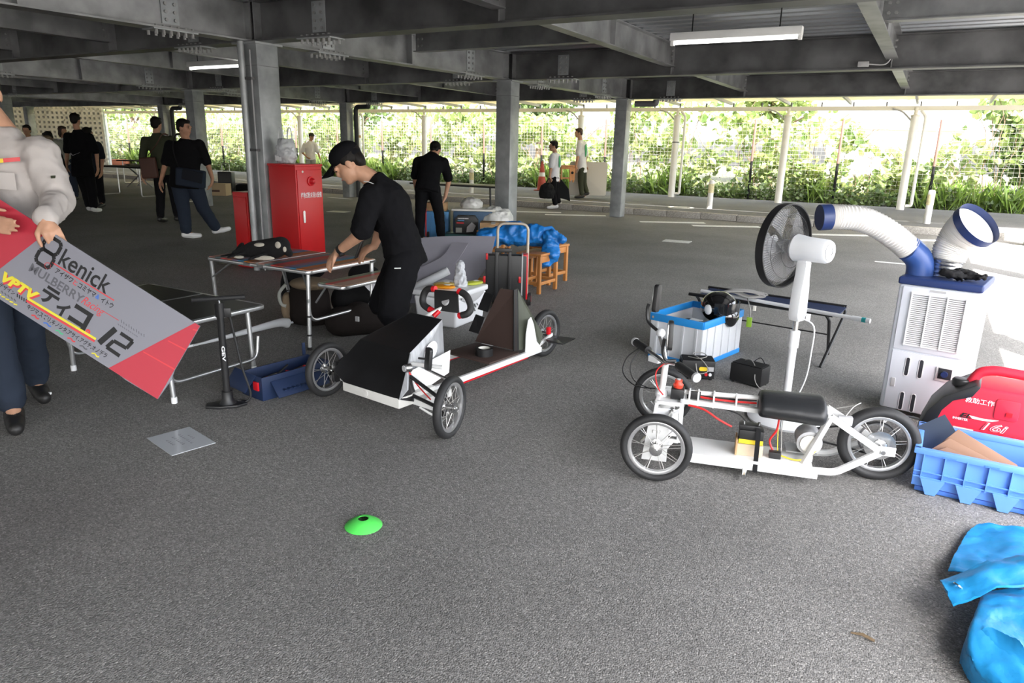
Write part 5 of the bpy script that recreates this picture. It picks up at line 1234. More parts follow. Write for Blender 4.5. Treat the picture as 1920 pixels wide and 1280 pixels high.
# grey plastic sheets leaning behind the cool box
mat('grey_sheet', (0.27, 0.26, 0.30), 0.5, noise=0.06, nscale=3)
gs = MB().sheet([rope(r_, 12) for r_ in ([(-4.25, 5.17, .50), (-3.99, 5.32, .56), (-3.73, 5.47, .58), (-3.43, 5.64, .585)], [(-4.24, 5.06, .42), (-3.96, 5.22, .44), (-3.70, 5.38, .46), (-3.41, 5.55, .46)], [(-4.21, 4.96, .30), (-3.91, 5.13, .31), (-3.66, 5.28, .33), (-3.40, 5.44, .33)], [(-4.20, 4.80, .01), (-3.91, 4.96, .01), (-3.66, 5.11, .03), (-3.47, 5.22, .10)])], .006).build('plastic_sheet', 'grey_sheet'); tag(gs, 'large grey plastic sheet leaning behind the cool box', 'plastic sheet')
gs2 = MB().sheet([rope(r_, 12) for r_ in ([(-3.69, 5.30, .545), (-3.72, 5.17, .42), (-3.94, 4.98, .28), (-4.06, 4.84, .14)], [(-3.60, 5.32, .548), (-3.63, 5.19, .42), (-3.80, 5.01, .25), (-3.94, 4.87, .12)], [(-3.53, 5.33, .55), (-3.56, 5.19, .40), (-3.70, 5.03, .20), (-3.84, 4.89, .08)])], .006).build('plastic_sheet', 'grey_sheet'); tag(gs2, 'curled grey plastic strip in front of the large grey sheet', 'plastic sheet')
rl_ = thing('paper_roll', 'white rolled sheet leaning between the man and the cool box', 'roll', (0, 0, 0))
MB().cyl((-3.86, 4.90, .15), (-3.56, 5.06, .33), .035, n=24).build('roll', 'white_plastic', rl_)

# ================================================================ hand truck, case, stools, blue bundle
ht = thing('hand_truck', 'beige tube hand truck holding a black tool case', 'hand truck', (-3.12, 5.42, 0), YAW)
mat('beige_tube', (0.50, 0.44, 0.36), 0.4, 0.2)
MB().tube(fillet([(-.135, .05, .06), (-.135, .05, .74), (.135, .05, .74), (.135, .05, .06)], .07, 7), .0125, 12).build('tube_frame', 'beige_tube', ht)
MB().box((0, -.06, .045), (.30, .24, .012)).build('toe_plate', 'black_plastic', ht, bevel=.002)
for sx in (-.16, .16):
    w_ = MB().cyl((sx - .015, .07, .06), (sx + .015, .07, .06), .06, n=20).build('wheel', 'black_rubber', ht); MB().cyl((sx - .018, .07, .06), (sx + .018, .07, .06), .028, n=14).build('wheel_hub', 'red', w_)
tcs = thing('tool_case', 'black tool case with red edge and trolley rails on the hand truck', 'tool case', (-3.145, 5.36, .052), YAW)
cs = MB().box((0, -.03, .22), (.36, .12, .42)).build('case_body', 'black_plastic', tcs, bevel=.012)
MB().box((.165, -.025, .24), (.05, .125, .40)).build('red_edge', 'red', tcs, bevel=.008)
MB().box((.140, -.03, .24), (.012, .128, .40)).build('grey_edge', 'grey_plastic', tcs, bevel=.002)
for sx in (-.085, .03): MB().box((sx, -.105, .235), (.028, .03, .46)).build('rail', 'black_plastic', tcs, bevel=.004)
MB().box((-.027, -.10, .475), (.15, .04, .035)).build('trolley_grip', 'black_plastic', tcs, bevel=.006)
for (sx, sz) in ((.12, .22), (-.19, .22), (-.17, .42)): MB().box((sx, -.095, sz), (.02, .015, .055)).build('latch', 'red', tcs, bevel=.003)
def stool(loc, rz, label, h=.40):
    t = thing('wooden_stool', label, 'stool', loc, rz, group='light brown wooden stools')
    MB().box((0, 0, h - .012), (.38, .28, .024)).build('seat', 'wood', t, bevel=.003)
    for sx in (-.165, .165):
        for sy in (-.115, .115): MB().box((sx, sy, (h - .024) / 2), (.034, .034, h - .024)).build('leg', 'wood', t, bevel=.002)
        MB().box((sx, 0, .10), (.022, .20, .032)).build('rail', 'wood', t, bevel=.002)
    for sy in (-.115, .115): MB().box((0, sy, .10), (.30, .022, .032)).build('rail', 'wood', t, bevel=.002); MB().box((0, sy, h - .06), (.30, .018, .06)).build('apron', 'wood', t, bevel=.002)
    return t
stool((-3.29, 6.23, 0), math.radians(88), 'wooden stool under the blue tarp bundle, front one', .395)
stool((-3.42, 6.72, 0), math.radians(84), 'wooden stool behind the one under the blue bundle', .405)
st3 = stool((-3.68, 5.86, 0), math.radians(20), 'wooden stool half hidden behind the grey sheet', .36)
mat('tarp_blue_b', (0.012, 0.18, 0.55), 0.4, noise=0.15, nscale=5, bump=0.6, bscale=18)
tbn = thing('tarp_bundle', 'crumpled bright blue tarp bundle on the stools behind the hand truck', 'tarp', (0, 0, 0))
blob('bundle', [('c', (-3.820, 6.090, .51), .11, (-3.420, 6.350, .53), .115, .8), ('c', (-3.420, 6.350, .53), .11, (-3.240, 6.450, .52), .09), ('e', (-3.570, 6.250, .57), (.16, .12, .10)), ('e', (-3.800, 6.050, .48), (.11, .12, .10))], .012, 'tarp_blue_b', tbn, 2, crumple=.028, cscale=7)
blob('hanging_end', [('c', (-3.220, 6.350, .53), .075, (-3.180, 6.290, .36), .085, .7), ('c', (-3.180, 6.290, .36), .08, (-3.220, 6.260, .29), .05), ('c', (-3.200, 6.350, .56), .04, (-3.090, 6.390, .50), .03)], .010, 'tarp_blue_b', tbn, 2, crumple=.028, cscale=8)

# ================================================================ red fire cabinet at the column
fcb = thing('fire_cabinet', 'tall red fire equipment cabinet beside the thick column', 'cabinet', (-6.18, 5.44, 0))
mat('fire_red', (0.60, 0.008, 0.012), 0.32)
MB().box((.20, .19, .58), (.40, .38, 1.14)).build('body', 'fire_red', fcb, bevel=.004)
MB().box((.20, .19, 1.155), (.415, .40, .022)).build('top', 'fire_red', fcb, bevel=.004)
MB().box((.202, .19, .03), (.39, .36, .06)).build('plinth', 'black_plastic', fcb)
dr = MB().box((.405, .19, .60), (.012, .35, 1.02)).build('door', 'fire_red', fcb, bevel=.004)
MB().lathe([(0, 0), (.05, 0), (.05, .012), (.035, .016), (.03, .04), (.018, .055), (0, .058)], 24, T((.411, .20, .99), ry=PI / 2)).build('alarm_lamp', 'red', dr)
MB().cyl((.411, .09, 1.09), (.415, .09, 1.09), .012, n=12).build('screw_cap', 'cream', dr)
MB().prism(rrect(.03, .13, .014), .012, Matrix.Translation((.411, .075, .62)) @ RF).build('handle', 'chrome', dr)
lettering('移動式粉末消火設備', 'white_plastic', dr, Matrix.Translation((.4125, .20, .845)) @ RF, w=.30, h=.062, bold=.012)
rp = thing('red_cabinet_small', 'small dark red box standing left of the thick column', 'cabinet', (-6.745, 5.42, 0))
MB().box((.10, .12, .42), (.24, .24, .84)).build('body', 'fire_red', rp, bevel=.004)
MB().box((.10, -.004, .42), (.20, .01, .74)).build('door', 'fire_red', rp, bevel=.003)
pbg = thing('shopping_bag', 'white plastic shopping bag standing on the red fire cabinet', 'plastic bag', (-6.05, 5.58, 1.166))
pbg.scale = (1.3, 1.2, 1.15)
blob('bag', [('l', [((0, 0, .005), .075, .06), ((0, 0, .05), .10, .08), ((0, 0, .14), .095, .07), ((0, 0, .22), .065, .05)], (1, 0, 0))], .010, 'poly_white', pbg, 2, crumple=.012, cscale=14)
for s_ in (-.04, .04): MB().tube(rope([(s_ - .03, s_ * .3, .20), (s_ - .02, s_ * .3, .29), (s_, s_ * .3, .325), (s_ + .02, s_ * .3, .29), (s_ + .03, s_ * .3, .20)], 16), .008, 6, flat=.5).build('handle_loop', 'poly_white', pbg)
MB().box((-.02, -.075, .05), (.07, .004, .05)).build('paper_inside', 'white_plastic', pbg)

# ================================================================ small things on the ground
dc = thing('marker_cone', 'flat green marker disc on the asphalt in the foreground', 'marker cone', (-1.665, 1.806, 0))
mat('disc_green', (0.09, 0.66, 0.10), 0.45, noise=.05)
MB().lathe([(.098, 0), (.101, .002), (.095, .010), (.06, .038), (.034, .050), (.028, .050), (.028, .046), (.056, .034), (.092, .006)], 40, T(s=(.70, .70, .62)), closed=True).build('disc', 'disc_green', dc)
mat('laminate', (0.50, 0.52, 0.55), 0.12); mat('ink_faint', (.22, .22, .24), .5)
sg = thing('floor_notice', 'laminated white notice sheet lying on the asphalt', 'notice', (-2.925, 1.933, .002), math.radians(-12))
MB().prism([(-.140, -.103), (.140, -.103), (.140, .103), (-.140, .103)], .003).build('sheet', 'laminate', sg)
for yy_, n_, x0_ in ((.05, 3, -.03), (.02, 7, -.07), (-.015, 6, -.06), (-.05, 4, -.04)):
    mb = MB()
    for k in range(n_): mb.box((x0_ + .022 * k, yy_, .0034), (.013, .004, .0008)); mb.box((x0_ + .022 * k, yy_ + .005, .0034), (.003, .012, .0008))
    mb.build('faint_print', 'ink_faint', sg, smooth=False, kind='stuff')
lf = MB().poly3([(0, 0, .004), (.03, .008, .010), (.065, .006, .004), (.066, -.006, .004), (.03, -.004, .008), (.0, -.006, .004)], .002).build('dry_leaf', mat('leaf_brown', (.16, .11, .06), .8)); lf.matrix_world = T((-.003, 2.112, 0), rz=-.1)
tag(lf, 'dry brown leaf scrap on the foreground asphalt', 'leaf')
for (x0, y0, rz, lab, cc) in ((-3.35, 11.05, .1, 'white paper sheet on the asphalt in the middle distance', 'road_white'), (-10.6, 11.1, .2, 'yellowish paper sheet on the ground behind the fire cabinet', 'cream'), (-14.9, 10.6, .1, 'pale paper strip on the ground by the far left tables', 'cream')):
    o = MB().box((0, 0, .003), (.42, .28, .004)).build('paper_sheet', cc); o.matrix_world = T((x0, y0, 0), rz=rz); tag(o, lab, 'paper')

# ================================================================ people
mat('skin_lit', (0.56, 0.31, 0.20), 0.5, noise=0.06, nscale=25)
mat('lip', (0.40, 0.14, 0.11), 0.5)
mat('eye', (0.015, 0.012, 0.01), 0.2)
def V3(a): return Vector(a)
def hand_prims(w, h, nrm, curl, side, s=1.0, spread=.0):
    """palm and five bent fingers: w wrist, h knuckle point, nrm back-of-hand normal, curl in radians per joint"""
    w, h = V3(w), V3(h); d = (h - w).normalized(); n = V3(nrm); n = (n - d * n.dot(d)).normalized(); x = d.cross(n) * side
    out = [('c', w, .024 * s, w + d * .03 * s, .027 * s, .75, n)]
    kn = [h + x * (o * s) + d * (e * s) for o, e in ((-.030, -.004), (-.010, .004), (.010, .003), (.029, -.006))]
    for k in kn: out.append(('c', w + d * .025 * s + (k - h) * .45, .015 * s, k, .0105 * s))
    for k, ln, o in zip(kn, (.040, .046, .043, .033), (-1.5, -.5, .5, 1.5)):
        p = k; dd = (d + x * o * spread).normalized()
        for j, f in enumerate((1.0, .75, .6)):
            ang = curl * (j + .6); dd = (dd * math.cos(curl) - n * math.sin(curl)).normalized()
            q = p + dd * ln * f * s; out.append(('c', p, (.0095 - .001 * j) * s, q, (.0088 - .001 * j) * s)); p = q
    t0 = w + d * .02 * s - x * .022 * s; t1 = t0 + (d * .55 - x * .75 - n * .25).normalized() * .040 * s; t2 = t1 + (d * .9 - x * .2 - n * .3).normalized() * .034 * s; t3 = t2 + (d - n * .4).normalized() * .024 * s
    out += [('c', t0, .015 * s, t1, .0115 * s), ('c', t1, .011 * s, t2, .0098 * s), ('c', t2, .0095 * s, t3, .008 * s)]
    return out
def person(label, loc, J, fdir=(0, 1, 0), hup=(0, 0, 1), top='cloth_black', bottom='cloth_dark', shoes='shoe_black', hair='hair', sleeve='short', near=False, z0=0.0, group=None, hairlong=0.0, cap=None, shorts=False, hands=None, vox=None, fat=1.0, legs=True, foot=None, skin='skin', hem=.10, rib=None):
    t = thing('person', label, 'person', (loc[0], loc[1], z0), YAW, group)
    g = lambda k: V3(J[k])
    vb = vox or (.0065 if near else .013); vc = .012 if near else .016
    pel, che, nek, hed = g('pelvis'), g('chest'), g('neck'), g('head')
    s1 = g('sh1') if 'sh1' in J else che + V3((.19, 0, .16)); s2 = g('sh2') if 'sh2' in J else che + V3((-.19, 0, .16))
    xd = (s1 - s2)
    # head frame
    f = V3(fdir).normalized(); u = V3(hup); sd = f.cross(u).normalized(); u = sd.cross(f)
    Hm = Matrix(((sd.x, f.x, u.x, hed.x), (sd.y, f.y, u.y, hed.y), (sd.z, f.z, u.z, hed.z), (0, 0, 0, 1)))
    Hr = Hm.to_3x3().to_4x4()
    hp = lambda c: Hm @ V3(c)
    E = lambda c, r: ('e', hp(c), r, Hr)
    body = [E((0, -.010, .030), (.074, .092, .086)), E((0, .022, -.045), (.057, .068, .068)), E((0, .058, -.088), (.030, .028, .024)), E((0, .092, -.018), (.012, .018, .022)), E((0, .086, .012), (.05, .018, .02)),
            E((.076, -.002, -.012), (.010, .020, .030)), E((-.076, -.002, -.012), (.010, .020, .030)), E((0, .080, -.058), (.024, .014, .012)),
            ('c', nek - (hed - nek) * .2, .058, hp((0, -.02, -.06)), .052)]
    mid = (pel + che) / 2
    body.append(('l', [(pel - (che - pel) * .25, .12 * fat, .08 * fat), (pel, .14 * fat, .09 * fat), (mid, .125 * fat, .085 * fat), (che, .15 * fat, .10 * fat), (che.lerp(nek, .55), .13, .08), (nek, .055, .055)], xd))
    arms = []
    for k in ('1', '2'):
        if 'el' + k not in J: continue
        s_, e, w = g('sh' + k), g('el' + k), g('wr' + k); arms.append((k, s_, e, w))
        body += [('c', s_, .050, e, .040), ('c', e, .040, w, .027)]
        hd = g('hd' + k) if 'hd' + k in J else w + (w - e).normalized() * .085
        hs_ = hands.get(k) if hands else None
        body += hand_prims(w, hd, hs_[0] if hs_ else (xd * (1 if k == '1' else -1)), hs_[1] if hs_ else .35, hs_[2] if hs_ else (1 if k == '1' else -1), 1.0 if near else 1.12)
    lg = []
    if legs:
        for k in ('1', '2'):
            h, kn, an = g('hip' + k), g('kn' + k), g('an' + k); lg.append((k, h, kn, an))
            body += [('c', h, .075, kn, .052), ('c', kn, .052, an, .036)]
            to = g('to' + k) if 'to' + k in J else an + V3((0, -.14, -.05)); body.append(('c', an, .034, to, .028))
    blob('body', body, vb, skin, t, 3)
    # eyes, brows, mouth
    if near or foot == 'face':
        for sx in (-.030, .030):
            MB().ell((0, 0, 0), (.011, .006, .006), 10, 6).build('eye', 'eye', t).matrix_local = Hm @ T((sx, .090, .002))
            MB().ell((0, 0, 0), (.018, .006, .004), 10, 6).build('eyebrow', hair or 'hair', t).matrix_local = Hm @ T((sx, .093, .022))
        MB().ell((0, 0, 0), (.020, .006, .005), 10, 6).build('mouth', 'lip', t).matrix_local = Hm @ T((0, .093, -.058))
    # hair
    if hair:
        hr = [E((0, -.022, .045), (.083, .092, .082)), E((0, -.060, -.005), (.070, .045, .070)), E((0, .045, .082), (.060, .042, .032)), E((.062, -.01, .03), (.022, .05, .045)), E((-.062, -.01, .03), (.022, .05, .045))]
        if hairlong: hr += [E((0, -.055, -.05 * hairlong), (.080, .05, .09)), E((.068, -.01, -.03), (.02, .045, .07)), E((-.068, -.01, -.03), (.02, .045, .07))]
        blob('hair', hr, .008 if near else .011, hair, t, 2)
    if cap:
        cp_ = blob('cap', [E((0, -.008, .062), (.090, .105, .070)), E((0, -.06, .03), (.075, .05, .04))], .008, cap, t, 3)
        rows = []
        for a in np.linspace(-1.15, 1.15, 13):
            rows.append([hp((.084 * math.sin(a) * (1 - .12 * q), .062 + .095 * math.cos(a) * .25 + q * .105 * math.cos(a * .85), .048 - .022 * math.sin(a) ** 2 - .030 * q)) for q in (0, .5, 1.0)])
        MB().sheet(rows, .005).build('brim', cap, cp_)
    # shirt
    dn = (pel - che).normalized()
    hemp = pel + dn * hem
    sh = [('l', [(hemp, .180 * fat, .130 * fat), (pel, .175 * fat, .125 * fat), (mid, .162 * fat, .118 * fat), (che, .185 * fat, .130 * fat), (che.lerp(nek, .5), .165, .108), (che.lerp(nek, .85), .095, .080), (nek, .068, .066)], xd)]
    for k, s_, e, w in arms:
        r0 = 1.0
        if sleeve == 'short': sh.append(('c', s_, .070, s_.lerp(e, .86), .070))
        elif sleeve == 'roll': sh += [('c', s_, .075, e, .060), ('c', e, .060, e.lerp(w, .3), .056)]
        else: sh += [('c', s_, .082, e, .066), ('c', e, .066, e.lerp(w, .92), .050)]
        sh.append(('c', che.lerp(nek, .45), .09, s_, .066))
    so = blob('jacket' if sleeve == 'long' else 'shirt', sh, .010 if near else vc, top, t, 3, crumple=.012 if near else .007, cscale=7)
    if legs:
        pt = [('l', [(pel + V3((0, 0, .05)), .150 * fat, .112 * fat), (pel, .165 * fat, .120 * fat), ((g('hip1') + g('hip2')) / 2 - V3((0, 0, .04)), .165 * fat, .118 * fat)], xd)]
        for k, h, kn, an in lg:
            if shorts: pt += [('c', h, .105, kn.lerp(h, .0), .098), ('c', h.lerp(kn, .6), .102, kn + (kn - h).normalized() * .02, .100)]
            else: pt += [('c', h, .100 * fat, kn, .076 * fat), ('c', kn, .076 * fat, an.lerp(kn, .1), .064 * fat)]
        blob('shorts' if shorts else 'trousers', pt, vc, bottom, t, 3, crumple=.010 if near else .006, cscale=6)
        if shorts: blob('leggings', [p for k, h, kn, an in lg for p in (('c', h.lerp(kn, .8), .066, kn, .062), ('c', kn, .062, an, .046))], vc, 'cloth_dark', t, 3)
        for k, h, kn, an in lg:
            to = g('to' + k) if 'to' + k in J else an + V3((0, -.15, -.05))
            d = (to - an); d = V3((d.x, d.y, 0)).normalized() if V3((d.x, d.y, 0)).length > .02 else V3((0, 1, 0))
            tip = an + (to - an).normalized() * .0 ; sole = min(an.z, to.z)
            a0 = V3((an.x, an.y, an.z - .03)) - d * .03; a1 = V3((an.x, an.y, 0)) + d * .17; a1.z = to.z + .012
            blob('shoe', [('c', a0, .046, a0.lerp(a1, .5) - V3((0, 0, .004)), .044), ('c', a0.lerp(a1, .5) - V3((0, 0, .008)), .043, a1, .034)], .010, shoes, t, 2)
    return t

# the man in the cap bending over the colourful table
Jm = {'pelvis': (0.0, 0.0, 0.72), 'chest': (-0.075, -0.02, 1.03), 'neck': (-0.195, -0.03, 1.185), 'head': (-0.330, -0.03, 1.275), 'sh1': (-0.165, -0.19, 1.09), 'el1': (-0.225, -0.24, 0.865), 'wr1': (-0.400, -0.12, 0.735), 'hd1': (-0.475, -0.055, 0.672), 'sh2': (-0.17, 0.15, 1.10), 'el2': (-0.20, 0.27, 0.84), 'wr2': (-0.245, 0.27, 0.72), 'hd2': (-0.31, 0.25, 0.69),
      'hip1': (0.015, -0.10, 0.68), 'kn1': (-0.05, -0.20, 0.40), 'an1': (-0.03, -0.12, 0.09), 'to1': (-0.17, -0.14, 0.035), 'hip2': (-0.02, 0.10, 0.68), 'kn2': (-0.15, 0.10, 0.38), 'an2': (-0.10, 0.20, 0.09), 'to2': (-0.24, 0.18, 0.035)}
mm_ = person('man in black tee, shorts and cap bending over the colourful table', (-2.877, 3.595), Jm, fdir=(-.80, -.12, -.58), hup=(-.50, 0, .86), top='cloth_black', bottom='cloth_black', shoes='shoe_black', near=True, cap='cloth_black', shorts=True, skin='skin_lit', hem=.09, hands={'1': ((-.35, -.55, .75), .42, 1), '2': ((-.2, -.5, .8), .6, -1)})
wb = MB().lathe([(.029, -.012), (.033, -.012), (.033, .012), (.029, .012)], 20, closed=True).build('watch_band', 'black_plastic', mm_)
_wd = (V3(Jm['wr1']) - V3(Jm['el1'])).normalized(); wb.matrix_local = Matrix.Translation(V3(Jm['wr1']) - _wd * .035) @ _wd.to_track_quat('Z', 'Y').to_matrix().to_4x4()
MB().cyl((.0, .0, 0), (0, 0, .012), .018, n=16).build('watch_face', 'black_plastic', wb).matrix_local = T((.012, -.030, 0), rx=PI / 2)
mat('print_white', (.75, .75, .75), .6)
lg_ = thing_logo = MB().box((0, 0, 0), (.040, .002, .006)).build('logo_print', 'print_white', mm_); lg_.matrix_local = T((-.005, -.240, .66), rz=.2)
MB().tube(rope([(-.215, -.150, 1.172), (-.185, -.165, 1.172), (-.150, -.170, 1.160)], 8), .003, 5).build('piping', 'print_white', mm_)
ph = thing('phone', 'dark phone in the far hand of the man in the cap', 'phone', (-2.877, 3.595, 0), YAW)
MB().box((0, 0, 0), (.012, .07, .13)).build('case', 'black_plastic', ph, bevel=.004).matrix_local = T((-.345, .25, .70), ry=.4)

# the man at the left edge holding the signboard
Js = {'pelvis': (0.02, 0.02, 0.86), 'chest': (0.07, 0.0, 1.20), 'neck': (0.07, 0.02, 1.43), 'head': (0.025, -0.02, 1.58), 'sh1': (0.245, 0.0, 1.315), 'el1': (0.325, -0.04, 1.115), 'wr1': (0.405, -0.275, 1.048), 'hd1': (0.442, -0.300, 0.997), 'sh2': (-0.12, 0.0, 1.33), 'el2': (-0.10, -0.20, 1.07), 'wr2': (0.150, -0.315, 1.045), 'hd2': (0.240, -0.345, 1.034),
      'hip1': (0.03, 0.07, 0.82), 'kn1': (-0.06, 0.16, 0.45), 'an1': (-0.17, 0.32, 0.10), 'to1': (-0.08, 0.22, 0.035), 'hip2': (-0.10, -0.02, 0.82), 'kn2': (-0.04, -0.10, 0.45), 'an2': (-0.02, -0.09, 0.10), 'to2': (0.06, -0.20, 0.035)}
ms_ = person('man in an ivory work jacket holding the long signboard', (-3.78, 1.696), Js, fdir=(.35, -.9, -.25), top='cloth_ivory', bottom='cloth_navy', shoes='shoe_black', near=True, sleeve='long', fat=1.02, skin='skin_lit', hem=.16, foot='face', hands={'1': ((.35, -.80, .45), .8, -1), '2': ((-.05, -.98, .15), .06, 1)})
def chest(x, z): return (x, -.018 - .142 * math.sqrt(max(0, 1 - ((x - .07) / .205) ** 2)), z)
MB().sheet([[chest(x, z - .10 * (x - .1)) for x in np.linspace(.10, .20, 6)] for z in (1.17, 1.20, 1.245)], .004).build('chest_pocket', 'cloth_ivory', ms_)
for c, x0, x1 in (('navy', .105, .125), ('yellow', .125, .17), ('red', .17, .225)): MB().sheet([[chest(x, z + .12 * (x - .1)) for x in np.linspace(x0, x1, 4)] for z in (1.272, 1.290)], .003).build('breast_logo', c, ms_)
MB().box((.345, -.085, 1.22), (.004, .03, .012)).build('sleeve_tag', 'cloth_olive', ms_)
for kx, ky in ((-.05, .22), (.06, -.20)): MB().box((kx, ky, .065), (.03, .012, .012)).build('shoe_mark', 'print_white', ms_)

# signboard
mat('board_grey', (0.25, 0.25, 0.29), 0.45); mat('board_red', (0.50, 0.035, 0.06), 0.4); mat('ink', (0.012, 0.012, 0.014), 0.5); mat('ink_red', (0.70, 0.06, 0.07), 0.5); mat('ink_yellow', (0.80, 0.70, 0.05), 0.5); mat('ink_blue', (0.06, 0.18, 0.6), .5); mat('ink_green', (.08, .5, .25), .5); mat('ink_grey', (.12, .12, .14), .5)
_A, _B = V3((-3.421, 1.590, 1.104)), V3((-2.637, 1.889, .622))
_u = (_B - _A).normalized(); _C = V3((-2.799, 1.739, .292)); _v = (_C - _B); _v = (_v - _u * _v.dot(_u)).normalized(); _n = _v.cross(_u)
if _n.dot(V3((0, 0, 1.4)) - _A) < 0: _n = -_n
PXM = (_B - _A).length / 421.0
sgn = thing('signboard', 'long grey and red team signboard held diagonally at the left', 'sign', (0, 0, 0))
SB = Matrix(((_u.x, -_v.x, _n.x, _A.x), (_u.y, -_v.y, _n.y, _A.y), (_u.z, -_v.z, _n.z, _A.z), (0, 0, 0, 1)))   # local x along the top edge, y up the board
sgn.matrix_world = SB
def sp(u, v): return (u * PXM, -v * PXM)
MB().prism([sp(-75, 0), sp(421, 0), sp(421, 100), sp(425, 118), sp(421, 165), sp(350, 167), sp(335, 165), sp(-75, 165)], .006, T((0, 0, -.006))).build('board', 'board_grey', sgn)
for pts in ([(-75, 0), (87, 0), (18, 165), (-75, 165)], [(410, 0), (421, 0), (421, 165), (311, 165)]):
    r_ = MB().prism([sp(*p) for p in pts], .0012).build('red_panel', 'board_red', sgn)
for k in range(3):
    MB().prism([sp(421 - 8 - 30 * k, 12 + 44 * k), sp(421, 14 + 44 * k - 6), sp(421, 15 + 44 * k - 4), sp(421 - 8 - 30 * k, 14 + 44 * k)], .0016).build('crease', 'ink_red', sgn)
def ink(txt, m, u, v, w, h, bold=.02, shear=0.0, rz=0.0, dz=.0008): return lettering(txt, m, sgn, T((*sp(u, v), dz), rz=rz), w * PXM, h * PXM, bold, shear)
def stroke(m, pts, th): 
    mb = MB()
    P_ = [V3((*sp(*p), .0009)) for p in pts]
    for a, b in zip(P_[:-1], P_[1:]): mb.bar(a, b, th * PXM, .0006, (0, 0, 1))
    return mb.build('stroke', m, sgn, smooth=False)
for (cu, cv) in ((104, 22), (104, 50)):      # the 8 is two thick octagon loops
    pts = [(cu - 10, cv - 14), (cu + 12, cv - 14), (cu + 17, cv - 8), (cu + 17, cv + 8), (cu + 12, cv + 14), (cu - 10, cv + 14), (cu - 15, cv + 8), (cu - 15, cv - 8), (cu - 10, cv - 14), (cu + 2, cv - 14)]
    stroke('ink', pts, 7)
ink('kenick', 'ink', 184, 29, 108, 34, .012)
stroke('ink_red', [(120, 49), (257, 47)], 2)
ink('アイザワ', 'ink', 152, 58, 38, 11); ink('と', 'ink_red', 177, 58, 8, 10); ink('コミヤマ', 'ink', 203, 58, 38, 11); ink('&', 'ink_blue', 227, 58, 8, 9); ink('イトウ', 'ink', 248, 58, 26, 11)
stroke('ink_red', [(116 + 6 * math.cos(a), 59 + 6 * math.sin(a)) for a in np.linspace(0, 6.3, 11)], 1)
ink('MULBERRY', 'ink_grey', 147, 79, 118, 17, .02)
ink('Racing', 'ink_red', 228, 80, 48, 20, .0, .35); stroke('ink_red', [(250, 76), (283, 75)], 1)
ink('テ', 'ink', 148, 107, 36, 34, .04); ink('ィ', 'ink', 180, 115, 26, 28, .04); ink('コ', 'ink', 217, 110, 40, 38, .05); ink('。', 'ink_red', 243, 126, 10, 10, .05)
ink('VPTV', 'ink_red', 92, 126, 80, 20, .06, .2, dz=.0006); ink('VPTV', 'ink_yellow', 89, 123, 80, 20, .06, .2, dz=.0012)
ink('デザイン', 'ink', 70, 140, 34, 9, .02)
for k in range(5): stroke('ink', [(91 + 5 * k, 137), (94 + 5 * k, 143)], 2); stroke('ink_grey', [(62 + 7 * k, 149), (67 + 7 * k, 152)], 2); stroke('ink_yellow', [(58 + 9 * k, 158), (65 + 9 * k, 156)], 2.5)
stroke('ink_yellow', [(112, 134), (263, 130)], 4.5); stroke('ink_red', [(112, 139), (263, 135)], 4)
ink('キジマ,スズリ,キノシタ,アサイ,アグチ,オノデラ', 'ink', 208, 147, 178, 11, .02)
for k, c in enumerate(('ink_red', 'ink_blue', 'ink_green', 'ink_red', 'ink_grey', 'ink_yellow')): stroke(c, [(134 + 27 * k, 158), (140 + 27 * k, 155), (146 + 27 * k, 158), (150 + 27 * k, 156)], 2.5)
stroke('ink', [(286, 92), (272, 133)], 11); stroke('ink', [(298, 94), (326, 95), (322, 113), (294, 114), (288, 132), (318, 133)], 7)
for k in range(10): stroke('ink_grey', [(287 + 5.6 * k, 71 + (k % 3)), (290 + 5.6 * k, 76)], 1); stroke('ink_grey', [(285 + 4.6 * k, 81), (288 + 4.6 * k, 83)], .8)

# walking pair and others behind
GP = 'people in the background'
person('stocky man in black tee and blue trousers walking with a shoulder bag', (-9.273, 6.617), {'pelvis': (0.02, 0, .84), 'chest': (0.05, 0, 1.18), 'neck': (.09, 0, 1.40), 'head': (.075, 0, 1.55), 'sh1': (.26, .03, 1.33), 'el1': (.34, .06, 1.05), 'wr1': (.42, -.02, .86), 'hd1': (.415, -.04, .79), 'sh2': (-.14, -.03, 1.31), 'el2': (-.22, -.05, 1.04), 'wr2': (-.25, -.15, .84), 'hip1': (.12, .03, .80), 'kn1': (.19, .12, .42), 'an1': (.30, .26, .11), 'to1': (.40, .30, .10), 'hip2': (-.07, 0, .80), 'kn2': (-.04, -.02, .42), 'an2': (.0, -.08, .09), 'to2': (.13, -.02, .03)}, fdir=(.9, -.15, -.05), top='cloth_black', bottom='cloth_navy', shoes='shoe_white', fat=1.22, group=GP, hem=.12, foot='face', vox=.011)
bgx = thing('shoulder_bag', 'dark blue messenger bag at the hip of the stocky walking man', 'bag', (-9.273, 6.617, 0), YAW)
MB().box((0, 0, 0), (.40, .10, .25)).build('bag', 'cloth_navy', bgx, bevel=.03, seg=3).matrix_local = T((.20, -.22, .87), ry=.12)
MB().box((0, 0, 0), (.28, .03, .15)).build('flap', 'cloth_dark', bgx, bevel=.012).matrix_local = T((.25, -.275, .90), ry=.22)
MB().tube(rope([(.05, -.20, .96), (-.03, -.17, 1.25), (-.02, -.08, 1.44), (.0, .10, 1.42), (.1, .2, 1.1)], 20), .014, 6, flat=.4).build('strap', 'black_matte', bgx)
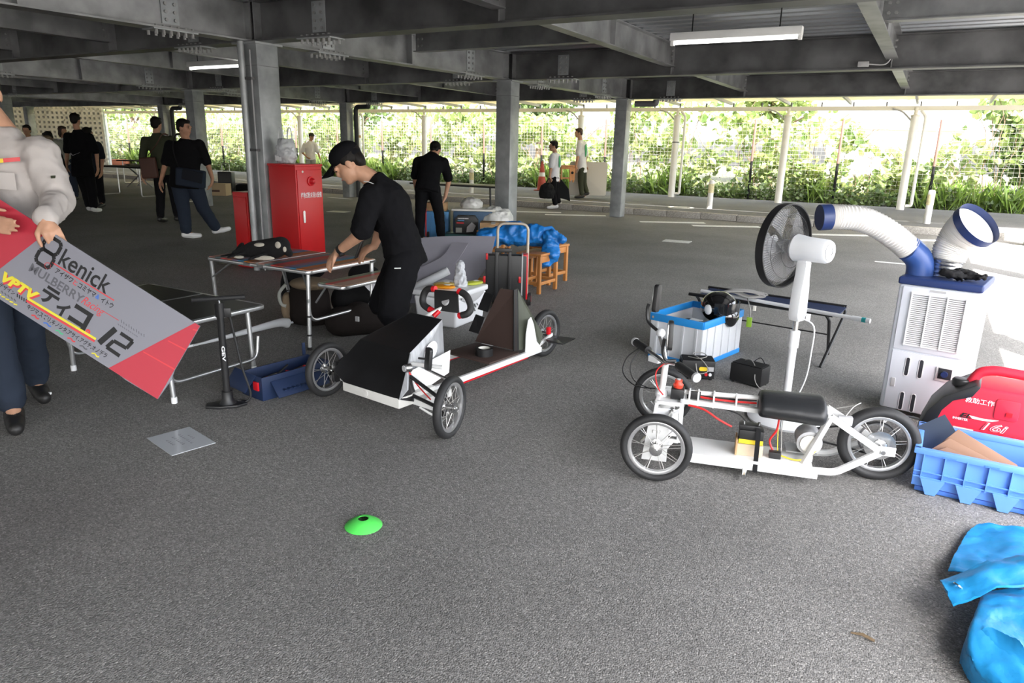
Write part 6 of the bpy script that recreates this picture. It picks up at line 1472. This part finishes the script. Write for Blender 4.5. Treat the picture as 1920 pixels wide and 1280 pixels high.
person('man in dark shirt with rolled sleeves walking away beside the stocky man', (-11.197, 7.647), {'pelvis': (0, 0, .90), 'chest': (-.04, 0, 1.24), 'neck': (-.07, 0, 1.48), 'head': (-.055, 0, 1.62), 'sh1': (.16, 0, 1.37), 'el1': (.21, 0, 1.08), 'wr1': (.20, -.05, .85), 'sh2': (-.27, 0, 1.35), 'el2': (-.35, 0, 1.08), 'wr2': (-.35, -.06, .82), 'hip1': (.10, 0, .85), 'kn1': (.10, .03, .47), 'an1': (.13, .02, .11), 'to1': (.17, .14, .03), 'hip2': (-.10, 0, .85), 'kn2': (-.12, 0, .45), 'an2': (-.13, -.06, .10), 'to2': (-.12, .08, .03)}, fdir=(.1, 1, 0), top='cloth_olive', bottom='cloth_black', sleeve='roll', group=GP, hem=.10)
b5 = thing('leather_bag', 'brown leather shoulder bag on the man walking away', 'bag', (-11.197, 7.647, 0), YAW)
mat('leather', (.075, .028, .018), .6)
MB().box((0, 0, 0), (.26, .09, .34)).build('bag', 'leather', b5, bevel=.03, seg=3).matrix_local = T((-.17, -.18, .92), ry=-.08)
MB().tube(rope([(-.16, -.19, 1.12), (.0, -.19, 1.30), (.08, -.12, 1.46), (.09, .05, 1.45)], 16), .015, 6, flat=.4).build('strap', 'leather', b5)
p5 = person('man in long black tee walking away at the far left', (-13.819, 7.758), {'pelvis': (0, 0, .88), 'chest': (.02, 0, 1.24), 'neck': (0, 0, 1.52), 'head': (-.01, 0, 1.69), 'sh1': (.21, 0, 1.40), 'el1': (.30, 0, 1.10), 'wr1': (.31, -.04, .86), 'sh2': (-.20, 0, 1.40), 'el2': (-.25, 0, 1.10), 'wr2': (-.27, -.05, .85), 'hip1': (.09, 0, .84), 'kn1': (.12, 0, .46), 'an1': (.13, -.02, .10), 'to1': (.14, .12, .03), 'hip2': (-.07, 0, .84), 'kn2': (-.02, .02, .46), 'an2': (.0, .05, .11), 'to2': (-.01, .18, .04)}, fdir=(0, 1, 0), top='cloth_black', bottom='cloth_black', shoes='shoe_white', group=GP, fat=1.12, hem=.22)
MB().tube(rope([(-.08, -.172, 1.10), (-.05, -.178, 1.06), (.0, -.178, 1.075), (.09, -.172, 1.11)], 12), [.004, .006, .009, .010, .011, .010, .009, .008, .007, .006, .005, .004, .003], 6, flat=.4).build('shirt_print', 'print_white', p5)
person('man in black tee and trousers bending over boxes in the middle distance', (-6.237, 8.355), {'pelvis': (0, 0, .83), 'chest': (.03, .14, 1.12), 'neck': (.055, .24, 1.27), 'head': (.075, .34, 1.32), 'sh1': (.215, .16, 1.16), 'el1': (.285, .22, .90), 'wr1': (.235, .16, .66), 'hd1': (.20, .14, .58), 'sh2': (-.155, .16, 1.16), 'el2': (-.22, .24, .93), 'wr2': (-.20, .28, .72), 'hip1': (.085, 0, .79), 'kn1': (.16, .02, .42), 'an1': (.19, 0, .09), 'to1': (.20, .14, .03), 'hip2': (-.085, 0, .79), 'kn2': (-.115, .02, .42), 'an2': (-.125, 0, .09), 'to2': (-.13, .14, .03)}, fdir=(.1, .8, -.55), hup=(0, .5, .85), top='cloth_black', bottom='cloth_black', group=GP, hem=.10)
pb7 = person('boy in white tee and black trousers carrying bags by the kerb', (-7.576, 15.021), {'pelvis': (0, 0, .76), 'chest': (.01, 0, 1.06), 'neck': (-.005, 0, 1.28), 'head': (-.045, 0, 1.425), 'sh1': (-.06, -.14, 1.20), 'el1': (-.09, -.16, .96), 'wr1': (-.115, -.14, .74), 'sh2': (.07, .14, 1.20), 'el2': (.10, .16, .96), 'wr2': (.09, .12, .72), 'hip1': (-.02, -.07, .72), 'kn1': (-.02, -.06, .40), 'an1': (.05, -.05, .10), 'to1': (-.08, -.06, .03), 'hip2': (.03, .07, .72), 'kn2': (.05, .08, .40), 'an2': (.14, .10, .14), 'to2': (.06, .09, .05)}, fdir=(-1, -.15, -.05), top='cloth_white', bottom='cloth_black', shoes='shoe_white', group=GP, hem=.12, fat=.92)
mat('print_green', (.12, .55, .25), .6)
blob('back_print', [('e', (.105, -.055, 1.08), (.030, .07, .14))], .012, 'print_green', pb7, 1)
pm8 = person('man in white tee and olive trousers carrying a stool and a table panel', (-7.865, 17.160), {'pelvis': (0, 0, .80), 'chest': (-.03, 0, 1.18), 'neck': (-.075, 0, 1.47), 'head': (-.125, 0, 1.645), 'sh1': (-.10, -.16, 1.38), 'el1': (-.13, -.18, 1.09), 'wr1': (-.17, -.14, .82), 'sh2': (.04, .16, 1.38), 'el2': (.10, .20, 1.09), 'wr2': (.12, .20, .82), 'hip1': (-.02, -.08, .75), 'kn1': (-.02, -.06, .40), 'an1': (.03, -.05, .10), 'to1': (-.09, -.06, .03), 'hip2': (.04, .08, .75), 'kn2': (.08, .10, .40), 'an2': (.17, .14, .16), 'to2': (.12, .14, .06)}, fdir=(-1, -.1, -.1), top='cloth_white', bottom='cloth_olive', shoes='shoe_black', hair='hair_brown', z0=.12, group=GP, hem=.14, fat=.95)
blob('back_print', [('e', (.075, -.065, 1.22), (.032, .07, .17))], .012, 'print_green', pm8, 1)
person('far man in white tee and olive cap walking on the sidewalk', (-18.177, 17.823), {'pelvis': (0, 0, .78), 'chest': (0, 0, 1.08), 'neck': (.03, 0, 1.30), 'head': (.07, 0, 1.44), 'sh1': (.17, 0, 1.20), 'el1': (.26, 0, .93), 'wr1': (.34, -.05, .72), 'sh2': (-.17, 0, 1.18), 'el2': (-.26, -.02, .92), 'wr2': (-.10, -.16, .80), 'hip1': (.08, 0, .74), 'kn1': (.09, 0, .42), 'an1': (.08, 0, .10), 'to1': (.20, -.02, .03), 'hip2': (-.08, 0, .74), 'kn2': (-.09, 0, .42), 'an2': (-.10, 0, .10), 'to2': (.0, -.02, .03)}, fdir=(.6, -.7, 0), top='cloth_white', bottom='cloth_grey', z0=.12, cap='cloth_olive', group=GP)
def extra(label, loc, zs, fdir, top, bottom, pose='stand', **kw):
    """standing background figure of head-centre height zs"""
    k = zs / 1.60
    Jx = {'pelvis': (0, 0, .88), 'chest': (0, 0, 1.22), 'neck': (0, 0, 1.45), 'head': (0, -.02, 1.60), 'sh1': (.19, 0, 1.36), 'sh2': (-.19, 0, 1.36), 'hip1': (.09, 0, .84), 'kn1': (.10, 0, .46), 'an1': (.10, .02, .10), 'to1': (.11, -.12, .03), 'hip2': (-.09, 0, .84), 'kn2': (-.10, 0, .46), 'an2': (-.10, .02, .10), 'to2': (-.11, -.12, .03)}
    if pose == 'cross': Jx.update({'el1': (.26, -.06, 1.10), 'wr1': (.02, -.22, 1.12), 'el2': (-.26, -.06, 1.10), 'wr2': (-.02, -.20, 1.16)})
    elif pose == 'bend': Jx.update({'chest': (-.12, 0, 1.17), 'neck': (-.24, 0, 1.34), 'head': (-.32, -.02, 1.40), 'sh1': (-.14, -.16, 1.28), 'sh2': (-.16, .16, 1.28), 'el1': (-.16, -.18, 1.02), 'wr1': (-.28, -.16, .86), 'el2': (-.18, .18, 1.02), 'wr2': (-.30, .16, .86)})
    else: Jx.update({'el1': (.24, .0, 1.08), 'wr1': (.24, -.08, .84), 'el2': (-.24, 0, 1.08), 'wr2': (-.24, -.08, .84)})
    Jx = {a: tuple(c * k for c in b) for a, b in Jx.items()}
    return person(label, loc, Jx, fdir=fdir, top=top, bottom=bottom, group=GP, **kw)
pc = extra('man in grey shirt and tan vest with crossed arms at the far left', (-17.55, 8.75), 1.50, (.2, -1, -.05), 'cloth_grey', 'cloth_black', 'cross')
extra('man in pale shirt leaning forward at the far left', (-16.55, 8.95), 1.56, (-1, -.1, -.3), 'cloth_grey', 'cloth_navy', 'bend')
extra('person with wavy hair and white shirt behind the leaning man', (-17.6, 9.55), 1.50, (.9, -.3, 0), 'cloth_white', 'cloth_dark', hair='hair_brown', hairlong=1.0)
mk = extra('person with a black face mask at the left picture edge', (-16.55, 7.80), 1.40, (.5, -.85, -.1), 'cloth_dark', 'cloth_black')
MB().ell((0, 0, 0), (.052, .045, .045), 14, 8).build('face_mask', 'black_matte', mk).matrix_local = T((.025, -.065, 1.345))
extra('dark clothed person half hidden behind the man in the long black tee', (-14.72, 8.47), 1.46, (.3, 1, 0), 'cloth_dark', 'cloth_black')
extra('person in black with a tan cap behind the ivory jacket shoulder', (-13.35, 6.95), 1.27, (-.6, -.6, -.3), 'cloth_black', 'cloth_black', cap='bag_tan')

# ================================================================ things carried and stored in the background
hb1 = thing('black_bag', 'black bag hanging from the hand of the boy by the kerb', 'bag', (-7.576, 15.021, 0), YAW)
blob('bag', [('l', [((-.17, -.20, .26), .15, .09), ((-.17, -.20, .34), .19, .11), ((-.16, -.20, .50), .17, .10), ((-.14, -.18, .60), .09, .06)], (1, 0, 0))], .014, 'black_matte', hb1, 2, crumple=.015, cscale=8)
for s_ in (-.03, .03): MB().tube(rope([(-.20, -.19 + s_, .56), (-.15, -.16 + s_, .68), (-.12, -.15 + s_, .71), (-.10, -.16 + s_, .66), (-.09, -.18 + s_, .56)], 14), .010, 6).build('handle', 'black_matte', hb1)
hb2 = thing('black_sack', 'flat black sack swinging behind the boy', 'bag', (-7.576, 15.021, 0), YAW)
MB().sheet([rope(r_, 8) for r_ in ([(.08, .10, .72), (.14, .10, .70), (.20, .10, .66)], [(.06, .14, .50), (.22, .14, .48), (.36, .14, .46)], [(.05, .12, .26), (.22, .12, .24), (.40, .12, .18)])], .03).build('sack', 'black_matte', hb2)
stl = stool((-8.16, 16.83, .54), YAW + .3, 'wooden stool with a round hole carried by the man in olive trousers', .42)
MB().box((.12, -.148, .20), (.14, .01, .30)).build('side_board', 'wood', stl); MB().cyl((.12, -.152, .24), (.12, -.158, .24), .035, n=14).build('hand_hole', 'black_matte', stl)
tpn = MB().prism(rrect(.98, .86, .05), .03, T(rx=PI / 2)).build('table_panel', mat('panel_beige', (.52, .49, .44), .6), bevel=.004); tpn.matrix_world = T((-7.83, 17.50, .62), rz=YAW)
tag(tpn, 'beige folding table panel carried behind the man with the stool', 'table panel')
cn = thing('traffic_cone', 'weathered red traffic cone left of the boy', 'traffic cone', (-10.2, 19.4, .12))
mat('cone_red', (.42, .07, .05), .6, noise=.2)
MB().lathe([(.14, .03), (.115, .30), (.075, .60), (.03, .86), (0, .87)], 20).build('cone', 'cone_red', cn)
MB().lathe([(.098, .42), (.101, .42), (.083, .54), (.080, .54)], 20, closed=True).build('white_band', 'white_plastic', cn); MB().box((0, 0, .015), (.36, .36, .03)).build('base', 'cone_red', cn, bevel=.01)
# storage by the bending man
def open_crate(t, w, d, h, m, ribs=5):
    for nm, c, s_ in (('bottom', (0, 0, .008), (w, d, .016)), ('wall', (0, -d / 2, h / 2), (w, .012, h)), ('wall', (0, d / 2, h / 2), (w, .012, h)), ('wall', (-w / 2, 0, h / 2), (.012, d, h)), ('wall', (w / 2, 0, h / 2), (.012, d, h))): MB().box(c, s_).build(nm, m, t, bevel=.002)
    for k in range(ribs): MB().box((-w / 2 + w * (k + .5) / ribs, -d / 2 - .008, h / 2), (.008, .014, h * .9)).build('rib', m, t)
    MB().box((0, -d / 2 - .006, h - .012), (w + .02, .02, .024)).build('rim', m, t)
mat('crate_lightblue', (.10, .32, .62), .5)
c1_ = thing('blue_crate', 'light blue ribbed crate between the legs of the bending man', 'crate', (-6.50, 8.95, 0), YAW); open_crate(c1_, .36, .32, .42, 'crate_lightblue')
cd1 = MB().box((0, 0, .06), (.30, .26, .12)).build('cardboard_box', 'cardboard', bevel=.003); cd1.matrix_world = T((-6.50, 8.95, .425), rz=YAW); tag(cd1, 'small cardboard box on the light blue crate', 'box')
rs = thing('red_sack_truck', 'red upright hand truck beside the bending man', 'hand truck', (-6.60, 8.62, 0), YAW)
MB().tube(fillet([(-.02, 0, .05), (-.02, 0, .62), (.10, 0, .62), (.10, 0, .05)], .04), .012, 8).build('frame', 'red', rs); MB().box((.04, -.06, .03), (.2, .14, .01)).build('toe_plate', 'red', rs)
for sx in (-.05, .13): MB().cyl((sx - .015, .03, .06), (sx + .015, .03, .06), .06, n=14).build('wheel', 'black_rubber', rs)
mat('bin_blue', (.05, .11, .20), .5)
bn = thing('storage_bin', 'dark blue storage bin partly wrapped in clear plastic', 'storage bin', (-6.02, 9.25, 0), YAW)
MB().box((0, 0, .22), (.62, .46, .44)).build('bin', 'bin_blue', bn, bevel=.03); MB().box((0, 0, .455), (.66, .50, .03)).build('lid', 'cream', bn, bevel=.01)
MB().box((-.14, -.235, .20), (.12, .01, .26)).build('label_sheet', 'cloth_grey', bn)
wr_ = blob('plastic_wrap', [('e', (.30, -.02, .30), (.24, .26, .20)), ('e', (.44, .04, .28), (.16, .22, .19)), ('e', (-.05, .05, .52), (.17, .14, .10))], .02, mat('wrap', (.72, .72, .70), .3, bump=.8, bscale=14, alpha=.9), bn, 1, crumple=.03, cscale=8)
tk = thing('power_tool_case', 'black printed power tool box before the storage bin', 'tool box', (-5.86, 8.80, .14), YAW)
MB().prism([(-.17, 0), (.17, 0), (.17, .20), (.12, .26), (-.13, .26), (-.17, .21)], .14, Matrix(((1, 0, 0, 0), (0, 0, 1, -.07), (0, 1, 0, 0), (0, 0, 0, 1)))).build('box', 'black_plastic', tk, bevel=.004)
FR2 = Matrix(((1, 0, 0, 0), (0, 0, -1, -.0725), (0, 1, 0, 0), (0, 0, 0, 1)))
for k in range(9): MB().box((-.12 + .018 * k, -.0735, .222), (.012, .002, .016)).build('faint_print', 'print_white', tk)
for k in range(5): MB().box((-.12 + .02 * k, -.0735, .192), (.014, .002, .012)).build('faint_print', 'crate_lightblue', tk)
MB().prism([(.0, .02), (.10, .03), (.14, .12), (.08, .17), (.01, .10)], .002, FR2).build('tool_picture', 'grey_plastic', tk); MB().box((-.11, -.0735, .05), (.09, .002, .07)).build('label_plate', 'cloth_grey', tk); MB().box((-.09, -.0735, .155), (.11, .002, .014)).build('red_stripe', 'red', tk)
mk_ = thing('teal_case', 'dark teal tool case lying under the power tool box', 'tool case', (-5.93, 8.80, 0), YAW)
mat('teal_dark', (.008, .07, .075), .45); MB().box((0, 0, .07), (.52, .30, .13)).build('case', 'teal_dark', mk_, bevel=.015); MB().box((.0, -.16, .08), (.10, .02, .02)).build('handle', 'black_plastic', mk_)
cd2 = thing('cardboard_box', 'printed cardboard box right of the power tool box', 'box', (-5.38, 8.78, 0), YAW)
MB().box((0, 0, .17), (.38, .30, .34)).build('carton', 'cardboard', cd2, bevel=.003); MB().box((0, -.152, .34), (.06, .32, .004)).build('tape', 'cream', cd2)
MB().cyl((-.11, -.151, .20), (-.11, -.154, .20), .035, n=16).build('round_print', 'teal', cd2); MB().box((.04, -.152, .2), (.12, .002, .035)).build('print', 'leather', cd2)
ft = thing('long_black_table', 'long black folding table behind the storage bin', 'table', (-7.45, 10.95, 0), .05)
MB().box((0, 0, .70), (1.8, .6, .03)).build('table_top', 'black_plastic', ft, bevel=.004)
for sx in (-.8, .8):
    for sy in (-.25, .25): MB().cyl((sx, sy, 0), (sx * .97, sy, .69), .018, n=8).build('leg', 'black_plastic', ft)
    MB().cyl((sx, -.25, .15), (sx, .25, .15), .012, n=8).build('leg_brace', 'black_plastic', ft)
nt_ = MB().box((0, 0, .0), (.30, .24, .02)).build('notepad', 'cream'); nt_.matrix_world = T((-4.80, 7.85, .36), rz=.2); tag(nt_, 'cream notepad on the small wooden stool beside the blue bundle', 'notepad')
stool((-4.80, 7.85, 0), .2, 'small wooden stool behind the grey sheets', .35)
# far left: red cart, folding chairs, trestle tables, planks
ct = thing('red_cart', 'red cart with black wheels behind the man in the long black tee', 'cart', (-21.2, 11.6, 0), YAW)
ct.scale = (1.35, 1.35, 1.35)
MB().box((0, 0, .42), (1.0, .45, .42)).build('tub', mat('cart_red', (.30, .008, .015), .5), ct, bevel=.04)
for sx in (-.36, .36):
    for sy in (-.2, .2): MB().cyl((sx, sy - .03, .11), (sx, sy + .03, .11), .11, n=16).build('wheel', 'black_rubber', ct)
MB().box((0, 0, .2), (.9, .3, .04)).build('chassis', 'black_plastic', ct)
fch = thing('folding_chair', 'black folding camp chair right of the man in the long black tee', 'chair', (-20.2, 13.1, 0), YAW)
fch.scale = (1.5, 1.5, 1.3)
for sy in (-.2, .2): MB().cyl((-.25, sy, 0), (.25, sy, .5), .014, n=8).build('leg', 'steel', fch); MB().cyl((.25, sy, 0), (-.25, sy, .5), .014, n=8).build('leg', 'steel', fch)
MB().sheet([[(-.25 + .1 * i, -.2 + .1 * j, .5 - .05 * math.sin(PI * i / 5)) for i in range(6)] for j in range(5)], .01).build('seat', 'black_matte', fch)
MB().poly3([(.24, -.2, .5), (.24, .2, .5), (.32, .2, .85), (.32, -.2, .85)], .012).build('backrest', 'black_matte', fch)
for (loc, lab) in (((-17.2, 10.75), 'long pale trestle table left of the walking pair'), ((-21.3, 13.9), 'pale trestle table behind the walking pair')):
    tt = thing('trestle_table', lab, 'table', (loc[0], loc[1], 0), .1, group='pale trestle tables in the background')
    MB().box((0, 0, .70), (1.8, .6, .03)).build('table_top', 'black_matte' if loc[0] < -15 else 'grey_plastic', tt)
    for sx in (-.7, .7):
        mbt = MB()
        MB().tube(fillet([(sx, -.24, .69), (sx, -.24, .02), (sx, .24, .02), (sx, .24, .69)], .05), .014, 8).build('leg_frame', 'alu', tt)
cbx2 = thing('cardboard_carton', 'tan cardboard carton behind the stocky walking man', 'box', (-16.0, 12.4, 0), YAW)
MB().box((0, 0, .15), (.52, .36, .30)).build('carton', mat('carton_tan', (.44, .33, .20), .8), cbx2, bevel=.003); MB().box((.0, -.182, .12), (.20, .002, .05)).build('print', 'leather', cbx2)
dkc = thing('dark_case', 'dark suitcase with handle behind the cardboard carton', 'suitcase', (-16.35, 12.95, 0), YAW)
MB().box((0, 0, .30), (.38, .25, .56)).build('case', 'black_plastic', dkc, bevel=.03); MB().tube(fillet([(-.1, 0, .57), (-.1, 0, .78), (.1, 0, .78), (.1, 0, .57)], .03), .01, 8).build('handle', 'alu', dkc)
bgp = blob('black_holdall', [('c', (-16.35, 13.35, .12), .13, (-15.85, 13.64, .12), .13)], .02, 'black_matte', None, 2); tag(bgp, 'black holdall lying left of the thick column', 'bag')
